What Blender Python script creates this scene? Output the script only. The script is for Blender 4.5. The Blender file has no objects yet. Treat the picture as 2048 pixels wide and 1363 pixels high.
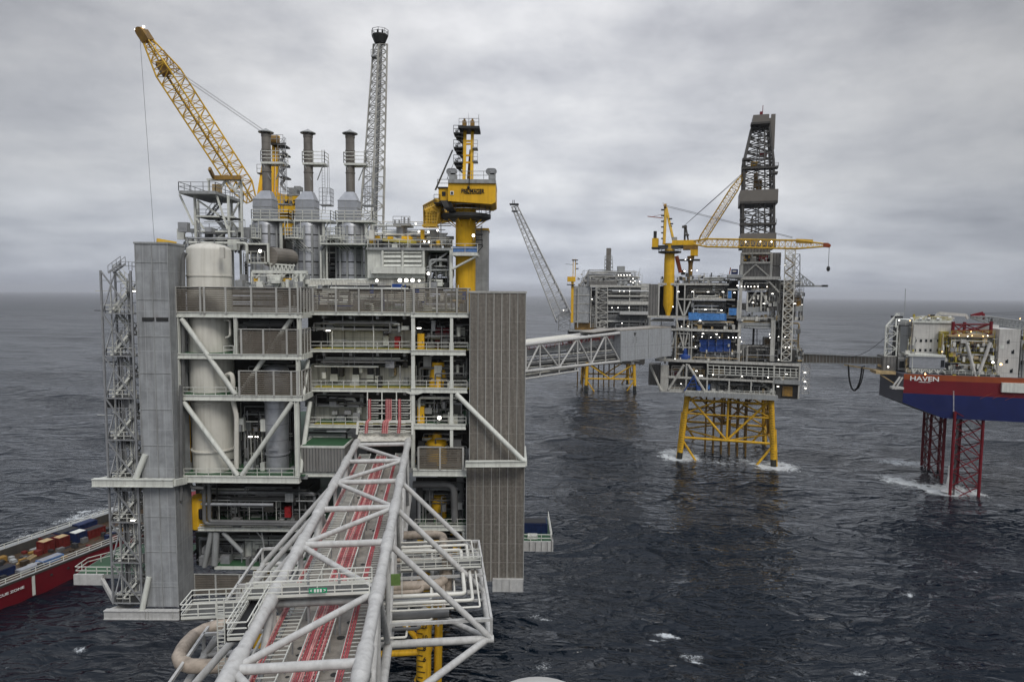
import bpy, math, random
import numpy as np
from mathutils import Vector as V

# ---------------------------------------------------------------- camera, sky, light, exposure
FPX, CH = 1260.0, 70.0                     # focal length in photo pixels, camera height over the sea
PIT, ROL = math.radians(4.2), math.radians(0.5)
_r0, _u0, FW = V((1, 0, 0)), V((0, math.sin(PIT), math.cos(PIT))), V((0, math.cos(PIT), -math.sin(PIT)))
RT = _r0*math.cos(ROL) + _u0*math.sin(ROL)
UP = _u0*math.cos(ROL) - _r0*math.sin(ROL)
CAMP = V((0, 0, CH))
scene = bpy.context.scene
COL = scene.collection
cam = bpy.data.cameras.new('camera'); camo = bpy.data.objects.new('camera', cam); COL.objects.link(camo)
cam.sensor_width = 36; cam.sensor_fit = 'HORIZONTAL'; cam.lens = 36*FPX/2048
cam.clip_start = .5; cam.clip_end = 200000
from mathutils import Matrix
m4 = Matrix((RT, UP, -FW)).transposed().to_4x4(); m4.translation = CAMP
camo.matrix_world = m4
scene.camera = camo

SUN_EL, SUN_AZ = math.radians(48), math.radians(150)    # azimuth measured from +Y towards +X: behind the camera, to the right
w = bpy.data.worlds.new('World'); scene.world = w; w.use_nodes = True
nt = w.node_tree; nt.nodes.clear()
def N(t, kind, **kw):
    n = t.nodes.new(kind)
    for k, v in kw.items():
        setattr(n, k, v)
    return n
def L(t, a, b): t.links.new(a, b)
def mth(t, op, a, b=None, clamp=False):
    n = t.nodes.new('ShaderNodeMath'); n.operation = op; n.use_clamp = clamp
    for i, s in enumerate((a, b)):
        if s is None: continue
        if isinstance(s, (int, float)): n.inputs[i].default_value = s
        else: t.links.new(s, n.inputs[i])
    return n.outputs[0]
def ramp(t, fac, stops):
    n = t.nodes.new('ShaderNodeValToRGB'); e = n.color_ramp.elements
    while len(e) < len(stops): e.new(.5)
    for i, (p, c) in enumerate(stops):
        e[i].position = p; e[i].color = (c, c, c, 1) if isinstance(c, (int, float)) else (*c, 1)
    t.links.new(fac, n.inputs[0]); return n.outputs[0]
def mixc(t, fac, a, b, mode='MIX'):
    n = t.nodes.new('ShaderNodeMix'); n.data_type = 'RGBA'; n.blend_type = mode
    for i, s in ((0, fac), (6, a), (7, b)):
        if isinstance(s, (int, float)): n.inputs[i].default_value = s
        elif isinstance(s, tuple): n.inputs[i].default_value = (*s, 1)
        else: t.links.new(s, n.inputs[i])
    return n.outputs[2]
sky = N(nt, 'ShaderNodeTexSky', sky_type='NISHITA'); sky.sun_disc = False
sky.sun_elevation = SUN_EL; sky.sun_rotation = SUN_AZ
tc = N(nt, 'ShaderNodeTexCoord')
sep = N(nt, 'ShaderNodeSeparateXYZ'); L(nt, tc.outputs['Generated'], sep.inputs[0])
el = sep.outputs[2]
# cloud sheet: the view direction met with a flat layer, so the banks stretch out towards the horizon
den = mth(nt, 'ADD', mth(nt, 'MAXIMUM', el, 0.0), 0.16)
cx = mth(nt, 'DIVIDE', sep.outputs[0], den); cy = mth(nt, 'DIVIDE', sep.outputs[1], den)
cv = N(nt, 'ShaderNodeCombineXYZ'); L(nt, cx, cv.inputs[0]); L(nt, cy, cv.inputs[1])
n1 = N(nt, 'ShaderNodeTexNoise'); n1.inputs['Scale'].default_value = 1.15; n1.inputs['Detail'].default_value = 9
n1.inputs['Roughness'].default_value = .52; n1.inputs['Distortion'].default_value = .25; L(nt, cv.outputs[0], n1.inputs['Vector'])
mp2 = N(nt, 'ShaderNodeMapping'); mp2.inputs['Scale'].default_value = (.55, 1.25, 1); mp2.inputs['Location'].default_value = (3.1, 7.7, 0)
L(nt, cv.outputs[0], mp2.inputs[0])
n2 = N(nt, 'ShaderNodeTexNoise'); n2.inputs['Scale'].default_value = .8; n2.inputs['Detail'].default_value = 4; L(nt, mp2.outputs[0], n2.inputs['Vector'])
cl = mth(nt, 'ADD', mth(nt, 'MULTIPLY', n1.outputs[0], .55), mth(nt, 'MULTIPLY', n2.outputs[0], .45))
n3 = N(nt, 'ShaderNodeTexNoise'); n3.inputs['Scale'].default_value = 5.5; n3.inputs['Detail'].default_value = 8; n3.inputs['Roughness'].default_value = .6
mp3 = N(nt, 'ShaderNodeMapping'); mp3.inputs['Scale'].default_value = (1, 1, 2.1); L(nt, tc.outputs['Generated'], mp3.inputs[0]); L(nt, mp3.outputs[0], n3.inputs['Vector'])
cl = mth(nt, 'ADD', mth(nt, 'MULTIPLY', cl, .80), mth(nt, 'ADD', mth(nt, 'MULTIPLY', n3.outputs[0], .34), -.07))
tone = ramp(nt, cl, [(.36, (.40, .41, .445)), (.46, (.56, .57, .595)), (.54, (.70, .705, .715)), (.65, (.88, .88, .885))])
grad = ramp(nt, el, [(0, (.70, .75, .86)), (.05, (.80, .835, .91)), (.16, (.96, .97, .99)), (.34, (1.0, 1.0, 1.01)), (.46, (.98, .98, 1.0)), (.7, (1.36, 1.43, 1.58)), (1, (1.75, 1.83, 2.0))])
cc = mixc(nt, 1.0, tone, grad, 'MULTIPLY')
# the cover is thinner (brighter) ahead and thicker towards the right and left, some vignette mixed in
az = ramp(nt, mth(nt, 'ADD', mth(nt, 'MULTIPLY', sep.outputs[0], .5), .5), [(.1, .72), (.28, .88), (.5, 1.06), (.64, 1.0), (.84, .64), (1, .55)])
cc = mixc(nt, 1.0, cc, az, 'MULTIPLY')
x2 = mth(nt, 'MULTIPLY', sep.outputs[0], sep.outputs[0]); hi = mth(nt, 'MAXIMUM', mth(nt, 'SUBTRACT', el, .12), 0.0)
cc = mixc(nt, 1.0, cc, mth(nt, 'MAXIMUM', mth(nt, 'SUBTRACT', 1.0, mth(nt, 'MULTIPLY', mth(nt, 'MULTIPLY', x2, hi), 2.2)), .6), 'MULTIPLY')  # darkens the high left and right sky: lens vignette put into its colour
bg1 = N(nt, 'ShaderNodeBackground'); L(nt, sky.outputs[0], bg1.inputs[0]); bg1.inputs[1].default_value = .08
bg2 = N(nt, 'ShaderNodeBackground'); L(nt, cc, bg2.inputs[0]); bg2.inputs[1].default_value = 1.15
mx = N(nt, 'ShaderNodeMixShader'); mx.inputs[0].default_value = .94
L(nt, bg1.outputs[0], mx.inputs[1]); L(nt, bg2.outputs[0], mx.inputs[2])
wo = N(nt, 'ShaderNodeOutputWorld'); L(nt, mx.outputs[0], wo.inputs[0])
sl = bpy.data.lights.new('sun', 'SUN'); sl.energy = 1.5; sl.angle = math.radians(22); sl.color = (1, .96, .9)
so = bpy.data.objects.new('sun', sl); COL.objects.link(so)
sd = V((math.cos(SUN_EL)*math.sin(SUN_AZ), math.cos(SUN_EL)*math.cos(SUN_AZ), math.sin(SUN_EL)))
so.rotation_euler = sd.to_track_quat('Z', 'Y').to_euler()
so.location = (0, -50, 200)
scene.view_settings.view_transform = 'Standard'; scene.view_settings.look = 'None'
scene.view_settings.exposure = 0; scene.view_settings.gamma = 1; scene.view_settings.use_curve_mapping = False
scene.cycles.max_bounces = 5; scene.cycles.diffuse_bounces = 2; scene.cycles.glossy_bounces = 3
scene.cycles.caustics_reflective = False; scene.cycles.caustics_refractive = False
scene.cycles.sample_clamp_indirect = 4

# ---------------------------------------------------------------- measuring: photo pixel + known plane -> point in the world
def ray(px, py): return FW + RT*((px-1024)/FPX) - UP*((py-681.5)/FPX)
def W(px, py, Y):
    d = ray(px, py); return CAMP + d*(Y/d.y)
def WZ(px, py, Z):
    d = ray(px, py); return CAMP + d*((Z-CH)/d.z)
class Frame:
    """a vertical reference plane: origin O (x, y), along e1, depth e2"""
    def __init__(s, O, e1):
        s.O = V((O[0], O[1], 0)); s.e1 = V((e1[0], e1[1], 0)).normalized(); s.e2 = V((-s.e1.y, s.e1.x, 0))
        if s.e2.y < 0: s.e2 = -s.e2
    def at(s, px, py, off=0):
        d = ray(px, py); o = s.O + s.e2*off
        return CAMP + d*((o-CAMP).dot(s.e2)/d.dot(s.e2))
    def box(s, b, x0, y0, x1, y1, off, dep):
        xm, ym = (x0+x1)/2, (y0+y1)/2
        l, r = s.at(x0, ym, off), s.at(x1, ym, off); t, u = s.at(xm, y0, off).z, s.at(xm, y1, off).z
        a = V((l.x, l.y, u)); c = V((r.x, r.y, u)); d = s.e2*dep; h = V((0, 0, t-u))
        b.hexa([a, c, c+d, a+d], h)
    def rad(s, px, py, wpx, off=0):       # half of a width seen in pixels
        return (s.at(px+wpx/2, py, off)-s.at(px-wpx/2, py, off)).length/2
MAIN = Frame((0, 0), (1, 0))

# ---------------------------------------------------------------- mesh building
class B:
    def __init__(s): s.v = []; s.f = []; s.m = []; s.mi = 0
    def face(s, *i): s.f.append(i); s.m.append(s.mi)
    def hexa(s, q, h):
        n = len(s.v); s.v += [tuple(p) for p in q] + [tuple(p+h) for p in q]
        for a in ((0, 3, 2, 1), (4, 5, 6, 7), (0, 1, 5, 4), (1, 2, 6, 5), (2, 3, 7, 6), (3, 0, 4, 7)):
            s.face(*[n+i for i in a])
        return s
    def box(s, x0, x1, y0, y1, z0, z1):
        return s.hexa([V((x0, y0, z0)), V((x1, y0, z0)), V((x1, y1, z0)), V((x0, y1, z0))], V((0, 0, z1-z0)))
    def frame(s, p, q):
        d = (q-p).normalized(); a = V((0, 0, 1)) if abs(d.z) < .95 else V((0, 1, 0))
        u = d.cross(a).normalized(); return d, u, u.cross(d).normalized()
    def beam(s, p, q, wd, ht=None):
        ht = ht or wd; d, u, v = s.frame(p, q)
        a = [p-u*wd/2-v*ht/2, p+u*wd/2-v*ht/2, p+u*wd/2+v*ht/2, p-u*wd/2+v*ht/2]
        return s.hexa(a, q-p)
    def tube(s, p, q, r, n=6, r2=None, caps=True):
        r2 = r if r2 is None else r2; d, u, v = s.frame(p, q); k = len(s.v)
        for c, rr in ((p, r), (q, r2)):
            for i in range(n):
                t = 2*math.pi*(i+.5)/n; s.v.append(tuple(c + u*(rr*math.cos(t)) + v*(rr*math.sin(t))))
        for i in range(n): s.face(k+i, k+(i+1) % n, k+n+(i+1) % n, k+n+i)
        if caps: s.face(*[k+n-1-i for i in range(n)]); s.face(*[k+n+i for i in range(n)])
        return s
    def bar(s, p, q, r): return s.tube(p, q, r, 4)
    def pipe(s, pts, r, n=8, bend=2.0):
        """a run of pipe with rounded elbows"""
        P = [V(p) for p in pts]; path = [P[0]]
        for i in range(1, len(P)-1):
            a, c = (P[i-1]-P[i]), (P[i+1]-P[i]); k = min(r*bend, a.length*.45, c.length*.45)
            a = P[i]+a.normalized()*k; c = P[i]+c.normalized()*k
            for j in range(5):
                t = j/4; path.append(a*(1-t)**2 + P[i]*2*t*(1-t) + c*t*t)
        path.append(P[-1]); k0 = len(s.v); u = None
        for i, p in enumerate(path):
            d = (path[min(i+1, len(path)-1)]-path[max(i-1, 0)]).normalized()
            if u is None:
                a = V((0, 0, 1)) if abs(d.z) < .9 else V((1, 0, 0)); u = d.cross(a).normalized()
            else: u = (u - d*u.dot(d)).normalized()
            v = d.cross(u)
            for j in range(n):
                t = 2*math.pi*j/n; s.v.append(tuple(p + u*(r*math.cos(t)) + v*(r*math.sin(t))))
        for i in range(len(path)-1):
            for j in range(n):
                s.face(k0+i*n+j, k0+i*n+(j+1) % n, k0+(i+1)*n+(j+1) % n, k0+(i+1)*n+j)
        s.face(*[k0+n-1-j for j in range(n)]); e = k0+(len(path)-1)*n; s.face(*[e+j for j in range(n)])
        return s
    def lathe(s, c, prof, n=20):
        """prof: (radius, height over c) from the bottom up"""
        k = len(s.v)
        for r, h in prof:
            for i in range(n):
                t = 2*math.pi*i/n; s.v.append((c.x+r*math.cos(t), c.y+r*math.sin(t), c.z+h))
        for j in range(len(prof)-1):
            for i in range(n): s.face(k+j*n+i, k+j*n+(i+1) % n, k+(j+1)*n+(i+1) % n, k+(j+1)*n+i)
        s.face(*[k+n-1-i for i in range(n)]); e = k+(len(prof)-1)*n; s.face(*[e+i for i in range(n)])
        return s
    def prism(s, poly, d):
        n = len(poly); k = len(s.v); s.v += [tuple(p) for p in poly] + [tuple(p+d) for p in poly]
        s.face(*[k+i for i in range(n)]); s.face(*[k+2*n-1-i for i in range(n)])
        for i in range(n): s.face(k+(i+1) % n, k+i, k+n+i, k+n+(i+1) % n)
        return s
    def ball(s, c, r, n=8, m=5, sz=1):
        return s.lathe(c, [(max(r*math.sin(math.pi*j/m), r*.02), -r*sz*math.cos(math.pi*j/m)) for j in range(m+1)], n)
    def rail(s, pts, h=1.15, sp=1.7, r=.05, rows=2):
        P = [V(p) for p in pts]
        for p, q in zip(P, P[1:]):
            ln = (q-p).length; n = max(1, round(ln/sp))
            for i in range(n+1): s.bar(p+(q-p)*(i/n), p+(q-p)*(i/n)+V((0, 0, h)), r)
            for k in range(rows): s.bar(p+V((0, 0, h*(rows-k)/rows)), q+V((0, 0, h*(rows-k)/rows)), r)
        return s
    def lattice(s, a, b, n, rc, rb, cross=False):
        """box or triangular truss between two rings of corner points"""
        m = len(a)
        for p, q in zip(a, b): s.tube(p, q, rc, 5)
        ring = [[p+(q-p)*(i/n) for p, q in zip(a, b)] for i in range(n+1)]
        for i in range(n+1):
            for j in range(m): s.bar(ring[i][j], ring[i][(j+1) % m], rb)
        for i in range(n):
            for j in range(m):
                k = (j+1) % m
                if cross or (i+j) % 2 == 0: s.bar(ring[i][j], ring[i+1][k], rb)
                if cross or (i+j) % 2: s.bar(ring[i][k], ring[i+1][j], rb)
        return s
    def stair(s, p, q, wv, n=9):
        for k in (0, 1): s.beam(p+wv*k, q+wv*k, .08, .28)
        for i in range(1, n):
            a = p+(q-p)*(i/n); s.beam(a, a+wv, .25, .06)
        for k in (0, 1):
            s.bar(p+wv*k+V((0, 0, 1)), q+wv*k+V((0, 0, 1)), .045)
            for i in (0, .33, .66, 1): s.bar(p+wv*k+(q-p)*i, p+wv*k+(q-p)*i+V((0, 0, 1)), .04)
        return s

def wloc(o): return o.location + (wloc(o.parent) if o.parent else V())
SMOOTH = ('tank', 'vessel', 'pipe', 'chord', 'duct')
def obj(name, b, mats, parent=None, smooth=False, label=None, cat=None, group=None, kind=None):
    me = bpy.data.meshes.new(name); o = bpy.data.objects.new(name, me); COL.objects.link(o)
    base = wloc(parent) if parent else (V(b.v[0]) if cat else V())
    if not parent and cat:
        vv = np.array(b.v); base = V((vv[:, 0].mean(), vv[:, 1].mean(), vv[:, 2].min()))
        o.location = base
    me.from_pydata([(x-base.x, y-base.y, z-base.z) for x, y, z in b.v], [], b.f)
    for m in (mats if isinstance(mats, (list, tuple)) else [mats]): me.materials.append(m)
    me.polygons.foreach_set('material_index', b.m)
    if smooth:
        me.polygons.foreach_set('use_smooth', [True]*len(b.f))
        try: me.set_sharp_from_angle(angle=math.radians(40))
        except Exception: pass
    me.update()
    if parent: o.parent = parent
    tag(o, label, cat, group, kind)
    return o
def tag(o, label=None, cat=None, group=None, kind=None):
    for k, v in (('label', label), ('category', cat), ('group', group), ('kind', kind)):
        if v: o[k] = v
def thing(name, label, cat, loc, group=None, kind=None):
    o = bpy.data.objects.new(name, None); COL.objects.link(o); o.location = loc; o.empty_display_size = 1
    tag(o, label, cat, group, kind); return o
def copy_tree(o, parent=None):
    c = o.copy(); COL.objects.link(c)
    if parent: c.parent = parent
    for ch in list(o.children): copy_tree(ch, c)
    return c
def clutter(bulk, fr, x0, x1, y0, y1, o0, o1, n, seed, mats):
    '''small posts, boxes, brackets and thin runs that fill a bay of a module'''
    rr = random.Random(seed)
    for i in range(n):
        m = rr.choice(mats); b = bulk.setdefault(m, B()); off = rr.uniform(o0, o1); x = rr.uniform(x0, x1); u = rr.random(); fl, tp = fr.at(x, y1, off), fr.at(x, y0, off)
        h = tp.z-fl.z
        if u < .3: b.bar(fl, fl+V((0, 0, h*rr.uniform(.5, 1))), rr.uniform(.05, .12))
        elif u < .65:
            sx, sy, sz = rr.uniform(.2, .8), rr.uniform(.2, .6), min(h*.6, rr.uniform(.4, 2.0)); c = fl+V((0, 0, h*rr.choice((0, 0, 0, .35, .6))))
            b.hexa([c-fr.e1*sx-fr.e2*sy, c+fr.e1*sx-fr.e2*sy, c+fr.e1*sx+fr.e2*sy, c-fr.e1*sx+fr.e2*sy], V((0, 0, sz)))
        elif u < .9:
            ln = rr.uniform(1.5, 6); c = fl+V((0, 0, h*rr.uniform(.15, .95))); q = c+fr.e1*ln
            if (q-fr.at(x1, y1, off)).dot(fr.e1) > 0: q = c-fr.e1*ln*.5
            b.bar(c, q, rr.uniform(.04, .11))
        else:
            c = fl+V((0, 0, h*rr.uniform(.2, .6))); b.tube(c, c+V((0, 0, min(h*.4, rr.uniform(.6, 1.6)))), rr.uniform(.2, .5), 8)
def text(parent, body, loc, size, mat, xdir=V((1, 0, 0)), name='lettering', zdir=V((0, 0, 1)), sx=1.0, ext=.03):
    cu = bpy.data.curves.new(name, 'FONT'); cu.body = body; cu.size = size; cu.extrude = ext; cu.offset = .018*size
    cu.align_x = 'CENTER'; cu.align_y = 'CENTER'; cu.materials.append(mat)
    o = bpy.data.objects.new(name, cu); COL.objects.link(o)
    xd = xdir.normalized(); zd = zdir.normalized(); n = xd.cross(zd)
    m = Matrix((xd*sx, zd, n)).transposed().to_4x4(); m.translation = loc - wloc(parent)
    o.parent = parent; o.matrix_local = m
    return o

# ---------------------------------------------------------------- materials
def mat(name, col, rough=.55, metal=0, var=.12, sc=.35, streak=0.0, dirt=(.10, .085, .07), rust=0.0, lc=.3, lines=None, corr=None, emit=None):
    m = bpy.data.materials.new(name); m.use_nodes = True; t = m.node_tree; p = t.nodes['Principled BSDF']
    p.inputs['Specular IOR Level'].default_value = .3; p.inputs['Roughness'].default_value = rough; p.inputs['Metallic'].default_value = metal
    if emit:
        p.inputs['Base Color'].default_value = (*col, 1)
        p.inputs['Emission Color'].default_value = (*emit[0], 1); p.inputs['Emission Strength'].default_value = emit[1]
        return m
    g = N(t, 'ShaderNodeNewGeometry'); pos = g.outputs['Position']
    n = N(t, 'ShaderNodeTexNoise'); n.inputs['Scale'].default_value = sc; n.inputs['Detail'].default_value = 6; n.inputs['Roughness'].default_value = .65
    L(t, pos, n.inputs['Vector'])
    c = mixc(t, ramp(t, n.outputs[0], [(.3, 0), (.7, 1)]), tuple(x*(1-var) for x in col), tuple(min(1, x*(1+var)) for x in col))
    if streak:
        mp = N(t, 'ShaderNodeMapping'); mp.inputs['Scale'].default_value = (1.7, 1.7, .09); L(t, pos, mp.inputs[0])
        s = N(t, 'ShaderNodeTexNoise'); s.inputs['Scale'].default_value = 1.3; s.inputs['Detail'].default_value = 5; L(t, mp.outputs[0], s.inputs['Vector'])
        c = mixc(t, mth(t, 'MULTIPLY', ramp(t, s.outputs[0], [(.47, 0), (.72, 1)]), streak), c, dirt)
    if rust:
        mp = N(t, 'ShaderNodeMapping'); mp.inputs['Scale'].default_value = (1, 1, .35); L(t, pos, mp.inputs[0])
        s = N(t, 'ShaderNodeTexNoise'); s.inputs['Scale'].default_value = 1.1; s.inputs['Detail'].default_value = 8; s.inputs['Roughness'].default_value = .7; L(t, mp.outputs[0], s.inputs['Vector'])
        c = mixc(t, mth(t, 'MULTIPLY', ramp(t, s.outputs[0], [(.58, 0), (.68, 1)]), rust), c, (.13, .05, .02))
    sp = None
    if lines or corr:
        sp = N(t, 'ShaderNodeSeparateXYZ'); L(t, pos, sp.inputs[0])
        xy = mth(t, 'ADD', sp.outputs[0], mth(t, 'MULTIPLY', sp.outputs[1], .77))
    if lines:                                  # plate seams: (spacing across, spacing up, width)
        sx, sz, wd = lines
        a = mth(t, 'LESS_THAN', mth(t, 'FRACT', mth(t, 'DIVIDE', xy, sx)), wd/sx)
        b = mth(t, 'LESS_THAN', mth(t, 'FRACT', mth(t, 'DIVIDE', sp.outputs[2], sz)), wd/sz)
        c = mixc(t, mth(t, 'MULTIPLY', mth(t, 'MAXIMUM', a, b), .55), c, tuple(x*lc for x in col))
    if corr:
        bm = N(t, 'ShaderNodeBump'); bm.inputs['Strength'].default_value = .9; bm.inputs['Distance'].default_value = .12
        L(t, mth(t, 'SINE', mth(t, 'MULTIPLY', xy, 6.283/corr)), bm.inputs['Height']); L(t, bm.outputs[0], p.inputs['Normal'])
    L(t, c, p.inputs['Base Color'])
    rr = mth(t, 'ADD', mth(t, 'MULTIPLY', n.outputs[0], .3), rough-.15); L(t, rr, p.inputs['Roughness'])
    return m
M = dict(
    white=mat('pale_steel_paint', (.66, .67, .61), streak=.25, rust=.2),
    rail=mat('rail_paint', (.66, .66, .60), rough=.5),
    bridge=mat('bridge_grey_paint', (.50, .495, .475), sc=1.6, var=.14, streak=.35, dirt=(.24, .23, .22), rust=.18),
    dps=mat('weathered_pale_steel', (.52, .51, .465), streak=.5, rust=.4),
    navy=mat('scuffed_navy_paint', (.009, .02, .07), var=.35, sc=1.2, rust=.3), dred=mat('scuffed_red_paint', (.13, .016, .013), var=.35, sc=1.2, rust=.2),
    grey=mat('grey_paint', (.33, .34, .335), streak=.4),
    galv=mat('galvanised_steel', (.33, .335, .34), rough=.45, metal=.35, var=.2, sc=1.2),
    galv2=mat('fence_frame_steel', (.42, .415, .385), streak=.3),
    clad=mat('zinc_cladding', (.32, .33, .335), var=.25, sc=.45, streak=.6, dirt=(.19, .19, .19), lines=(2.35, 5.6, .07), lc=1.5, rust=.15),
    dark=mat('dark_steel', (.035, .035, .034)),
    black=mat('black_paint', (.015, .015, .016)),
    louvre=mat('louvre_brown', (.17, .148, .12), var=.2, streak=.3),
    slat=mat('vertical_louvre', (.27, .245, .21), var=.3, sc=2.2, streak=.25, dirt=(.10, .09, .075)),
    wall=mat('beige_wall', (.62, .60, .53), streak=.5, lines=(3.1, 9, .05)),
    inner=mat('shaded_wall', (.055, .053, .048), streak=.4),  # gloom of the deck interiors is put into this near-black colour
    deck=mat('green_deck_coating', (.04, .105, .05), var=.3),
    walk=mat('yellow_walkway_coating', (.42, .34, .05), var=.3),
    grate=mat('steel_grating', (.09, .09, .085), var=.3, sc=2),
    plate=mat('bridge_plating', (.30, .275, .24), var=.35, sc=.7, streak=.2),
    yellow=mat('signal_yellow_paint', (.78, .45, .02), streak=.3, dirt=(.28, .13, .02), var=.14),
    boom=mat('crane_boom_yellow', (.68, .42, .05), var=.2),
    jacket=mat('jacket_yellow_paint', (.66, .38, .02), streak=.4, dirt=(.20, .10, .02), var=.25),
    rustshade=mat('stain_and_shade_brown', (.27, .155, .035), var=.35, streak=.5),  # stained machinery brown; on rear jacket braces it stands for their shade
    growth=mat('marine_growth', (.03, .03, .022), var=.5),
    vessel=mat('cream_vessel_paint', (.66, .64, .57), sc=.2, streak=.35, dirt=(.33, .30, .24), rust=.06),
    lag=mat('aluminium_lagging', (.38, .39, .41), rough=.38, metal=.5, var=.14, sc=.8, lines=(40, 2.4, .09)),
    stackp=mat('weathered_stack_steel', (.20, .185, .165), var=.3, streak=.6, lines=(60, 2.1, .06)),
    duct=mat('ribbed_duct_steel', (.20, .18, .155), var=.2, lines=(60, .5, .06)),
    beige=mat('beige_pipe_coating', (.40, .335, .27), rough=.45, var=.25, sc=1.5, streak=.4),
    pipe=mat('pale_pipe_coating', (.68, .665, .60), rough=.4),
    gpipe=mat('steel_pipe', (.15, .15, .147), rough=.4, var=.25),
    cable=mat('red_cable_sheath', (.40, .085, .095), rough=.5, var=.35, sc=2.5),
    cable2=mat('pale_red_cable_sheath', (.62, .30, .28), rough=.5, var=.3, sc=2.5),
    red=mat('red_paint', (.30, .02, .022), var=.2),
    hullred=mat('hull_red_paint', (.155, .006, .013), var=.18, sc=.12, streak=.25, dirt=(.14, .02, .02), rust=.1),
    hullor=mat('hull_orange_paint', (.28, .062, .018), var=.15),
    hullblue=mat('hull_blue_paint', (.007, .014, .085), var=.25, sc=.1),
    hullgrey=mat('bow_grey_paint', (.13, .135, .16), var=.15),
    blue=mat('blue_container_paint', (.02, .06, .24), var=.25, sc=1),
    tarp=mat('blue_tarpaulin', (.07, .22, .52), var=.3, sc=1.2),
    bluef=mat('blue_mesh_fence', (.10, .20, .42), var=.3, sc=3),
    tan=mat('tan_machinery_paint', (.42, .31, .16), var=.35, sc=.8, rust=.3),
    wood=mat('worn_deck_timber', (.055, .036, .02), var=.4, sc=.6),
    creamy=mat('accommodation_cream', (.56, .545, .51), streak=.3, lines=(60, 5.5, .12)),
    window=mat('dark_window', (.02, .022, .025), rough=.15),
    corru=mat('corrugated_grey', (.27, .265, .25), corr=.45, streak=.3),
    dclad=mat('rig_cladding', (.17, .165, .155), corr=.9, var=.2, streak=.3),
    wind=mat('derrick_wind_wall', (.175, .16, .14), var=.08),
    derr=mat('derrick_steel', (.07, .066, .06), var=.3),
    panelg=mat('bridge_panel_grey', (.36, .375, .39), var=.15, sc=1.2, streak=.3, lines=(8.2, 50, .12)),
    olive=mat('olive_board_paint', (.13, .21, .06), var=.2, sc=3),
    signg=mat('exit_sign_green', (.01, .30, .13), var=.05),
    signw=mat('sign_white', (.8, .8, .78), var=.03),
    lamp=mat('lit_lamp', (1, 1, 1), emit=((1, .95, .85), 7)),
    warm=mat('warm_lamp', (1, .7, .4), emit=((1, .55, .2), 7)),
    ink=mat('black_lettering', (.02, .02, .02), var=.02),
    rope=mat('wire_rope', (.10, .10, .105)),
    rubber=mat('black_rubber', (.012, .012, .012), rough=.6),
)
R = random.Random(7)
Zv = V((0, 0, 1))

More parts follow.
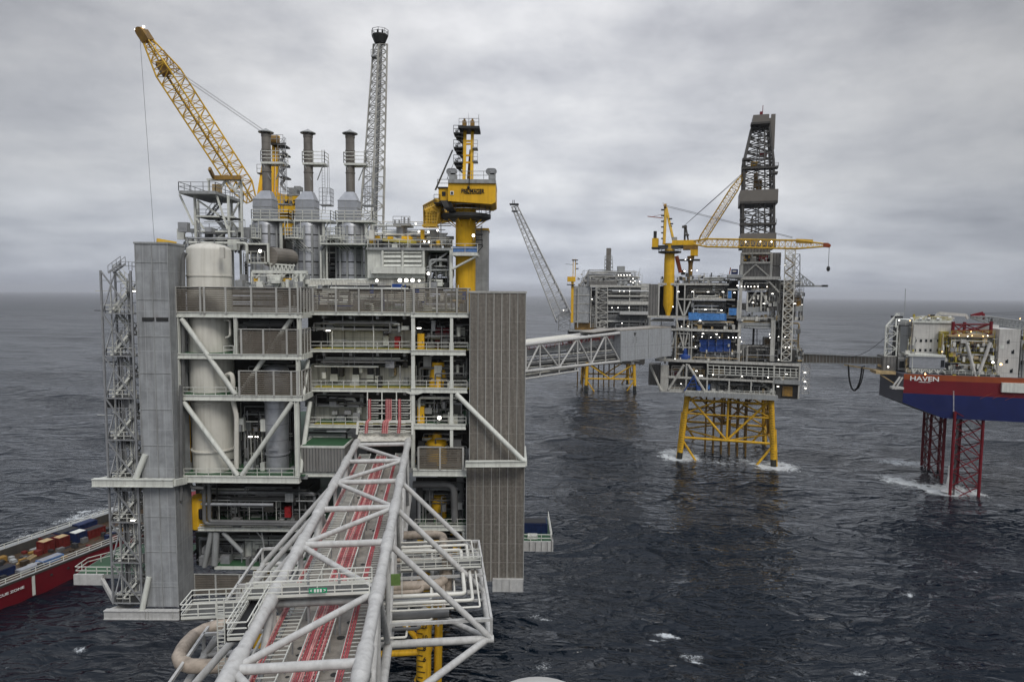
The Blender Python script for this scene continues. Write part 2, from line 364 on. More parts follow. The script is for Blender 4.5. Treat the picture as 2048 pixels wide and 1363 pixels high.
# ---------------------------------------------------------------- the sea
def build_sea():
    rs = np.concatenate([[0.5, 25], np.geomspace(45, 60000, 1000)])
    th = np.concatenate([np.linspace(-180, -62, 24)[:-1], np.linspace(-62, 62, 1000), np.linspace(62, 180, 24)[1:-1]])
    T, RR = np.meshgrid(np.radians(th), rs); X = RR*np.sin(T); Y = RR*np.cos(T)
    rng = np.random.default_rng(11); Z = np.zeros_like(X); DX = np.zeros_like(X); DY = np.zeros_like(X); S = np.zeros_like(X)
    fade_at = RR*.0062
    main = math.radians(200)                       # the swell runs towards the camera and a little to the left
    bands = [(70, 2.0, 8, .021, .7), (36, 8, 28, .013, .45), (12, 26, 60, .017, .3), (7, 60, 130, .026, .16)]
    for cnt, l0, l1, slope, spread in bands:
        for i in range(cnt):
            lam = l0*(l1/l0)**rng.random(); k = 2*math.pi/lam
            a = main + rng.normal(0, spread); ph = rng.random()*6.283
            amp = slope/k*rng.uniform(.6, 1.3)
            f = np.clip((lam/np.maximum(fade_at, 1e-3)-2.0)/3, 0, 1)
            arg = k*(X*math.sin(a)+Y*math.cos(a))+ph
            c = np.cos(arg); s = np.sin(arg)
            Z += amp*f*c; DX -= math.sin(a)*amp*f*s*.85; DY -= math.cos(a)*amp*f*s*.85; S += amp*k*f*c
    foam = np.clip((S-.40)/.25, 0, 1)*.6
    def blob(x, y, r, st, ax=(1, 0), asp=1.0):
        u = (X-x)*ax[0]+(Y-y)*ax[1]; v = -(X-x)*ax[1]+(Y-y)*ax[0]
        return st*np.exp(-(u/r)**2-(v/(r*asp))**2)
    B_ = []
    for x, y, r, st in ((72.6, 271, 9, 1.3), (76, 274, 13, .75), (108.8, 259, 9, 1.5), (114, 258, 10, .8), (90, 262, 11, .55), (84, 303, 10, .7), (118, 296, 11, .8), (101, 268, 9, .5),
                        (158, 226, 7, 1.4), (164, 231, 8, 1.1), (153, 236, 9, .9), (148, 243, 10, .8), (169, 226, 6, .9), (173, 262, 9, .7), (163, 262, 8, .5),
                        (-120, 205, 14, .9), (-131, 190, 12, .8), (-113, 232, 16, .8), (-138, 172, 10, .5), (-150, 150, 12, .5), (56, 487, 12, .9), (90, 484, 12, .9), (70, 490, 16, .6),
                        (-16, 104, 5, 1.1), (-9, 103, 4, .8)):
        foam += blob(x, y, r*.8, st*1.1)
    for px, py, r, st, asp in ((1340, 1262, 3.0, 1.5, .30), (1312, 1272, 1.4, 1.1, .3), (1388, 1305, 2.2, .78, .7), (1395, 1318, 1.6, .8, .5), (1535, 1285, 2.2, .8, .22), (1817, 1194, 2.2, .85, .6), (1715, 1335, 2.4, .72, .6),
                               (1085, 1330, 3, .7, .8), (1630, 1348, 2, .75, .3), (1560, 1210, 3, .6, .25), (1880, 1095, 4, .6, .3), (1540, 880, 4, .7, .3), (1780, 925, 14, .62, .22), (1215, 833, 4, 1.0, .25),
                               (1180, 795, 5, .8, .2), (1090, 1240, 4, .62, .3), (1960, 1150, 3, .6, .3), (1900, 1330, 3, .5, .4), (155, 1292, 2, .8, .4), (1195, 705, 6, .7, .2), (1660, 690, 6, .7, .2)):
        p = WZ(px, py, 0); foam += blob(p.x, p.y, r*1.05, st*1.15, (.96, -.28), asp)
    foam = np.clip(foam, 0, 1.6)
    X = X+DX; Y = Y+DY
    nr, n_t = X.shape; co = np.stack([X, Y, Z], -1).reshape(-1, 3).astype(np.float32)
    i, j = np.meshgrid(np.arange(nr-1), np.arange(n_t), indexing='ij'); j2 = (j+1) % n_t
    q = np.stack([i*n_t+j, (i+1)*n_t+j, (i+1)*n_t+j2, i*n_t+j2], -1).reshape(-1, 4)[:, ::-1].astype(np.int32)
    me = bpy.data.meshes.new('sea'); me.vertices.add(len(co)); me.vertices.foreach_set('co', co.ravel())
    nf = len(q); me.loops.add(nf*4); me.loops.foreach_set('vertex_index', q.ravel()); me.polygons.add(nf)
    me.polygons.foreach_set('loop_start', np.arange(0, nf*4, 4, dtype=np.int32))
    try: me.polygons.foreach_set('loop_total', np.full(nf, 4, dtype=np.int32))
    except Exception: pass
    me.polygons.foreach_set('use_smooth', np.ones(nf, dtype=bool))
    at = me.attributes.new('foam', 'FLOAT', 'POINT'); at.data.foreach_set('value', foam.ravel().astype(np.float32))
    me.update(calc_edges=True)
    o = bpy.data.objects.new('sea', me); COL.objects.link(o); o['kind'] = 'structure'
    o['label'] = 'dark slate grey choppy North Sea water with scattered whitecaps'
    m = bpy.data.materials.new('sea_water'); m.use_nodes = True; t = m.node_tree; p = t.nodes['Principled BSDF']
    g = N(t, 'ShaderNodeNewGeometry'); pos = g.outputs['Position']
    hs = None
    for sc, wt, det, st in ((.34, .50, 1.5, (.45, 1, 1)), (1.0, .085, 1.5, (.5, 1, 1)), (.075, 1.5, 1.5, (.5, 1, 1))):
        mp = N(t, 'ShaderNodeMapping'); mp.inputs['Scale'].default_value = st; mp.inputs['Rotation'].default_value = (0, 0, .35); L(t, pos, mp.inputs[0])
        n = N(t, 'ShaderNodeTexNoise'); n.inputs['Scale'].default_value = sc; n.inputs['Detail'].default_value = det; n.inputs['Roughness'].default_value = .4; n.inputs['Distortion'].default_value = .9
        L(t, mp.outputs[0], n.inputs['Vector'])
        h = mth(t, 'MULTIPLY', mth(t, 'ABSOLUTE', mth(t, 'SUBTRACT', n.outputs[0], .52)), -2*wt)
        hs = h if hs is None else mth(t, 'ADD', hs, h)
    bm = N(t, 'ShaderNodeBump'); bm.inputs['Strength'].default_value = 1; bm.inputs['Distance'].default_value = 1.25; L(t, hs, bm.inputs['Height'])
    L(t, bm.outputs[0], p.inputs['Normal'])
    p.inputs['IOR'].default_value = 1.333; p.inputs['Roughness'].default_value = .04
    a = N(t, 'ShaderNodeAttribute', attribute_name='foam')
    f1 = N(t, 'ShaderNodeTexNoise'); f1.inputs['Scale'].default_value = .34; f1.inputs['Detail'].default_value = 12; f1.inputs['Roughness'].default_value = .66; f1.inputs['Distortion'].default_value = .5; L(t, pos, f1.inputs['Vector'])
    f2 = N(t, 'ShaderNodeTexNoise'); f2.inputs['Scale'].default_value = .022; f2.inputs['Detail'].default_value = 2; L(t, pos, f2.inputs['Vector'])
    f3 = N(t, 'ShaderNodeTexNoise'); f3.inputs['Scale'].default_value = 2.1; f3.inputs['Detail'].default_value = 6; f3.inputs['Roughness'].default_value = .7; f3.inputs['Distortion'].default_value = 1.5; L(t, pos, f3.inputs['Vector'])
    # foam shows where the crest breaks and the fine pattern of bubbles is dense
    s = mth(t, 'ADD', mth(t, 'MULTIPLY', mth(t, 'MINIMUM', a.outputs['Fac'], 1.25), .36), mth(t, 'SUBTRACT', mth(t, 'ADD', f1.outputs[0], mth(t, 'MULTIPLY', f2.outputs[0], .10)), .55))
    s = mth(t, 'ADD', s, mth(t, 'MULTIPLY', mth(t, 'SUBTRACT', f3.outputs[0], .5), .9))
    fm = ramp(t, s, [(.25, 0), (.43, 1)])
    L(t, mixc(t, fm, (.003, .0068, .0125), (.62, .65, .66)), p.inputs['Base Color'])
    sx = N(t, 'ShaderNodeVectorMath', operation='LENGTH'); L(t, pos, sx.inputs[0])
    # waves too small for the mesh far out: the mean slope they have goes into the gloss
    far = ramp(t, mth(t, 'MULTIPLY', sx.outputs['Value'], 1/3000), [(.04, .04), (.15, .09), (.4, .22), (1, .32)])
    L(t, mth(t, 'ADD', mth(t, 'MULTIPLY', fm, .5), far), p.inputs['Roughness']); p.inputs['Specular IOR Level'].default_value = .38
    me.materials.append(m)
build_sea()

# ---------------------------------------------------------------- processing platform (the near one)
F = MAIN
P1 = thing('processing_platform', 'huge open-framed grey processing platform nearest the camera, with louvred decks and yellow jacket legs', 'platform', (-25, 115, 0), kind='thing')
def fascia(b, x0, x1, y0, y1, Y, dep=.5):
    """plate girder along a deck edge: web with a proud flange at top and bottom"""
    h = (y1-y0)*.14
    F.box(b, x0, y0+h, x1, y1-h, Y+.12, dep-.12)
    F.box(b, x0-.5, y0, x1+.5, y0+h, Y, dep+.2); F.box(b, x0-.5, y1-h, x1+.5, y1, Y, dep+.2)
def fence(x0, x1, y0, y1, Y, posts, parent=P1, name='louvre_fence', slats=12):
    b = B(); l, r = F.at(x0, y1, Y), F.at(x1, y1, Y); zt, zb = F.at((x0+x1)/2, y0, Y).z, l.z
    zb = (l.z+r.z)/2
    for i in range(slats):
        z = zb+.12+(zt-zb-.2)*i/(slats-1); b.beam(V((l.x, Y+.22, z)), V((r.x, Y+.22, z)), .16, (zt-zb)/slats*.66)
    o = obj(name, b, M['louvre'], parent)
    p = B()
    for x in posts:
        q = F.at(x, y1, Y); p.box(q.x-.13, q.x+.13, Y-.05, Y+.1, zb-.25, zt+.1)
    p.box(l.x, r.x, Y-.02, Y+.12, zt, zt+.12)
    obj('fence_frame', p, M['galv2'], o)
def fence_side(X, Y0, Y1, zb, zt, parent=P1, slats=12):
    b = B()
    for i in range(slats):
        z = zb+.12+(zt-zb-.2)*i/(slats-1); b.beam(V((X-.22, Y0, z)), V((X-.22, Y1, z)), .16, (zt-zb)/slats*.66)
    o = obj('louvre_fence', b, M['louvre'], parent)
    p = B()
    for i in range(4): y = Y0+(Y1-Y0)*i/3; p.box(X-.1, X+.05, y-.1, y+.1, zb-.2, zt+.1)
    p.box(X-.1, X+.05, Y0, Y1, zt, zt+.14); obj('fence_frame', p, M['galv2'], o)
YL, YM, YR = 90.0, 94.3, 93.5
BACK = 158.0
xs = lambda px, Y: F.at(px, 700, Y).x
zs = lambda py, Y, px=640: F.at(px, py, Y).z
XL, XR = F.at(350, 700, YL).x, F.at(598, 700, YL).x          # left module between its outer columns
XE = F.at(941, 700, YR).x                                    # right end of the decks
# decks: left module
LV = [(624, 635), (707.5, 718), (790, 801)]
for y0, y1 in LV:
    b = B(); fascia(b, 346, 603, y0, y1, YL); obj('deck_girder', b, M['white'], P1)
    b = B(); z = zs(y0, YL, 480); b.box(XL-.3, XR+.3, YL+.55, BACK-20, z-.45, z-.04)
    b.mi = 1; b.box(XL-.2, XR+.2, YL+.3, BACK-21, z-.035, z+.0); obj('deck', b, [M['grey'], M['deck']], P1)
    b = B(); b.beam(V((XR+.25, YL+.6, z-.42)), V((XR+.25, YM+.5, z-.42)), .4, .8); obj('deck_girder', b, M['white'], P1)
# main deck of the left module, with its long left outrigger
b = B(); fascia(b, 352, 598, 952, 965.5, YL, .9); obj('deck_girder', b, M['white'], P1)
z4 = zs(952, YL, 480)
b = B(); b.box(XL-.3, XR+.6, YL+.95, BACK-16, z4-.6, z4-.05); b.mi = 1; b.box(XL, XR+.3, YL+.5, BACK-17, z4-.04, z4); obj('deck', b, [M['grey'], M['deck']], P1)
b = B(); p, q, e = F.at(186, 964, 87.5), F.at(348, 965, 87.5), F.at(372, 960, 90)
b.beam(p, q, .5, .95); b.beam(q, e, .5, .95)
for k in (0, 1): b.beam(p+V((0, 0, .5-k)), q+V((0, 0, .5-k)), .75, .1)
b.beam(p, p+V((6.5, 7.5, 0)), .45, .9); b.beam(p+V((6.5, 7.5, 0)), p+V((10, 7.5, 0)), .45, .9); b.beam(F.at(285, 964, 87.5), F.at(285, 964, 87.5)+V((0, 6, 0)), .4, .8)
obj('outrigger_frame', b, M['white'], P1)
b = B(); b.tube(F.at(271, 957, 87.6), F.at(291, 908, 88.3), .42, 10); obj('brace', b, M['white'], P1, True)
# columns and braces of the left module
for x0, x1, y0, y1 in ((349, 356.5, 635, 708), (350, 357.5, 718, 790), (351.5, 359.5, 801, 952), (467.5, 473, 635, 708), (594, 601, 635, 708), (592, 599, 718, 790), (589, 597.5, 801, 952)):
    b = B(); l = F.at(x0, (y0+y1)/2, YL); r = F.at(x1, (y0+y1)/2, YL); zt, zb = zs(y0, YL, x0), zs(y1, YL, x0); c = (l.x+r.x)/2; h = (r.x-l.x)/2
    b.box(c-h, c-h+.1, YL+.05, YL+.6, zb, zt); b.box(c+h-.1, c+h, YL+.05, YL+.6, zb, zt); b.box(c-h+.1, c+h-.1, YL+.25, YL+.38, zb, zt)
    obj('column', b, M['white'], P1)
for x0, y0, x1, y1 in ((363, 637, 471, 788), (583, 637, 479, 788), (367, 803, 476, 950), (585, 803, 484, 950)):
    yo = 1.3 if (x0, y0) == (583, 637) else .3; b = B(); b.tube(F.at(x0, y0, YL+yo), F.at(x1, y1, YL+yo), .36, 10); obj('brace', b, M['white'], P1, True)
b = B(); b.tube(F.at(620, 803, YM), F.at(600, 945, YL+.6), .34, 10); obj('brace', b, M['white'], P1, True)
b = B(); b.tube(F.at(616, 720, YM), F.at(606, 790, YL+1), .3, 10); obj('brace', b, M['white'], P1, True)
# louvre fences
fence(351, 597, 575, 624, YL, (352, 401, 409, 452, 503, 553, 580, 596))
zt, zb = zs(575, YL, 560), zs(624, YL, 560); fence_side(XR+.3, YL+.3, YM, zb, zt)
fence(478, 597, 659, 707, YL, (483, 527, 574, 596)); fence_side(XR+.3, YL+.3, YM, zs(707.5, YL, 560), zs(659, YL, 560))
fence(478, 597, 742.5, 790, YL, (479, 513, 548, 583, 596)); fence_side(XR+.3, YL+.3, YM, zs(790, YL, 560), zs(742, YL, 560))
fence(618, 829, 578, 623, YM, (626, 672, 718, 764, 810, 827)); fence(829, 941, 577, 624, YR, (828, 874, 914, 936))
fence(836, 926, 895, 937, YR-1, (837, 880, 926)); fence(388, 560, 1149, 1190, YL+3, (389, 432, 480, 526, 559), slats=12)
# middle and right decks
for y0, y1 in ((623, 630.5), (698, 704.5), (776, 783.5)):
    b = B(); fascia(b, 615, 826, y0, y1, YM); obj('deck_girder', b, M['white'], P1)
    z = zs(y0, YM, 720); b = B(); b.box(XR+.4, XE, YM+.75, BACK-20, z-.5, z-.05); b.mi = 1; b.box(XR+.5, XE, YM+.3, YM+2.4, z-.045, z+.01); b.mi = 2; b.box(XR+.5, XE, YM+2.4, BACK-22, z-.045, z); obj('deck', b, [M['inner'], M['walk'], M['deck']], P1)  # slab takes the near-black wall colour, so a dark ceiling is painted in
    for k in range(6):
        x = XR+2+(XE-XR-4)*k/5; b = B(); b.box(x-.2, x+.2, YM+.8, BACK-30, z-1.1, z-.5); obj('deck_beam', b, M['grey'], P1)
for y0, y1, xr in ((625, 634.5, 937), (700, 710, 931), (776, 785.5, 934), (848.5, 858.5, 931)):
    b = B(); fascia(b, 822, xr, y0, y1, YR, .7); obj('deck_girder', b, M['white'], P1)
b = B(); c = F.at(830, 783, YR); b.prism([F.at(x, y, YR-.06) for x, y in ((806, 782), (815, 786), (823, 788.5), (836, 788.5), (845, 785.5))], V((0, .1, 0))); obj('gusset_plate', b, M['white'], P1)
b = B(); fascia(b, 613, 718, 849, 855, YM); obj('deck_girder', b, M['white'], P1)
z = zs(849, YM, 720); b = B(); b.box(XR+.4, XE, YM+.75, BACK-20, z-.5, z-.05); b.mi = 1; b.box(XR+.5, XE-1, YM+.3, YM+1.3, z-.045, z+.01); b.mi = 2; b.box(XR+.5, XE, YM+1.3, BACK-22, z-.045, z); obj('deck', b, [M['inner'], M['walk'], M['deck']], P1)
b = B(); fascia(b, 826, 932, 939, 952, YR-1, 1); obj('deck_girder', b, M['white'], P1)
z5 = zs(939, YR-1, 880); b = B(); b.box(xs(604, YM), XE, YR, BACK-18, z5-.7, z5-.1); obj('deck', b, M['grey'], P1)
b = B(); fascia(b, 600, 690, 944, 953, YL+1.2); obj('deck_girder', b, M['white'], P1)
for x0, x1, ys in ((822.5, 829.5, ((634, 700), (710, 776), (785, 848), (858, 940))), (900, 906, ((634, 700), (710, 776), (785, 848), (858, 895)))):
    for y0, y1 in ys:
        b = B(); F.box(b, x0, y0, x1, y1, YR+.1, .5); obj('column', b, M['white'], P1)
b = B(); b.tube(F.at(912, 787, 93.0), F.at(1047, 921, 91.2), .36, 12); obj('brace', b, M['white'], P1, True)
b = B(); p, q = F.at(931, 927, 91.3), F.at(1051, 926, 91.3); b.beam(p, q, .5, .75); b.beam(p+V((0, 0, .38)), q+V((0, 0, .38)), .8, .08); b.beam(p-V((0, 0, .38)), q-V((0, 0, .38)), .8, .08); b.beam(q, q+V((0, 9, 0)), .45, .8)
obj('outrigger_frame', b, M['white'], P1)
# handrails along the deck edges
for x0, x1, y, Y in ((620, 822, 698, YM), (620, 822, 776, YM), (616, 716, 849, YM), (830, 899, 700, YR), (907, 936, 700, YR), (830, 899, 776, YR), (907, 934, 776, YR), (830, 899, 848, YR), (907, 932, 848, YR),
                     (366, 474, 790, YL), (368, 588, 952, YL), (448, 467, 707, YL), (830, 936, 1052, YR+1)):
    b = B(); b.rail([F.at(x0, y, Y+.15), F.at(x1, y, Y+.15)]); obj('handrail', b, M['rail'], P1)
# rooms and walls behind the middle decks
Y2 = YM+4.2
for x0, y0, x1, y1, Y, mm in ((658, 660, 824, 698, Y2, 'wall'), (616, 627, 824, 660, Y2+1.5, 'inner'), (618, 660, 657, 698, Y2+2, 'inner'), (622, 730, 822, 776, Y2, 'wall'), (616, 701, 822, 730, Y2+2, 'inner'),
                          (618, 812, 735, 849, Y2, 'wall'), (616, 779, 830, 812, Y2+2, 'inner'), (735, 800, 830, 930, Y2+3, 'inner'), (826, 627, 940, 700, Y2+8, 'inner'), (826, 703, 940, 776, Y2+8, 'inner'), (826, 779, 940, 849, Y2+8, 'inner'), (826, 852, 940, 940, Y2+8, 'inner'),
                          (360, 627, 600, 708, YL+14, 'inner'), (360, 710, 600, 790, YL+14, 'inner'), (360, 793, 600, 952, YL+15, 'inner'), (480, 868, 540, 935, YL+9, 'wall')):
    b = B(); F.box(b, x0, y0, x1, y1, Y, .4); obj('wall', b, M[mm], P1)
# equipment standing on the middle decks
def cabinet(label, x0, y0, x1, y1, Y, m, dep=1.2, cat='cabinet', name='cabinet', group=None):
    t = thing(name, label, cat, F.at((x0+x1)/2, y1, Y+dep/2), group)
    b = B(); F.box(b, x0, y0, x1, y1, Y, dep); obj('body', b, M[m], t)
    b = B(); F.box(b, x0+(x1-x0)*.12, y0+(y1-y0)*.1, x1-(x1-x0)*.12, y1-(y1-y0)*.2, Y-.05, .06); obj('door', b, M[m], t)
    b = B(); F.box(b, x0+(x1-x0)*.7, y0+(y1-y0)*.45, x0+(x1-x0)*.8, y0+(y1-y0)*.6, Y-.12, .06); obj('handle', b, M['dark'], t)
    return t
cabinet('red fire cabinet against the beige wall on the upper middle deck', 789, 673, 800, 697, Y2-1.4, 'red')
cabinet('yellow equipment cabinet on the upper right deck beside the column', 835, 667, 848, 699, YR+2, 'yellow')
cabinet('yellow equipment cabinet on the lower right deck behind a handrail', 835, 813, 848, 847, YR+2, 'yellow')
cabinet('dark red container at the back of the upper right deck', 870, 656, 898, 699, YR+4, 'hullred', 3, 'container', 'container')
cabinet('cream control box mounted on the beige wall of the middle deck', 780, 735, 792, 750, Y2-.7, 'tan', .5, 'control box', 'control_box')
cabinet('red hose cabinet in the gloom under the main deck', 569, 1014, 581, 1034, YL+3.5, 'red', .8)
for i, (x0, y0, x1, y1, yd, g) in enumerate(((660, 748, 675, 762, 725, 'leftmost'), (704, 749, 718, 763, 725, 'second from left'), (733, 749, 747, 763, 725, 'third from left'), (750, 751, 760, 765, 735, 'rightmost'), (766, 671, 777, 690, 662, 'upper deck'))):
    t = thing('air_intake', ('grey riser box with dark duct on the beige wall, %s of its row' % g) if i < 4 else 'grey junction box with black duct against the wall of the upper middle deck', 'duct box', F.at((x0+x1)/2, y1, Y2-1))
    b = B(); F.box(b, x0, y0, x1, y1, Y2-1, .9); obj('box', b, M['white'], t); b = B(); F.box(b, x0+1.5, yd, x1-1.5, y0, Y2-.7, .5); obj('duct', b, M['dark'], t)
for i, y in enumerate((718, 792)):
    pass
t = thing('yellow_tank', 'large yellow tapered tank standing on the middle right deck', 'tank', F.at(875, 776, YR+4))
b = B(); c = F.at(876, 776, YR+4); r = F.rad(876, 770, 36, YR+4); b.lathe(c, [(r*1.05, 0), (r, 1.5), (r*.72, 3.6), (r*.7, 4.1)], 16); obj('shell', b, M['yellow'], t, True)
b = B(); b.lathe(c+V((0, 0, 4.1)), [(r*.3, 0), (r*.3, .4)], 10); obj('lid_or_shade', b, M['dark'], t)
t = thing('yellow_tank', 'yellow cylindrical tank below the middle right decks, behind the louvre fence', 'tank', F.at(875, 935, YR+3))
b = B(); c = F.at(874, 936, YR+3.5); r = F.rad(874, 880, 42, YR+3.5); b.lathe(c, [(r, 0), (r, 4), (r*.96, 4.4), (r*.5, 4.8), (r*.4, 5.6)], 18); obj('shell', b, M['yellow'], t, True)
b = B(); b.pipe([c+V((0, -r, 4.4)), c+V((0, -r-.5, 5.2)), c+V((2, -r-.5, 5.2))], .12); obj('outlet_pipe', b, M['gpipe'], t, True)
# vessels of the left module
def vessel(label, px, wpx, ytop, ybot, Y, m, dome, rings=(), skirt=None):
    c = F.at(px, ybot, Y); zt = zs(ytop, Y, px); r = F.rad(px, (ytop+ybot)/2, wpx, Y); h = zt-c.z; t = thing('pressure_vessel', label, 'vessel', c)
    prof = [(r*.93, 0), (r*.93, h*.02)]
    if skirt: prof = [(r*.95, 0), (r*.95, h*skirt), (r, h*(skirt+.02))]
    prof += [(r, h-dome*r)] + [(r*math.cos(a), h-dome*r+dome*r*math.sin(a)) for a in [math.pi/2*i/6 for i in range(1, 7)]]
    b = B(); b.lathe(c, [(max(a, .05), z) for a, z in prof], 40); o = obj('shell', b, M[m], t, True)
    for y in rings:
        z = zs(y, Y, px)-c.z; b = B(); b.lathe(c, [(r*1.0, z-.12), (r*1.03, z-.1), (r*1.03, z+.1), (r*1.0, z+.12)], 40); obj('flange_ring', b, M[m], t, True)
    return t, c, r, h
t, c, r, h = vessel('tall cream pressure vessel with domed top rising through the left decks', 429.5, 82, 486, 945, 94.3, 'vessel', .36, (552, 575, 800, 895), .33)
b = B(); p = F.at(445, 516, 91.1); b.box(p.x-.3, p.x+.3, 90.9, 91.4, p.z, p.z+1.5); obj('manway_hatch', b, M['vessel'], t)
b = B(); b.pipe([F.at(448, 640, 91.8), F.at(460, 640, 91.6), F.at(460, 672, 91.5), F.at(452, 675, 91.8)], .16); obj('nozzle_pipe', b, M['vessel'], t, True)
b = B(); b.pipe([F.at(453, 750, 91.6), F.at(463, 746, 91.2), F.at(466, 760, 91.2), F.at(466, 800, 91.2), F.at(473, 830, 91.2), F.at(473, 935, 91.2)], .34); obj('drain_pipe', b, M['vessel'], t, True)
b = B(); p = F.at(464, 920, 92); b.lathe(p, [(.5, 0), (.5, .1)], 12); obj('manway_hatch', b, M['dark'], t)
t, c, r, h = vessel('smaller grey vessel standing behind the right brace of the left module', 556, 47, 728, 940, 93.6, 'lag', .5, (802, 905))
t = thing('level_sign', 'small dark nameplate lettering on the smaller grey vessel', 'nameplate', F.at(545, 905, 91))
b = B(); F.box(b, 536, 896, 556, 901, 91.6, .1); obj('plate', b, M['lag'], t)
# corner towers clad in sheet metal
def tower(label, x0, x1, ytop, ybot, Y, dep, m, fr=True):
    l, q = F.at(x0[0], ytop, Y), F.at(x0[1], ybot, Y); lx = (l.x+q.x)/2; rx = (F.at(x1[0], ytop, Y).x+F.at(x1[1], ybot, Y).x)/2; xm = (x0[0]+x1[0])/2
    zt, zb = zs(ytop, Y, xm), zs(ybot, Y, xm); t = thing('corner_tower', label, 'clad tower', ((lx+rx)/2, Y+dep/2, zb))
    b = B(); b.box(lx, rx, Y, Y+dep, zb, zt); obj('cladding', b, M[m], t); return t, lx, rx, zb, zt
t, lx, rx, zb, zt = tower('grey zinc clad corner tower at the left end of the near platform', (275, 288), (339, 355), 487, 1212, 88.4, 4.4, 'clad')
b = B()
for i, z in enumerate(np.linspace(zb+3, zt-2.6, 10)):
    b.box(lx-.04, rx+.04, 88.34, 88.42, z-.05, z+.05)
for x in (lx+.06, rx-.06, (lx+rx)/2): b.box(x-.06, x+.06, 88.33, 88.42, zb, zt-.02)
b.box(lx-.1, rx+.1, 88.28, 92.9, zt-.05, zt+.22); obj('seam_strips', b, M['grey'], t)
for a in (284, 312):
    b = B(); F.box(b, a, 634.5, a+24, 642, 88.30, .15); obj('vent_slot', b, M['dark'], t)
b = B(); b.pipe([F.at(362, 770, 89.5), F.at(362, 1000, 89.5)], .25); b.pipe([F.at(371, 505, 91), F.at(366, 515, 91), F.at(366, 940, 91)], .32); obj('downpipe', b, M['gpipe'], t, True)
b = B(); p, q = F.at(210, 1227, 87.6), F.at(360, 1228, 87.6); b.beam(p, q, .5, 1.15); b.beam(p+V((0, 0, .6)), q+V((0, 0, .6)), .8, .1); b.beam(p-V((0, 0, .6)), q-V((0, 0, .6)), .8, .1)
b.beam(p+V((0, 0, .1)), p+V((3.3, 5, 0)), .4, .8); b.beam(p+V((3.3, 5, 0)), p+V((9, 5, 0)), .4, .8)
for x in (290, 296, 345): a = F.at(x, 1228, 87.3); b.box(a.x-.04, a.x+.04, 87.2, 87.4, a.z-.55, a.z+.55)
obj('base_girder', b, M['bridge'], t)
b = B(); b.tube(F.at(284, 1220, 87.7), F.at(298, 1153, 88.3), .38, 10); obj('brace', b, M['white'], t, True)
def louv(label, x0, x1, y0, y1, Y):
    t, lx, rx, zb, zt = tower(label, x0, x1, y0, y1, Y+.35, 8, 'dark')
    b = B(); n = 42
    for i in range(n):
        x = lx+.1+(rx-lx-.2)*(i+.5)/n; b.box(x-.062, x+.062, Y+.05, Y+.3, zb, zt)
    obj('vertical_slats', b, M['slat'], t)
    b = B(); n = 7
    for i in range(n+1): x = lx+(rx-lx)*i/n; b.box(x-.05, x+.05, Y-.02, Y+.2, zb, zt)
    b.box(lx-.15, rx+.15, Y-.05, Y+8.4, zt, zt+.3)
    for k in range(1, 6): z = zb+(zt-zb)*k/6; b.box(lx, rx, Y+.1, Y+.2, z-.02, z+.02)
    obj('mullions', b, M['galv2'], t)
    return t
louv('tall upper tower of vertical brown louvres at the right end of the near platform', (943, 937), (1052, 1048), 586, 921, 93.1)
t = louv('lower tower of vertical brown louvres under the outrigger at the right end', (935, 932), (1049, 1046), 933, 1160, 93.2)
b = B(); F.box(b, 985, 1158, 1046, 1183, 92.8, .6)
for x in (1004, 1020, 1046): F.box(b, x-.4, 1158, x+.4, 1183, 92.7, .1)
obj('base_girder', b, M['bridge'], t)
t, lx, rx, zb, zt = tower('grey clad service tower rising behind the yellow crane pedestal', (950, 952), (975, 977), 460, 600, 112, 5, 'clad')
b = B(); b.box(lx-.1, rx+.1, 111.9, 117.1, zt, zt+.35); obj('cap', b, M['boom'], t)
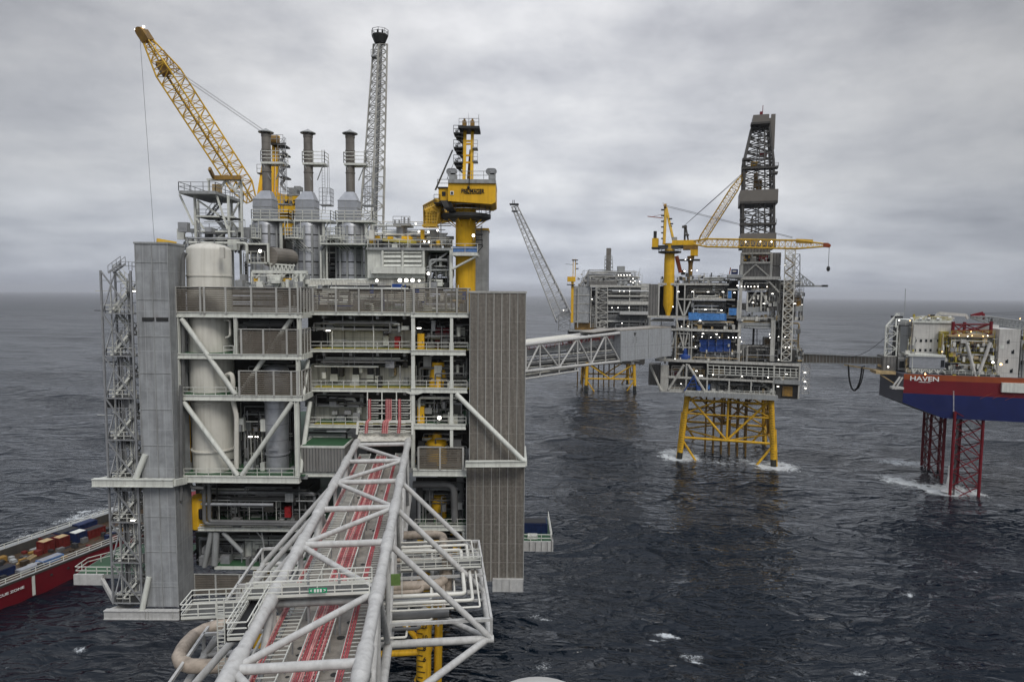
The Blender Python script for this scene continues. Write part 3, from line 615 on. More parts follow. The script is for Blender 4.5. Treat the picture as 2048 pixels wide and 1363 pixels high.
# stair tower on the far left
ST = thing('stair_tower', 'galvanised open stair tower beside the grey clad corner tower', 'stair tower', F.at(245, 1215, 88))
sx0, sx1, sy0, sy1 = F.at(213, 850, 88.4).x, F.at(272, 850, 88.4).x, 88.4, 91.6; sz1, sz0 = zs(541, 88.4, 240), zs(1205, 88.4, 240)
for x, y in ((sx0, sy0), (sx1, sy0), (sx0, sy1), (sx1, sy1)):
    b = B(); b.bar(V((x, y, sz0)), V((x, y, sz1)), .17); obj('leg', b, M['galv'], ST)
nl = 8; hz = (sz1-sz0)/nl
for i in range(nl):
    z = sz0+hz*i; b = B(); d = 1 if i % 2 else -1
    b.bar(V((sx0, sy0, z)), V((sx1, sy0, z)), .11); b.bar(V((sx0, sy1, z)), V((sx1, sy1, z)), .11); b.bar(V((sx0, sy0, z)), V((sx0, sy1, z)), .11); b.bar(V((sx1, sy0, z)), V((sx1, sy1, z)), .11)
    b.bar(V((sx0, sy0, z+hz)), V((sx1, sy0, z)), .12); b.bar(V((sx0, sy1, z)), V((sx1, sy1, z+hz)), .12); b.bar(V((sx0, sy0, z)), V((sx0, sy1, z+hz)), .11)
    obj('bracing', b, M['galv'], ST)
    b = B(); b.box(sx0+.3, sx1+1.2, sy0+.2, sy1-.2, z-.08, z+.08); o = obj('landing', b, M['grate'], ST)
    b = B(); b.rail([V((sx0+.3, sy0+.2, z)), V((sx1+.1, sy0+.2, z))]); b.rail([V((sx0+.3, sy0+.2, z)), V((sx0+.3, sy1-.2, z))]); obj('handrail', b, M['rail'], o)
    b = B(); b.stair(V((sx0+.8, sy0+.35, z)), V((sx0+3.3, sy0+.35, z+hz/2)), V((0, 1.1, 0)), 12); obj('stair_flight', b, M['rail'], ST)
    b = B(); b.stair(V((sx0+3.3, sy0+1.7, z+hz/2)), V((sx0+.8, sy0+1.7, z+hz)), V((0, 1.1, 0)), 12); obj('stair_flight', b, M['rail'], ST)
    b = B(); b.box(sx0+3.2, sx1+1.2, sy0+.3, sy1-.2, z+hz/2-.08, z+hz/2+.08); o = obj('landing', b, M['grate'], ST)
    b = B(); b.rail([V((sx0+2.6, sy0+.25, z+hz/2)), V((sx1+1.2, sy0+.25, z+hz/2))]); obj('handrail', b, M['galv'], o)
    b = B()
    for k in range(7): xx = sx1+.25+.16*k; b.bar(V((xx, sy0+1.2+.2*(k % 3), z)), V((xx, sy0+1.2+.2*(k % 3), z+hz)), .05)
    b.box(sx1+.2, sx1+1.4, sy0+1.6, sy0+1.7, z+hz*.3, z+hz*.36); obj('cable_riser', b, M['dark'], ST)
b = B(); b.rail([V((sx0+2.5, sy0+.2, sz1+.1)), V((sx1+1, sy0+.2, sz1+.1))]); obj('handrail', b, M['galv'], ST); b = B(); b.rail([V((sx0+2.5, sy1, sz1+.1)), V((sx1+1, sy1, sz1+.1))]); obj('handrail', b, M['galv'], ST); b = B(); b.stair(V((sx0+.8, sy0+.4, sz1-.3)), V((sx0+2.6, sy0+.4, sz1+1)), V((0, 1.1, 0)), 6); obj('stair_flight', b, M['galv'], ST)
sb = {}; clutter(sb, F, 278, 286, 545, 1205, 89, 92, 80, 5, ['dark', 'galv', 'grey', 'rail']); clutter(sb, F, 236, 284, 545, 1205, 89, 91.4, 60, 6, ['galv', 'rail', 'dark'])
for i in range(16):
    z = sz0+hz*.5*i; m_ = sb.setdefault('galv', B()); m_.bar(V((sx0+1.4, sy0, z)), V((sx0+1.4, sy0, z+hz*.5)), .05); m_.bar(V((sx0, sy1, z+hz*.25)), V((sx1+1.2, sy1, z+hz*.25)), .06); m_.bar(V((sx0, sy0, z+hz*.27)), V((sx1, sy0, z+hz*.27)), .05)
for m_, b in sb.items(): obj('scaffolding', b, M[m_], ST, kind='stuff')
# boat landing platform low on the left
t = thing('laydown_platform', 'green floored laydown platform jutting out low on the left, over the water', 'platform', F.at(215, 1160, 92))
z = zs(1150, 92, 180); p, q = F.at(148, 1150, 92), F.at(232, 1150, 92)
b = B(); b.box(p.x, q.x+7, 92.4, 104, z-.6, z); obj('floor', b, M['grey'], t); b = B(); b.box(p.x+.1, q.x+7, 92.5, 104, z, z+.02); obj('floor_coating', b, M['deck'], t)
b = B(); b.box(p.x-.1, q.x-2, 92, 92.4, z-1.5, z+.1); b.beam(V((q.x-2.3, 92.2, z-.6)), F.at(230, 1205, 90), .4, .6); obj('edge_girder', b, M['bridge'], t)
b = B(); b.rail([V((q.x+5, 92.3, z)), V((p.x, 92.3, z)), V((p.x-.2, 95.5, z)), V((p.x+9, 106, z))], 1.2, r=.07); obj('handrail', b, M['rail'], t)
# laydown platform low on the right
t = thing('laydown_platform', 'green floored laydown platform low on the right, holding a blue container', 'platform', F.at(1075, 1090, 100))
z = zs(1083, 100, 1075); p, q = F.at(1040, 1083, 100), F.at(1104, 1083, 100)
b = B(); b.box(p.x, q.x, 100.2, 111, z-.6, z-.02); obj('floor', b, M['grey'], t); b = B(); b.box(p.x, q.x-.1, 100.3, 111, z-.02, z); obj('floor_coating', b, M['deck'], t)
b = B(); b.box(p.x, q.x, 99.9, 100.2, z-1.55, z+.1)
for x in (1060, 1072, 1084, 1096): c = F.at(x, 1090, 99.9); b.box(c.x-.05, c.x+.05, 99.75, 99.95, z-1.55, z+.1)
b.box(q.x-.1, q.x+.2, 99.9, 111, z-1.55, z+.1); obj('edge_girder', b, M['bridge'], t)
b = B(); b.rail([V((p.x, 100.1, z)), V((q.x, 100.1, z)), V((q.x, 111, z))], 1.2, r=.07); obj('handrail', b, M['rail'], t)
def container(label, c, sx, sy, sz, m, rot=0, group=None, ribs=True, lid_or_shade=None, name='container'):
    t = thing(name, label, 'container', c, group); e1 = V((math.cos(rot), math.sin(rot), 0)); e2 = V((-e1.y, e1.x, 0))
    def bb(b, x0, x1, y0, y1, z0, z1): b.hexa([c+e1*x+e2*y+V((0, 0, z0)) for x, y in ((x0, y0), (x1, y0), (x1, y1), (x0, y1))], V((0, 0, z1-z0)))
    b = B(); bb(b, -sx/2+.06, sx/2-.06, -sy/2+.06, sy/2-.06, .1, sz-.08); obj('body', b, M[m], t)
    b = B()
    for x in (-1, 1):
        for y in (-1, 1): bb(b, x*sx/2-.1, x*sx/2+.1, y*sy/2-.1, y*sy/2+.1, 0, sz)
        bb(b, -sx/2, sx/2, x*sy/2-.08, x*sy/2+.08, sz-.16, sz+.02); bb(b, -sx/2, sx/2, x*sy/2-.08, x*sy/2+.08, 0, .16)
        bb(b, x*sx/2-.08, x*sx/2+.08, -sy/2+.08, sy/2-.08, sz-.15, sz+.01)
    for i in range(1, max(2, int(sx/.8))): x = -sx/2+sx*i/max(2, int(sx/.8)); bb(b, x-.05, x+.05, -sy/2-.03, -sy/2+.1, .16, sz-.16)
    obj('corner_frame', b, M[m], t)
    if lid_or_shade: b = B(); bb(b, -sx/2+.15, sx/2-.15, -sy/2+.15, sy/2-.15, sz-.06, sz+.08); obj('lid_or_shade', b, M[lid_or_shade], t)
    return t
c = F.at(1066, 1066, 105); c.z = z; container('blue container with a pale mark standing on the low right platform', c, 4.6, 2.6, 1.7, 'navy', lid_or_shade='black')
c = F.at(1065, 1072, 101.6); c.z = z; container('small white box beside the rail of the low right platform', c, 1.4, .9, .6, 'white', name='box')
# green roofed shed next to the footbridge
t = thing('shed', 'corrugated grey shed with a flat green roof beside the footbridge', 'shed', F.at(646, 943, 93))
p, q = F.at(603, 942, 91), F.at(689, 942, 91); z0, z1 = zs(943, 91, 646), zs(895, 91, 646)
b = B(); b.box(p.x, q.x, 91, 96.4, z0, z1); obj('wall', b, M['corru'], t); b = B(); b.box(p.x-.1, q.x+.1, 90.9, 96.5, z1, z1+.3); obj('roof_edge', b, M['white'], t)
b = B(); b.box(p.x+.1, q.x-.1, 91.1, 96.3, z1+.3, z1+.33); obj('roof', b, M['deck'], t)

# ---------------------------------------------------------------- pipework, lights and cellar deck of the near platform
PIPES = [0]
def runs(parent, fr, x0, x1, y0, y1, o0, o1, n, r, mats, seed, drop=.35, lim=85):
    """horizontal pipe runs hung through a bay; the first ones as parts, the rest as one mass"""
    rr = random.Random(seed); bulk = {}
    for i in range(n):
        off = rr.uniform(o0, o1); a, c = sorted((rr.uniform(x0, x1), rr.uniform(x0, x1)))
        if c-a < (x1-x0)*.3: a, c = x0+rr.random()*(x1-x0)*.2, x1-rr.random()*(x1-x0)*.2
        y = rr.uniform(y0, y1); p, q = fr.at(a, y, off), fr.at(c, y, off); q.z = p.z; m = rr.choice(mats); ra = r*rr.choice((.5, .7, 1, 1, 1.6))
        pts = [p, q]; dn = fr.at(a, y1, off).z
        u = rr.random()
        if u < drop: pts = [V((p.x, p.y, dn))] + pts
        elif u < drop*1.7: pts = pts + [V((q.x, q.y, dn))]
        elif u < drop*2.2: pts = pts + [q+fr.e2*rr.uniform(2, 6)]
        b = B() if PIPES[0] < lim and parent is P1 else bulk.setdefault(m, B())
        b.pipe(pts, ra, 6)
        if b is not bulk.get(m): PIPES[0] += 1; obj('pipe', b, M[m], parent, True)
    return bulk
BULK = {}
def addruns(*a, **k):
    for m, b in runs(*a, **k).items():
        t = BULK.setdefault(m, B()); n = len(t.v); t.v += b.v; t.f += [tuple(i+n for i in f) for f in b.f]; t.m += b.m
G = ['gpipe', 'gpipe', 'grey', 'dark', 'galv', 'white']
addruns(P1, F, 622, 820, 634, 662, YM+1, YM+3.6, 12, .13, G, 1)
addruns(P1, F, 622, 820, 706, 732, YM+1, YM+3.6, 12, .13, G, 2)
addruns(P1, F, 618, 735, 786, 812, YM+1, YM+3.6, 10, .14, G, 3)
addruns(P1, F, 832, 938, 638, 690, YR+2, YR+7, 12, .14, G, 4, .6)
addruns(P1, F, 832, 938, 714, 770, YR+2, YR+7, 12, .14, G, 5, .6)
addruns(P1, F, 832, 938, 790, 842, YR+2, YR+7, 12, .14, G, 6, .6)
addruns(P1, F, 832, 935, 862, 932, YR+1, YR+7, 10, .14, G, 7, .6)
addruns(P1, F, 476, 598, 638, 660, YL+2, YL+8, 8, .14, G, 8)
addruns(P1, F, 476, 598, 720, 745, YL+2, YL+8, 8, .14, G, 9)
addruns(P1, F, 478, 540, 803, 945, YL+5, YL+9, 16, .14, G+['yellow'], 10, .6)
addruns(P1, F, 362, 395, 640, 945, YL+4, YL+9, 12, .16, G, 11, .8)
addruns(P1, F, 395, 640, 970, 1008, YL+2, YL+9, 22, .16, G, 12, .5)
addruns(P1, F, 400, 640, 1010, 1050, YL+4, YL+9, 10, .16, G, 13, .4)
addruns(P1, F, 395, 640, 1064, 1120, YL+5, YL+10, 16, .16, G, 14, .6)
addruns(P1, F, 832, 936, 955, 1045, YR+2, YR+8, 12, .17, G, 15, .5)
addruns(P1, F, 832, 936, 1062, 1120, YR+2, YR+8, 16, .14, G+['yellow'], 16, .7)
addruns(P1, F, 612, 720, 856, 880, YM+.5, YM+3, 6, .15, G, 17)
# ceiling hangers
for x in (647, 685, 708, 745, 782):
    for y0, y1 in ((631, 662), (705, 730)):
        b = B(); F.box(b, x, y0, x+1.2, y1, YM+1.5, .1); obj('pipe_hanger', b, M['galv'], P1)
# cellar deck under the main deck
b = B(); fascia(b, 396, 640, 1055, 1062, YL+2.5, .6); obj('deck_girder', b, M['white'], P1)
z = zs(1055, YL+2.5, 500); b = B(); b.box(xs(392, YL+3), xs(700, YL+3), YL+3.1, 150, z-.5, z-.05); b.mi = 1; b.box(xs(392, YL+3), xs(700, YL+3), YL+3.1, 150, z-.04, z); obj('deck', b, [M['grey'], M['deck']], P1)
b = B(); b.rail([F.at(400, 1055, YL+2.6), F.at(640, 1055, YL+2.6)], .55, rows=1); obj('handrail', b, M['rail'], P1)
for dx, dy in ((0, 0), (10, 0)):
    b = B(); b.pipe([F.at(408+dx, 962, YL+2), F.at(409+dx, 1046+dy-.4*dx, YL+2), F.at(660, 1046-.4*dx+3, YL+2)], .3, 10); obj('pipe', b, M['gpipe'], P1, True)
b = B(); b.pipe([F.at(380, 960, YL+1), F.at(382, 974, YL+1), F.at(408, 975, YL+1)], .28, 10); obj('pipe', b, M['gpipe'], P1, True)
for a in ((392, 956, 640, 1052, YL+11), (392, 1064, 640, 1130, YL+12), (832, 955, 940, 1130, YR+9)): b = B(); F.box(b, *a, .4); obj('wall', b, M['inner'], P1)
zg = zs(1132, YL+3.5, 480); b = B(); b.box(xs(417, YL+3.5), xs(640, YL+3.5), YL+3.5, 150, zg-.5, zg); b.mi = 1; b.box(xs(418, YL+3.5), xs(640, YL+3.5), YL+3.6, YL+12, zg, zg+.03); obj('deck', b, [M['white'], M['deck']], P1)
for x0, y0, x1, y1, r in ((423, 1062, 409, 1132, .38), (446, 1064, 484, 1103, .32), (433, 1062, 429, 1128, .5), (523, 1062, 529, 1100, .12), (514, 1063, 527, 1080, .1)):
    b = B(); b.tube(F.at(x0, y0, YL+3.2), F.at(x1, y1, YL+3.6), r, 10); obj('brace', b, M['grey'], P1, True)
t = thing('ventilation_duct', 'large pale elbow air duct curving down to the lower green deck', 'duct', F.at(500, 1120, 98))
b = B(); b.pipe([F.at(640, 1085, 98), F.at(500, 1086, 98), F.at(498, 1112, 98)], 1.25, 14, 1.6); obj('duct_run', b, M['white'], t, True)
b = B(); p = F.at(497, 1118, 98); b.lathe(V((p.x, 98, p.z-.3)), [(1.75, 0), (1.3, 1.1)], 4); obj('outlet_hood', b, M['white'], t)
# right side of the cellar deck
b = B(); fascia(b, 838, 938, 1052, 1061, YR+.8, .7); obj('deck_girder', b, M['white'], P1)
z = zs(1052, YR+.8, 880); b = B(); b.box(xs(832, YR), XE, YR+1.5, 150, z-.5, z-.05); b.mi = 1; b.box(xs(832, YR), XE, YR+1.5, 150, z-.04, z); obj('deck', b, [M['grey'], M['deck']], P1)
b = B(); b.pipe([F.at(826, 968, YR+1.5), F.at(908, 968, YR+1.5), F.at(909, 1040, YR+1.5)], .55, 12, 2.4); obj('pipe', b, M['gpipe'], P1, True)
for x0, y0, x1, y1 in ((927, 1062, 934, 1100), (853, 1062, 846, 1130), (931, 1062, 962, 1108)):
    b = B(); b.tube(F.at(x0, y0, YR+1), F.at(x1, y1, YR+1), .32, 10); obj('brace', b, M['white'], P1, True)
for x0, x1, ys in ((862, 900, 1050), (892, 902, 1050)):
    pass
t = thing('yellow_tank', 'dark yellow upright tank in the shade at the right end of the cellar deck', 'tank', F.at(878, 1050, YR+5))
b = B(); c = F.at(878, 1050, YR+5); b.lathe(c, [(1.2, 0), (1.2, 4.4), (.9, 4.9), (.3, 5.1)], 16); obj('shell', b, M['yellow'], t, True); b = B(); b.pipe([c+V((0, 0, 5)), c+V((0, 0, 5.6)), c+V((2.5, 0, 5.6))], .15); obj('outlet_pipe', b, M['gpipe'], t, True)
t = thing('yellow_tank', 'yellow round vessel end in the gloom beside the left clad corner tower', 'tank', F.at(400, 1050, YL+4))
b = B(); c = F.at(402, 1052, YL+4.5); b.lathe(c, [(1.5, 0), (1.6, 2), (1.6, 4.2), (1.1, 4.9), (.1, 5.1)], 18); obj('shell', b, M['yellow'], t, True); b = B(); b.pipe([c+V((1.0, -1.5, 2)), c+V((1.0, -2, 2)), c+V((1.0, -2, 3.4))], .3); obj('valve', b, M['black'], t, True)
# bottom of the topside and the jacket
ZB = 27.3
b = B(); b.box(F.at(390, 1180, 94).x, F.at(992, 1180, 94).x, 97, 152, ZB, ZB+1.2)
for k in range(9): x = -47+5.6*k; b.box(x-.3, x+.3, 97, 152, ZB-1.1, ZB)
obj('bottom_deck', b, M['grey'], P1)
for k, (x, y) in enumerate(((-47.5, 98), (-27, 98), (-8, 98), (-47.5, 125), (-27, 125), (-8, 125), (-6, 97))):
    b = B(); b.beam(V((x, y, ZB)), V((x, y, z4-1)), 1.1); obj('column', b, M['grey'], P1)
def jacket_leg(parent, p, q, r, m='jacket', zg=2.2):
    """leg from the seabed side p up to q, dark with growth round the waterline"""
    d = (q-p)/(q.z-p.z); a = p+d*(zg-p.z)
    b = B(); b.tube(a, q, r, 16); o = obj('leg', b, M[m], parent, True)
    b = B(); b.tube(p, a, r*1.03, 16); obj('waterline_growth', b, M['growth'], o, True)
    return o, d
J = thing('steel_jacket', 'yellow tubular jacket carrying the near platform, one leg marked with depth numbers', 'jacket', (-25, 120, 0))
JL = []
for x, y in ((-15.2, 107), (-43, 104), (-15.2, 142), (-43, 142)):
    o, d = jacket_leg(J, V((x*1.0, y, -6)), V((x*.985, y+.5, ZB)), 1.3); JL.append(o)
for a, c in (((-15.2, 107), (-43, 104)), ((-15.2, 107), (-15.2, 142)), ((-43, 104), (-43, 142)), ((-15.2, 142), (-43, 142))):
    b = B(); b.tube(V((a[0], a[1], 7)), V((c[0], c[1], 7)), .55, 12); obj('brace', b, M['jacket'], J, True)
    mpt = V(((a[0]+c[0])/2, (a[1]+c[1])/2, ZB-1))
    for e in (a, c): b = B(); b.tube(V((e[0], e[1], 8)), mpt, .5, 12); obj('brace', b, M['jacket'], J, True)
b = B(); b.tube(F.at(862, 1290, 110), F.at(833, 1362, 107.3), .55, 12); obj('brace', b, M['jacket'], J, True)
b = B(); b.tube(V((-13.0, 109, -5)), V((-12.6, 109, 16.5)), .75, 12); obj('pile_sleeve', b, M['jacket'], J, True)
for zz in range(3, 15):
    b = B(); b.lathe(V((-15.2+.23*(zz+6)/33, 107+.5*(zz+6)/33, zz)), [(1.315, -.06), (1.315, .06)], 16) if False else b.tube(V((-15.2, 107, zz))+V((-.9, -1.03, 0)), V((-15.2, 107, zz))+V((.1 if zz % 2 else .5, -1.31, 0)), .07, 4)
    obj('depth_tick', b, M['ink'], JL[0])
for zz in (6, 8, 10, 12):
    text(JL[0], str(zz), V((-14.75, 105.55, zz+.45)), 1.05, M['ink'], name='depth_number')

# ---------------------------------------------------------------- what stands on the top deck
ZT = zs(624, YL, 480)
ZR = zs(497, 104, 790)
b = B(); b.box(XL, XE, 96, 150, ZT-.4, ZT); obj('deck', b, M['grate'], P1)
# process block behind the fence: floors between stacks
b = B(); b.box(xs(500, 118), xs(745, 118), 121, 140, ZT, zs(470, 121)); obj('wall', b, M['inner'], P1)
addruns(P1, F, 485, 745, 500, 572, 117, 120, 26, .2, ['grey', 'gpipe', 'white', 'dark'], 21, .7, 100)
addruns(P1, F, 740, 905, 440, 492, 106, 114, 26, .14, ['white', 'galv', 'grey', 'pipe'], 22, .8, 100)
addruns(P1, F, 850, 905, 505, 574, 104, 112, 16, .16, ['grey', 'gpipe', 'dark', 'white'], 23, .8, 100)
addruns(P1, F, 360, 500, 470, 500, 96, 106, 14, .14, ['white', 'galv', 'grey'], 24, .6, 100)
addruns(P1, F, 620, 830, 572, 622, 97, 103, 14, .2, ['grey', 'white', 'dark', 'gpipe'], 25, .5, 100)
addruns(P1, F, 362, 600, 580, 622, 95, 100, 10, .3, ['grey', 'white', 'gpipe'], 26, .3, 100)
addruns(P1, F, 832, 936, 580, 622, 96, 103, 10, .2, ['tan', 'grey', 'white'], 27, .6, 100)
for a in ((485, 745, 445, 572, 117, 119, 70, ['white', 'grey', 'dark', 'galv']), (740, 905, 466, 497, 105, 112, 110, ['white', 'galv', 'dark', 'pipe', 'grey', 'yellow']), (850, 902, 505, 578, 104.5, 110, 60, ['dark', 'grey', 'white', 'gpipe']), (362, 500, 440, 500, 97, 107, 50, ['white', 'galv', 'grey']), (478, 620, 545, 578, 95, 99, 60, ['white', 'rail', 'galv', 'grey', 'galv']),
          (620, 936, 560, 622, 96, 102, 110, ['white', 'grey', 'galv', 'dark', 'pipe', 'blue', 'galv']), (620, 820, 634, 697, YM+1.5, YM+3.8, 16, ['white', 'grey', 'dark', 'galv', 'inner']), (620, 820, 708, 775, YM+1.5, YM+3.8, 14, ['white', 'grey', 'dark', 'galv', 'inner']), (618, 730, 788, 848, YM+1.5, YM+3.8, 12, ['white', 'grey', 'dark', 'galv']),
          (832, 938, 636, 699, YR+2, YR+7, 60, ['dark', 'grey', 'white', 'galv', 'gpipe']), (832, 938, 712, 775, YR+2, YR+7, 60, ['dark', 'grey', 'white', 'gpipe']), (832, 938, 788, 847, YR+2, YR+7, 60, ['dark', 'grey', 'white', 'galv']), (832, 936, 862, 934, YR+1, YR+6, 40, ['dark', 'grey', 'yellow', 'gpipe']),
          (476, 592, 636, 706, YL+2, YL+9, 40, ['dark', 'grey', 'gpipe']), (476, 592, 803, 948, YL+3, YL+9, 90, ['dark', 'grey', 'gpipe', 'galv', 'white']), (360, 398, 640, 948, YL+3, YL+10, 60, ['dark', 'grey', 'gpipe', 'yellow']), (398, 640, 968, 1052, YL+3, YL+10, 120, ['dark', 'grey', 'gpipe', 'inner', 'white']), (398, 640, 1064, 1128, YL+4, YL+10, 90, ['dark', 'grey', 'gpipe', 'galv']), (832, 936, 956, 1050, YR+2, YR+8, 60, ['dark', 'grey', 'gpipe']), (832, 936, 1062, 1124, YR+2, YR+8, 90, ['dark', 'grey', 'galv', 'yellow', 'gpipe'])):
    clutter(BULK, F, *a[:7], int(a[0]+a[2]), a[7])
b = B(); F.box(b, 850, 500, 899, 545, 111, .4); obj('wall', b, M['inner'], P1)
# louvred plant house
t = thing('plant_house', 'pale green grey louvred plant house on the top deck left of the crane pedestal', 'plant house', F.at(790, 580, 106))
b = B(); F.box(b, 735, 498, 849, 556, 104.4, 8); obj('wall', b, M['white'], t)
b = B(); F.box(b, 752, 556, 850, 600, 104.8, 7); obj('lower_wall', b, M['wall'], t)
b = B(); F.box(b, 732, 495, 905, 500, 103.8, 9); obj('roof', b, M['grey'], t)
for x0, x1 in ((767, 802), (806, 843)):
    for k in range(5): b = B(); p, q = F.at(x0, 506+9*k, 104), F.at(x1, 506+9*k, 104); b.hexa([p, q, q+V((0, .35, .5)), p+V((0, .35, .5))], V((0, .06, .1))); obj('louvre_blade', b, M['white'], t)
for x in (763, 803, 845): b = B(); F.box(b, x, 499, x+4, 536, 103.9, .5); obj('post', b, M['white'], t)
b = B(); F.box(b, 742, 534, 850, 547, 103.7, 1.2); obj('gutter', b, M['white'], t)
for x in (899,): b = B(); F.box(b, x, 500, x+6, 582, 103.6, .6); obj('post', b, M['white'], t)
b = B(); b.rail([F.at(735, 496, 103.9), F.at(905, 496, 103.9)], 1.3, r=.06); obj('handrail', b, M['rail'], t)
b = B(); b.tube(F.at(854, 535, 104.6), F.at(894, 506, 104.6), .16); b.tube(F.at(850, 540, 104.6), F.at(899, 540, 104.6), .16); obj('brace', b, M['grey'], t)
t = thing('crane_platform', 'small platform with blue mesh fence round the yellow crane pedestal', 'platform', F.at(930, 512, 104))
b = B(); F.box(b, 905, 504.5, 955, 511, 102.6, 6); obj('floor', b, M['white'], t); b = B(); F.box(b, 906, 493, 954, 504, 102.6, .1); obj('mesh_fence', b, M['bluef'], t)
b = B(); b.rail([F.at(905, 504, 102.5), F.at(955, 504, 102.5)], 1.35, r=.05); obj('handrail', b, M['rail'], t); b = B(); b.tube(F.at(953, 512, 103), F.at(905, 538, 103.6), .2); obj('brace', b, M['white'], t)
# access tower at the top left
A = thing('access_tower', 'open lattice access tower with railed top platform beside the left crane boom', 'access tower', F.at(430, 480, 100))
za = F.at(395, 387, 97).z; fl, frt = F.at(357.5, 387, 97), F.at(431, 388, 97); frt.z = fl.z; bl = fl+V((0, 10, 0)); br_ = frt+V((0, 10, 0))
b = B(); b.hexa([fl, frt, br_, bl], V((0, 0, .45))); obj('floor', b, M['grey'], A)
b = B(); b.rail([p+V((0, 0, .45)) for p in (bl, fl, frt, br_, bl)], 1.3, r=.06); obj('handrail', b, M['galv'], A)
zl = ZT+3
for px, Y in ((390, 99), (396, 105), (457, 99), (463, 105), (479, 107)):
    p = F.at(px, 410, Y); b = B(); b.bar(V((p.x, Y, zl)), V((p.x, Y, za)), .22); obj('post', b, M['white'], A)
for x0, y0, x1, y1, Y in ((359, 389, 387, 450, 98), (433, 390, 455, 458, 98), (395, 400, 452, 440, 99), (393, 437, 408, 458, 99), (478, 405, 462, 436, 105), (462, 440, 478, 462, 105), (462, 455, 438, 475, 100), (400, 478, 462, 478, 99), (392, 432, 470, 434, 99), (392, 462, 470, 463, 99)):
    b = B(); b.bar(F.at(x0, y0, Y), F.at(x1, y1, Y), .17); obj('brace', b, M['white'], A)
for x0, y0, x1, y1 in ((412, 434, 437, 404), (428, 436, 450, 460), (448, 462, 424, 478)):
    b = B(); b.stair(F.at(x0, y0, 101), F.at(x1, y1, 101), V((0, 1.2, 0)), 10); obj('stair_flight', b, M['galv'], A)
for y in (434, 462, 478): b = B(); F.box(b, 394, y-.6, 468, y+.8, 100, 4); obj('landing', b, M['grate'], A)
for y in (434, 462): b = B(); b.rail([F.at(394, y, 99.8), F.at(468, y, 99.8)], 1.2); obj('handrail', b, M['galv'], A)
gz = F.at(450, 358, 99)
b = B(); F.box(b, 413, 357, 485, 361, 99, .5); F.box(b, 415.5, 361, 418, 388, 99, .4); F.box(b, 481, 361, 484, 480, 99.5, .4); b.beam(F.at(452, 360, 99.2), F.at(440, 378, 99.2), .3); b.beam(F.at(452, 360, 99.2), F.at(474, 384, 99.2), .3); b.beam(F.at(480, 364, 99.2), F.at(470, 380, 99.2), .25); obj('gantry', b, M['white'], A)
b = B(); b.beam(F.at(427, 355, 98.6), F.at(482, 355, 98.6), .35, .6); b.beam(F.at(427, 354, 98.6), F.at(419, 337, 97), .35, .6); obj('monorail_beam', b, M['rustshade'], A)
b = B(); F.box(b, 424, 368, 437, 384, 98, 1.2); obj('hoist', b, M['tan'], A)
b = B(); b.beam(F.at(314, 480, 91), F.at(352, 487, 93), .4, .5); obj('monorail_beam', b, M['boom'], A)
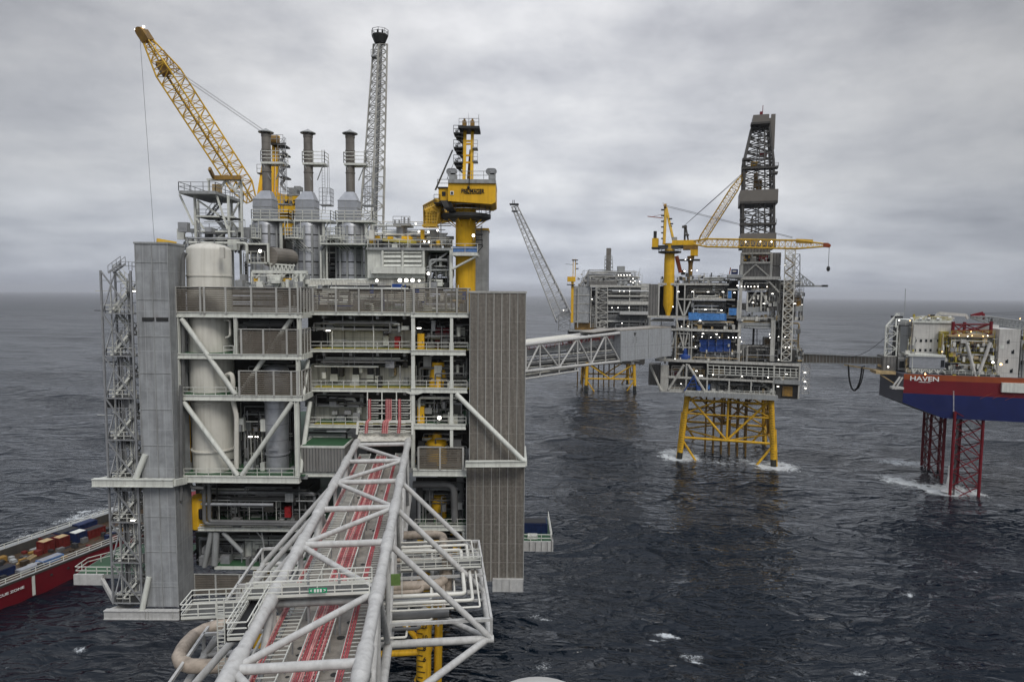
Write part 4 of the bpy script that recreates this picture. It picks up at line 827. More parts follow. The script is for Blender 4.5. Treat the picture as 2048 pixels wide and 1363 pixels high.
# exhaust stacks
def cyl(b, px, y0, y1, wpx, Y, n=20):
    c = F.at(px, y1, Y); b.lathe(c, [(F.rad(px, (y0+y1)/2, wpx, Y), 0), (F.rad(px, (y0+y1)/2, wpx, Y), zs(y0, Y, px)-c.z)], n)
def exhaust(px, label, dy):
    Y = 115.0; t = thing('exhaust_stack', label, 'exhaust stack', F.at(px, 580, Y), 'three exhaust stacks with cone caps'); y = lambda v: v+dy
    c = F.at(px, y(269), Y); r = F.rad(px, 300, 17.5, Y); s = lambda a: (zs(y(a), Y, px))
    b = B(); b.lathe(V((c.x, Y, s(383))), [(r, 0), (r, s(274)-s(383)), (r*1.08, s(274)-s(383)), (r*1.08, s(269)-s(383))], 24); o = obj('flue', b, M['stackp'], t, True)
    for v in (344, 300): b = B(); b.lathe(V((c.x, Y, s(v))), [(r, -.1), (r*1.1, -.08), (r*1.1, .08), (r, .1)], 24); obj('band', b, M['stackp'], o, True)
    b = B(); R_ = F.rad(px, 264, 30, Y); b.lathe(V((c.x, Y, s(266))), [(R_, 0), (R_, .12), (R_*.35, s(260)-s(266)), (.06, s(257)-s(266))], 24)
    for k in range(4): a = k*math.pi/2+.5; b.bar(V((c.x+r*math.cos(a), Y+r*math.sin(a), s(270))), V((c.x+r*math.cos(a), Y+r*math.sin(a), s(265.5))), .06)
    obj('rain_cap', b, M['grey'], t)
    # transition and square casing
    b = B(); bz, tz = s(401), s(383); hw = F.rad(px+4, 410, 33, Y)
    x0 = F.at(px-20, 410, Y).x; x1 = F.at(px+10, 410, Y).x
    q0 = [V((x0, Y-hw, bz)), V((x1+.7, Y-hw, bz)), V((x1+.7, Y+hw, bz)), V((x0, Y+hw, bz))]; q1 = [V((c.x-r, Y-r, tz)), V((c.x+r, Y-r, tz)), V((c.x+r, Y+r, tz)), V((c.x-r, Y+r, tz))]
    n = len(b.v); b.v += [tuple(p) for p in q0+q1]
    for f in ((0, 1, 5, 4), (1, 2, 6, 5), (2, 3, 7, 6), (3, 0, 4, 7)): b.face(*f)
    obj('transition_hood', b, M['lag'], t)
    b = B(); b.box(x0, x1+.7, Y-hw, Y+hw, s(445), bz); obj('casing', b, M['lag'], t)
    b = B()
    for k in range(4): zz = s(445)+(bz-s(445))*k/3; b.box(x0-.06, x1+.76, Y-hw-.06, Y+hw+.06, zz-.05, zz+.05)
    b.box((x0+x1)/2-.04, (x0+x1)/2+.04, Y-hw-.05, Y-hw, s(445), bz); obj('casing_ribs', b, M['grey'], t)
    # big lower duct with bands and guide rails
    cx = F.at(px+2, 500, Y).x; rl = F.rad(px, 500, 57, Y)
    b = B(); b.lathe(V((cx, Y, ZT)), [(rl, 0), (rl, s(452)-ZT), (rl*.9, s(445)-ZT)], 32); o = obj('silencer', b, M['lag'], t, True)
    for v in (470, 496, 523, 549): b = B(); b.lathe(V((cx, Y, s(v))), [(rl, -.1), (rl*1.02, -.09), (rl*1.02, .09), (rl, .1)], 32); obj('band', b, M['dark'], o, True)
    for k in range(5):
        a = math.radians(-150+30*k); b = B(); b.box(cx+rl*1.03*math.cos(a)-.16, cx+rl*1.03*math.cos(a)+.16, Y+rl*1.03*math.sin(a)-.16, Y+rl*1.03*math.sin(a)+.16, ZT, s(452)); obj('guide_rail', b, M['grey'], t)
    b = B(); xx = cx+rl+.55; b.pipe([V((xx, Y-1.5, s(448))), V((xx, Y-1.5, s(497))), V((xx+.0, Y-1.5, s(560)))], .3, 8); obj('drain_pipe', b, M['white'], t, True)
    # platforms
    for (a0, a1, yy, hh, yb) in ((-17, 28, 326, 1.9, .5), (-29, 45, 441, 1.6, .6)):
        p, q = F.at(px+a0, yy, Y-hw-1), F.at(px+a1, yy, Y-hw-1); zz = s(yy); yf, yr = Y-hw-(1 if yy > 400 else -.5), Y+hw
        b = B(); b.box(p.x, q.x, yf, yr, zz-.35, zz); o = obj('platform_floor', b, M['white'], t)
        b = B(); b.rail([V((p.x, yr, zz)), V((p.x, yf, zz)), V((q.x, yf, zz)), V((q.x, yr, zz))], hh, r=.07, rows=3); obj('handrail', b, M['rail'], o)
        b = B(); m = (p.x+q.x)/2
        for x in (p.x+.3, q.x-.3): b.bar(V((x, yf+.2, zz-.3)), V((m+(x-m)*.3, Y-r*.6, zz-3)), .1)
        obj('support_strut', b, M['grey'], o)
    # caged ladder and side pod
    lx = F.at(px+30, 360, Y).x; b = B()
    for d in (0, .5): b.bar(V((lx+d, Y-.5, s(425))), V((lx+d, Y-.5, s(300))), .05)
    k = s(425)
    while k < s(300): b.bar(V((lx, Y-.5, k)), V((lx+.5, Y-.5, k)), .03); k += .5
    for d in (1.1, 1.4): b.bar(V((lx+d, Y-1, s(390))), V((lx+d, Y-1, s(325))), .05)
    obj('caged_ladder', b, M['galv'], t)
    b = B(); b.box(lx-.3, lx+1.7, Y-1.4, Y+.6, s(411), s(410)+.1); b.rail([V((lx-.3, Y-1.4, s(410))), V((lx+1.7, Y-1.4, s(410))), V((lx+1.7, Y+.6, s(410)))], 2.9, .7, .05, 4); obj('ladder_pod', b, M['galv'], t)
    p = F.at(px-28, 478, Y-4); zz = p.z; b = B(); b.lathe(V((p.x, Y-4, zz)), [(1.5, 0), (1.5, .25)], 12)
    for k in range(9):
        a = math.pi*(1+k/8); b.bar(V((p.x+1.5*math.cos(a), Y-4+1.5*math.sin(a), zz)), V((p.x+1.5*math.cos(a), Y-4+1.5*math.sin(a), zz+3.2 if k % 2 else zz+1.9)), .06)
    for h in (.6, 1.2, 1.8): b.pipe([V((p.x+1.5*math.cos(math.pi*(1+k/8)), Y-4+1.5*math.sin(math.pi*(1+k/8)), zz+h)) for k in range(9)], .05, 4, .1)
    for k in range(4): b.bar(V((p.x-1+.6*k, Y-4.6, zz)), V((p.x+1.3+.5*k, Y-2.2, zz-2.4)), .08)
    obj('balcony', b, M['white'], t)
exhaust(532, 'weathered exhaust stack with cone cap standing nearest the yellow crane boom', -.5)
exhaust(616, 'middle one of the three weathered exhaust stacks with cone caps', 1)
exhaust(700, 'weathered exhaust stack with cone cap in front of the pale flare tower', 2)
# duct, frame and gantry in front of the stacks
t = thing('intake_duct', 'ribbed brown grey horizontal duct with square frame in front of the first exhaust stack', 'duct', F.at(540, 525, 102))
b = B(); b.tube(F.at(538, 513, 101), F.at(580, 517, 107), 1.55, 20); obj('barrel', b, M['duct'], t, True)
b = B()
for x0, y0, x1, y1 in ((492, 486, 537, 489), (492, 489, 495, 527), (534, 489, 537, 527), (492, 524, 537, 527)): F.box(b, x0, y0, x1, y1, 100, .5)
obj('square_frame', b, M['white'], t)
b = B(); F.box(b, 495, 489, 534, 508, 100.4, .2); obj('screen', b, M['dark'], t)
b = B()
for k in range(6): b.bar(F.at(540+8*k, 528, 101), F.at(544+8*k, 546, 101), .12); b.bar(F.at(548+8*k, 528, 101), F.at(544+8*k, 546, 101), .12)
b.bar(F.at(537, 527, 101), F.at(590, 531, 101), .15); obj('truss_support', b, M['white'], t)
b = B(); b.rail([F.at(488, 527, 99.5), F.at(530, 527, 99.5)], 1.9, 1.2); obj('handrail', b, M['rail'], t)
b = B()
for k in range(14): b.bar(F.at(487, 508+6*k, 99.3), F.at(495, 508+6*k, 99.3), .04)
for x in (487, 495): b.bar(F.at(x, 506, 99.3), F.at(x, 590, 99.3), .06)
obj('ladder', b, M['galv'], t)
t = thing('maintenance_gantry', 'white trussed gantry with a yellow hoist beam behind the louvre fence', 'gantry', F.at(550, 580, 98))
b = B(); b.beam(F.at(505, 543, 97), F.at(615, 544, 97), .45); b.beam(F.at(505, 543, 97), F.at(505, 580, 97), .35); b.beam(F.at(603, 544, 97), F.at(603, 580, 97), .4); b.beam(F.at(613, 544, 99), F.at(613, 580, 99), .4)
for k in range(4): b.bar(F.at(512+26*k, 556, 97), F.at(522+26*k, 545, 97), .14); b.bar(F.at(534+26*k, 546, 97), F.at(545+20*k, 560, 97), .14)
obj('frame', b, M['white'], t); b = B(); b.beam(F.at(505, 560, 97.3), F.at(588, 560, 97.3), .4, .55); obj('hoist_beam', b, M['boom'], t)
b = B(); b.rail([F.at(485, 580, 96.5), F.at(600, 580, 96.5)], 1.3); obj('handrail', b, M['rail'], t)
t = thing('pipe_bank', 'bank of cream upright pipe loops along the feet of the exhaust stacks', 'pipe bank', F.at(690, 580, 106))
for k in range(24):
    x = 618+6*k; b = B(); b.pipe([F.at(x, 584, 105), F.at(x, 561, 105), F.at(x+3.2, 561, 105), F.at(x+3.2, 584, 105)], .13, 6); obj('pipe_loop', b, M['pipe'], t, True)
b = B(); b.tube(F.at(616, 559, 105), F.at(760, 559, 105), .16); b.tube(F.at(616, 572, 104.6), F.at(750, 572, 104.6), .14); obj('header_pipe', b, M['white'], t, True)
t = thing('vent_stack', 'short grey vent stack with railed top on the roof near the crane boom', 'vent stack', F.at(804, 490, 110))
b = B(); cyl(b, 804, 452, 500, 22, 110); obj('flue', b, M['lag'], t, True); b = B(); F.box(b, 786, 447, 820, 451, 108, 4); obj('platform_floor', b, M['grey'], t)
b = B(); b.rail([F.at(786, 447, 108), F.at(820, 447, 108)], 1.2, r=.06)
for x, h in ((788, 8), (797, 7), (807, 13), (815, 12)): F.box(b, x, 447-h, x+3, 447, 109, .3)
obj('handrail', b, M['galv'], t)
t = thing('roof_cover', 'bright yellow tarpaulin cover on the roof of the plant house', 'cover', F.at(800, 490, 107))
b = B(); b.hexa([F.at(765, 482, 105), F.at(833, 487, 105), F.at(833, 487, 108), F.at(765, 482, 108)], V((0, 0, .45))); obj('sheet', b, M['walk'], t)
b = B(); F.box(b, 803, 472, 826, 484, 106, 1.5); obj('cover_hump', b, M['yellow'], t)
# lit lamps
def lamp(label, px, py, Y, rpx, fr=F, group=None, m='lamp', mastpx=10):
    c = fr.at(px, py, Y); r = fr.rad(px, py, rpx*2, Y); t = thing('flood_light', label, 'flood light', c-V((0, 0, r)), group)
    b = B(); b.ball(c-fr.e2*r*.9, r, 8, 6); obj('lens', b, M[m], t, True)
    b = B(); b.box(c.x-r, c.x+r, c.y-r*.3, c.y+r*.8, c.z-r, c.z+r); obj('housing', b, M['grey'], t)
    if mastpx: b = B(); q = fr.at(px, py+mastpx, Y); b.bar(V((c.x, c.y+r*.3, q.z)), V((c.x, c.y+r*.3, c.z-r)), r*.2); obj('mast', b, M['grey'], t)
g = 'lit flood lights in a row over the louvre fence'
for x, y in ((800, 560.5), (813, 560.5), (825.5, 560.5)): lamp('lit white flood light in the row of lamps over the louvre fence', x, y, 101, 3.6, F, g)
for l, x, y, Y, r in (('lit flood light at the end of the cream pipe loops', 754, 561, 103, 3.2), ('lit flood light over the row, below the black steel bay', 857, 547, 103.2, 3.2), ('small lit flood light right of the row above the louvre fence', 838.5, 561, 101, 2.4),
                      ('lit lamp on the square frame before the first exhaust stack', 521, 502, 99.8, 3.5), ('bright lit lamp over the handrail of the lower right deck', 879, 834.5, YR-.3, 4.2), ('lit lamp at the side of the yellow crane pedestal', 947, 471, 103, 3.2)):
    lamp(l, x, y, Y, r*.85)
g = 'lit flood lights on the roof beside the crane boom'
for x, y, Y in ((838, 463, 106), (847, 462, 106), (857, 464, 106), (875, 461, 106), (849, 483, 105), (858, 484, 105), (832, 447, 108)): lamp('lit white flood light in the cluster on the roof beside the crane boom', x, y, Y, 1.7, F, g)
g = 'strip lamps under the deck girders'
for x, y, Y in ((656, 661, YM+1.5), (838, 656, YR+.5), (612, 745, YM+1), (500, 873, YL+6), (512, 873, YL+6), (268, 582, 89), (265, 1040, 88)):
    t = thing('strip_lamp', 'lit strip lamp hanging in the shade under a deck', 'strip lamp', F.at(x, y, Y), g)
    b = B(); F.box(b, x-4, y-.8, x+4, y+.8, Y, .15); obj('tube', b, M['lamp'], t); b = B(); F.box(b, x-4.5, y-2, x+4.5, y-.9, Y, .25); obj('holder', b, M['white'], t)
# person-free roof handrails and stairs right of the stacks
for x0, x1, y, Y in ((485, 745, 470, 117), (740, 905, 492, 110), (640, 745, 486, 110)):
    b = B(); b.rail([F.at(x0, y, Y), F.at(x1, y, Y)], 1.2, r=.06); obj('handrail', b, M['rail'], P1)
b = B(); F.box(b, 485, 470, 745, 474, 116.5, 3); F.box(b, 640, 486, 745, 489, 110, 4); obj('deck', b, M['white'], P1)
for x0, y0, x1, y1, Y in ((470, 505, 485, 480, 100), (640, 500, 655, 470, 111), (726, 490, 738, 470, 111)):
    b = B(); b.stair(F.at(x0, y0, Y), F.at(x1, y1, Y), V((0, 1.2, 0)), 12); obj('stair_flight', b, M['galv'], P1)
for x in (640, 652, 735, 742): b = B(); F.box(b, x, 470, x+3, 580, 111, .3); obj('column', b, M['white'], P1)
for m, b in BULK.items(): obj('pipework', b, M[m], P1, True, kind='stuff')

# ---------------------------------------------------------------- cranes and flare tower of the near platform
def crane_boom(parent, hinge, tip, wd, ht, side, n, m='boom', rc=.16, rb=.075, head='rustshade'):
    """box lattice boom: side = unit vector across the boom, tapering over its last fifth to the head"""
    a = (tip-hinge).normalized(); s = (side - a*side.dot(a)).normalized(); u = a.cross(s)
    if u.z < 0: u = -u
    def ring(c, k): return [c+s*wd/2*k+u*ht/2*k, c-s*wd/2*k+u*ht/2*k, c-s*wd/2*k-u*ht/2*k, c+s*wd/2*k-u*ht/2*k]
    ln = (tip-hinge).length; r0, r1, r2, r3 = ring(hinge, .45), ring(hinge+a*ln*.1, 1), ring(hinge+a*ln*.8, 1), ring(tip, .32)
    b = B(); b.lattice(r0, r1, 2, rc, rb); b.lattice(r1, r2, n, rc, rb); b.lattice(r2, r3, 5, rc, rb)
    o = obj('boom', b, M[m], parent)
    b = B(); b.beam(hinge+a*ln*.1-u*ht*.25, hinge+a*ln*.8-u*ht*.25, .5, .08); obj('boom_walkway', b, M['dark'], o)
    b = B(); b.hexa(ring(tip-a*.6, .5), a*1.8); b.tube(tip+a*1.3+s*.5-u*.2, tip+a*1.3-s*.5-u*.2, .75, 14); obj('boom_head', b, M[head], o)
    return a, s, u, ln
C1 = thing('pedestal_crane', 'yellow pedestal crane behind the exhaust stacks with its long lattice boom raised to the left', 'crane', F.at(560, 560, 128))
hin, tp = F.at(503, 402, 125), F.at(292, 76, 117)
a, s, u, ln = crane_boom(C1, hin, tp, 3.6, 3.0, V((.25, 1, 0)), 15)
b = B(); b.lathe(V((F.at(572, 500, 128).x, 128, ZT)), [(1.7, 0), (1.7, zs(428, 128)-ZT), (2.4, zs(424, 128)-ZT)], 24); obj('pedestal', b, M['yellow'], C1, True)
b = B(); F.box(b, 552, 389, 600, 425, 125.5, 6); h1 = obj('machinery_house', b, M['yellow'], C1)
b = B(); F.box(b, 516, 384, 556, 414, 126.5, 4); obj('slew_frame', b, M['yellow'], C1)
text(h1, 'MAZ', F.at(581, 405.5, 125.4), 1.3, M['ink'])
for x0, x1 in ((545, 549), (553, 557.5)):
    b = B(); b.beam(F.at(x0, 395, 128), F.at((x0+x1)/2+1, 272, 129), .55); obj('mast_leg', b, M['yellow'], C1)
b = B(); b.beam(F.at(518, 395, 127), F.at(528, 330, 128), .7); obj('mast_stay', b, M['yellow'], C1)
b = B(); F.box(b, 541, 286, 566, 289, 127, 4); F.box(b, 556, 306, 571, 309, 127, 3); F.box(b, 556, 325, 570, 330, 127, 3); F.box(b, 514, 345, 524, 347, 127, 3); F.box(b, 558, 352, 572, 355, 127, 3); obj('mast_platform', b, M['dark'], C1)
b = B()
for x0, x1, y in ((541, 566, 286), (556, 571, 306), (556, 570, 325), (514, 524, 345), (558, 572, 352)): b.rail([F.at(x0, y, 127), F.at(x1, y, 127)], 1.6, 1, .06)
obj('handrail', b, M['galv'], C1)
b = B(); b.tube(F.at(543, 281, 128), F.at(556, 281, 128), 1.0, 12); obj('sheave', b, M['rustshade'], C1, True)
b = B()
for k in range(8): b.stair(F.at(560, 380-12*k, 128), F.at(569, 368-12*k, 128), V((0, .8, 0)), 5) if k % 2 else b.stair(F.at(569, 380-12*k, 128), F.at(560, 368-12*k, 128), V((0, .8, 0)), 5)
obj('mast_stairs', b, M['galv'], C1)
b = B(); F.box(b, 577, 376, 590, 390, 126, 3); F.box(b, 588, 372, 600, 380, 127, 2); obj('winch', b, M['grey'], C1)
b = B(); F.box(b, 574, 388, 604, 391, 125.4, 6.4); b.rail([F.at(574, 388, 125.4), F.at(604, 388, 125.4)], 1.2, r=.06); obj('roof_edge', b, M['grey'], C1)
b = B(); p1 = hin+a*ln*.80+u*1.2
for d in (-.9, -.5, .5, .9): b.bar(p1+s*d, F.at(550+d*6, 279, 128.5), .035)
obj('luffing_rope', b, M['galv'], C1)
b = B(); b.bar(tp+a*1.2-V((.4, 0, 0)), F.at(309, 487, 117), .03); obj('hoist_rope', b, M['rope'], C1)
b = B(); q = hin+a*ln*.80; b.beam(q-u*.3, q+a*2.2-u*.3, 2.6, 1.6); b.rail([q+u*1.2-a*1, q+a*2.5+u*1.0], 1.2, .8, .05); obj('boom_winch', b, M['rustshade'], C1)
b = B(); b.ball(tp+a*1.6+u*.8, .2, 8, 6); b.ball(tp+a*2.0-u*.9, .12, 8, 6); obj('tip_lamp', b, M['lamp'], C1)
C2 = thing('pedestal_crane', 'yellow pedestal crane at the right of the near platform, its boom resting low behind', 'crane', F.at(930, 580, 105))
c = F.at(931, 590, 106); b = B(); r = F.rad(931, 520, 40, 106); zz = lambda y: zs(y, 106, 931)-ZT
b.lathe(V((c.x, 106, ZT)), [(r, 0), (r, zz(441)), (r*1.03, zz(440)), (r*1.03, zz(418)), (r*1.0, zz(416))], 36); obj('pedestal', b, M['yellow'], C2, True)
b = B(); b.lathe(V((c.x, 106, ZT+zz(441))), [(r*2.0, 0), (r*2.5, .35), (r*2.5, .9), (r, .9)], 28); o = obj('slew_platform', b, M['dark'], C2)
b = B(); R2 = r*2.48; pts = [V((c.x+R2*math.cos(t_), 106+R2*math.sin(t_), ZT+zz(441)+.9)) for t_ in [2*math.pi*k/20 for k in range(21)]]; b.rail(pts, 1.3, 2, .05); obj('handrail', b, M['galv'], o)
b = B()
for k in range(6): t_ = math.pi*(1+.2*k); b.bar(V((c.x+R2*.8*math.cos(t_), 106+R2*.8*math.sin(t_), ZT+zz(441))), V((c.x+r*math.cos(t_), 106+r*math.sin(t_), ZT+zz(455))), .1)
obj('platform_strut', b, M['yellow'], o)
b = B(); b.lathe(V((c.x, 106, ZT+zz(417))), [(r*1.02, 0), (r*1.1, .5), (r*1.25, .9), (r*1.25, 1.3)], 32); obj('slew_ring', b, M['rustshade'], C2, True)
b = B(); p, q = F.at(896, 404, 101.5), F.at(991, 408, 101.5); zt = zs(366, 101.5, 940); pr = [(p.x, zs(402, 101.5, 900)), (q.x-.6, zs(408, 101.5, 980)), (q.x, zs(404, 101.5, 990)), (q.x, zt), (p.x, zt)]
b.prism([V((x, 101.5, z)) for x, z in pr], V((0, 8.5, 0))); h2 = obj('machinery_house', b, M['yellow'], C2)
b = B()
for k in range(1, 12): x = p.x+(q.x-p.x)*k/12; b.box(x-.03, x+.03, 101.44, 101.5, zs(400, 101.5), zt)
obj('panel_ribs', b, M['yellow'], h2)
text(h2, 'PNL/MAGER', F.at(945.5, 382.5, 101.4), .95, M['ink'], sx=.72)
b = B()
for x0, y0, x1, y1 in ((929, 378, 962, 378.6), (929, 387, 962, 387.6), (929, 378, 929.6, 387), (961.5, 378, 962, 387)): F.box(b, x0, y0, x1, y1, 101.42, .05)
obj('name_border', b, M['ink'], h2)
b = B(); F.box(b, 900.5, 382, 907.5, 389.5, 101.4, .1); w_ = obj('window_frame', b, M['signw'], h2); b = B(); F.box(b, 902, 383.5, 906, 388, 101.33, .1); obj('window', b, M['window'], w_)
b = B(); F.box(b, 877, 376, 896, 402, 102.5, 5); cb = obj('cab', b, M['yellow'], C2); b = B(); F.box(b, 884, 383, 891, 391.5, 102.4, .15); obj('window', b, M['window'], cb)
b = B(); F.box(b, 875, 373.5, 897, 376, 102.3, 5.5); b.rail([F.at(875, 374, 102.3), F.at(897, 374, 102.3)], 1.2, r=.05); b.rail([F.at(868, 404, 102.3), F.at(880, 404, 102.3)], 1.2, r=.05); F.box(b, 867, 404, 884, 406, 102.3, 4); obj('cab_walkway', b, M['dark'], C2)
b = B()
for k in range(8): b.pipe([F.at(882+2.5*k, 401, 101.8), F.at(890+2.2*k, 416, 101.6), F.at(900+1.5*k, 424, 102.2)], .13, 5)
obj('hose_bundle', b, M['black'], C2, True)
b = B(); F.box(b, 896, 358.5, 991.5, 366, 101.2, 9); b.rail([F.at(896, 358.5, 101.2), F.at(991, 358.5, 101.2)], 1.25, r=.055)
obj('roof_walkway', b, M['grey'], C2)
for x0, x1 in ((898, 912), (977, 990)):
    b = B(); F.box(b, x0, 346, x1, 358, 103, 2.5); w_ = obj('winch', b, M['grey'], C2)
    b = B()
    for k in range(4): b.tube(F.at(x0+1+3*k, 343, 103.5), F.at(x0+1+3*k, 343, 105.5), .55, 10)
    F.box(b, x0+3, 340, x0+12, 349, 103, 2); obj('winch_drum', b, M['galv'], w_)
for x0, x1, tx in ((925, 931, 930.5), (940.5, 946.5, 945)):
    b = B(); b.beam(F.at((x0+x1)/2, 360, 105), F.at(tx, 252, 106.5), .5, .55); obj('mast_leg', b, M['yellow'], C2)
b = B(); b.beam(F.at(937, 358, 107), F.at(942, 300, 106.6), .5); obj('mast_leg', b, M['rustshade'], C2)
for y in (282, 288, 311, 325): b = B(); b.beam(F.at(929, y, 105.9), F.at(944, y, 105.9), .28); obj('mast_crossbar', b, M['yellow'], C2)
b = B(); F.box(b, 917, 251.5, 959, 256.5, 104.6, 4); o = obj('mast_head_platform', b, M['dark'], C2); b = B(); b.rail([F.at(918, 251.5, 104.6), F.at(958, 251.5, 104.6)], 1.15, r=.05); b.bar(F.at(957.5, 252, 104.6), F.at(957.5, 229, 104.6), .06); b.bar(F.at(937, 252, 105), F.at(937, 226, 105), .03); obj('handrail', b, M['galv'], o)
for x in (924.5, 940.5): b = B(); F.box(b, x, 241, x+8, 251.5, 105.6, 1.3); F.box(b, x+2.5, 237, x+6, 241, 105.8, .7); obj('sheave_housing', b, M['rustshade'], C2)
for y in (263, 292, 322):
    b = B(); F.box(b, 907, y+1.5, 926, y+4, 105, 2.4); F.box(b, 911, y+9, 926, y+11, 105, 2.4); b.rail([F.at(907, y+1.5, 105), F.at(926, y+1.5, 105)], 1.1, .7, .05); b.stair(F.at(911, y+10, 105.5), F.at(924, y+2, 105.5), V((0, .8, 0)), 7); b.stair(F.at(925, y+22, 106), F.at(912, y+10, 106), V((0, .8, 0)), 7); obj('mast_stairs', b, M['dark'], C2)
for y in (294, 320): b = B(); F.box(b, 945, y, 955, y+2.5, 105, 2); b.rail([F.at(946, y, 105), F.at(955, y, 105)], 1.1, .6, .045); obj('mast_balcony', b, M['galv'], C2)
hin, tp = F.at(898, 417, 106.5), F.at(858, 431, 136)
a, s, u, ln = crane_boom(C2, hin, tp, 3.6, 3.4, V((1, 0, 0)), 12, rc=.17, rb=.09)
b = B(); b.lattice([F.at(848, 449, 104), F.at(872, 449, 104), F.at(878, 425, 104), F.at(849, 421, 104)], [F.at(868, 447, 105.8), F.at(884, 440, 106), F.at(888, 414, 106), F.at(876, 409, 105.8)], 3, .2, .12, True)
for k in range(5): b.bar(F.at(849+5*k, 422, 104), F.at(849+5*k, 449, 104), .12); b.bar(F.at(848, 424+6*k, 104), F.at(876, 424+6*k, 104), .1)
F.box(b, 844, 449, 874, 452.5, 103.6, 2.5)
obj('boom_foot', b, M['boom'], C2)
b = B()
for k in range(3): b.bar(F.at(906-.8*k, 300, 106), F.at(872-1.2*k, 380, 112), .07)
b.bar(F.at(911, 318, 106), F.at(894, 358, 106), .06); obj('luffing_rope', b, M['galv'], C2)
b = B(); b.bar(F.at(939, 356, 101), F.at(938, 373, 101), .08); b.ball(F.at(937, 375, 101), .25); obj('hook_block', b, M['ink'], C2)
b = B(); xa = F.at(958, 470, 104).x
for k in range(10): z_ = F.at(958, 494-4.5*k, 104).z; b.bar(V((xa-.5, 103.6, z_)), V((xa+.5, 103.6, z_)), .05); 
for d in (-.5, .5): b.bar(V((xa+d, 103.6, F.at(958, 496, 104).z)), V((xa+d, 103.6, F.at(958, 450, 104).z)), .06)
for y_ in (467, 478, 488): F.box(b, 952, y_, 965, y_+1.6, 103.4, 1.4)
b.bar(F.at(962, 452, 103.6), F.at(965, 493, 103.6), .07); b.bar(F.at(953, 506, 103.6), F.at(966, 492, 103.6), .1); obj('caged_ladder', b, M['dark'], C2)
FT = thing('flare_tower', 'tall pale lattice flare tower tapering to a railed top behind the exhaust stacks', 'flare tower', F.at(745, 470, 150))
Yf = 150.0; base = [F.at(718, 470, Yf), F.at(766, 470, Yf), F.at(742, 470, Yf-4.5)]; top = [F.at(747, 88, Yf), F.at(774.5, 88, Yf), F.at(757, 88, Yf-2.2)]
mid = [p+(q-p)*.36 for p, q in zip(base, top)]
b = B(); b.lattice(base, mid, 7, .30, .11); b.lattice(mid, top, 16, .22, .085, True); obj('lattice', b, M['dps'], FT)
b = B(); b.tube(F.at(748, 470, Yf-1), F.at(761, 70, Yf-1), .28, 8); b.tube(F.at(752, 470, Yf-.5), F.at(764, 78, Yf-.5), .18, 8); obj('flare_pipe', b, M['galv'], FT, True)
b = B(); p = F.at(760, 73, Yf-.6); b.lathe(p, [(1.2, -1.6), (1.9, 0), (1.9, .25)], 8); o = obj('top_platform', b, M['dark'], FT); b = B(); b.rail([p+V((1.9*math.cos(k*math.pi/4), 1.9*math.sin(k*math.pi/4), .25)) for k in range(9)], 1.1, 1.2, .06); obj('handrail', b, M['galv'], o)
for x in (755.5, 765): b = B(); b.tube(F.at(x, 72, Yf-.8), F.at(x, 59, Yf-.8), .22, 8); obj('flare_tip', b, M['black'], FT)
b = B(); F.box(b, 742, 110, 756, 113, Yf-1, 2); b.rail([F.at(742, 110, Yf-1), F.at(756, 110, Yf-1)], 1.2, .8, .06); F.box(b, 755, 168, 763, 171, Yf-1, 1.5); obj('rest_platform', b, M['galv'], FT)
b = B(); b.lathe(V((F.at(743, 470, Yf).x, Yf-1.5, ZT)), [(3.4, 0), (3.4, base[0].z-ZT)], 4); obj('base_frame', b, M['white'], FT)

# ---------------------------------------------------------------- footbridge in the foreground
ZCH = 48.6
pl1, pl7, pr1, pr7 = WZ(711, 888, ZCH), WZ(470, 1332, ZCH), WZ(816, 888, ZCH), WZ(722, 1332, ZCH)
bd = ((pl1-pl7)+(pr1-pr7)); bd.z = 0; bd.normalize(); be = V((bd.y, -bd.x, 0)); bo = (pl7+pr7)/2; bo.z = 0
HW = ((pr7-pl7).dot(be)+(pr1-pl1).dot(be))/4; STEP = (pl1-pl7).dot(bd)/6
ZLO = 39.4
def br(t, u_, z): return V((bo.x, bo.y, 0))+bd*(t*STEP)+be*u_+V((0, 0, z))
FB = thing('footbridge', 'grey tubular steel footbridge running from the camera to the near platform, carrying red cables', 'footbridge', br(3, 0, ZLO))
tags = dict(smooth=True)
for sgn in (-1, 1):
    b = B(); b.tube(br(-4, sgn*HW, ZCH), br(6.25, sgn*HW, ZCH), .42, 20)
    o = obj('top_chord', b, M['bridge'], FB, True)
    for k in range(-3, 7):
        b = B(); b.tube(br(k-.23, sgn*HW, ZCH), br(k-.17, sgn*HW, ZCH), .425, 20, .53, caps=False); b.tube(br(k-.17, sgn*HW, ZCH), br(k+.17, sgn*HW, ZCH), .53, 20, caps=False); b.tube(br(k+.17, sgn*HW, ZCH), br(k+.23, sgn*HW, ZCH), .53, 20, .425, caps=False); obj('chord_node', b, M['bridge'], o, True)
    b = B(); b.tube(br(-4, sgn*HW, ZLO), br(6.6, sgn*HW, ZLO), .40, 16); obj('bottom_chord', b, M['bridge'], FB, True)
    for k in range(-3, 7):
        if k % 2: 
            for e in (-1, 1): b = B(); b.tube(br(k, sgn*HW, ZCH), br(k+e, sgn*HW, ZLO), .26, 12); obj('web_brace', b, M['bridge'], FB, True)
        b = B(); b.tube(br(k, sgn*HW, ZCH), br(k, sgn*HW, ZLO), .2, 12); obj('web_post', b, M['bridge'], FB, True)
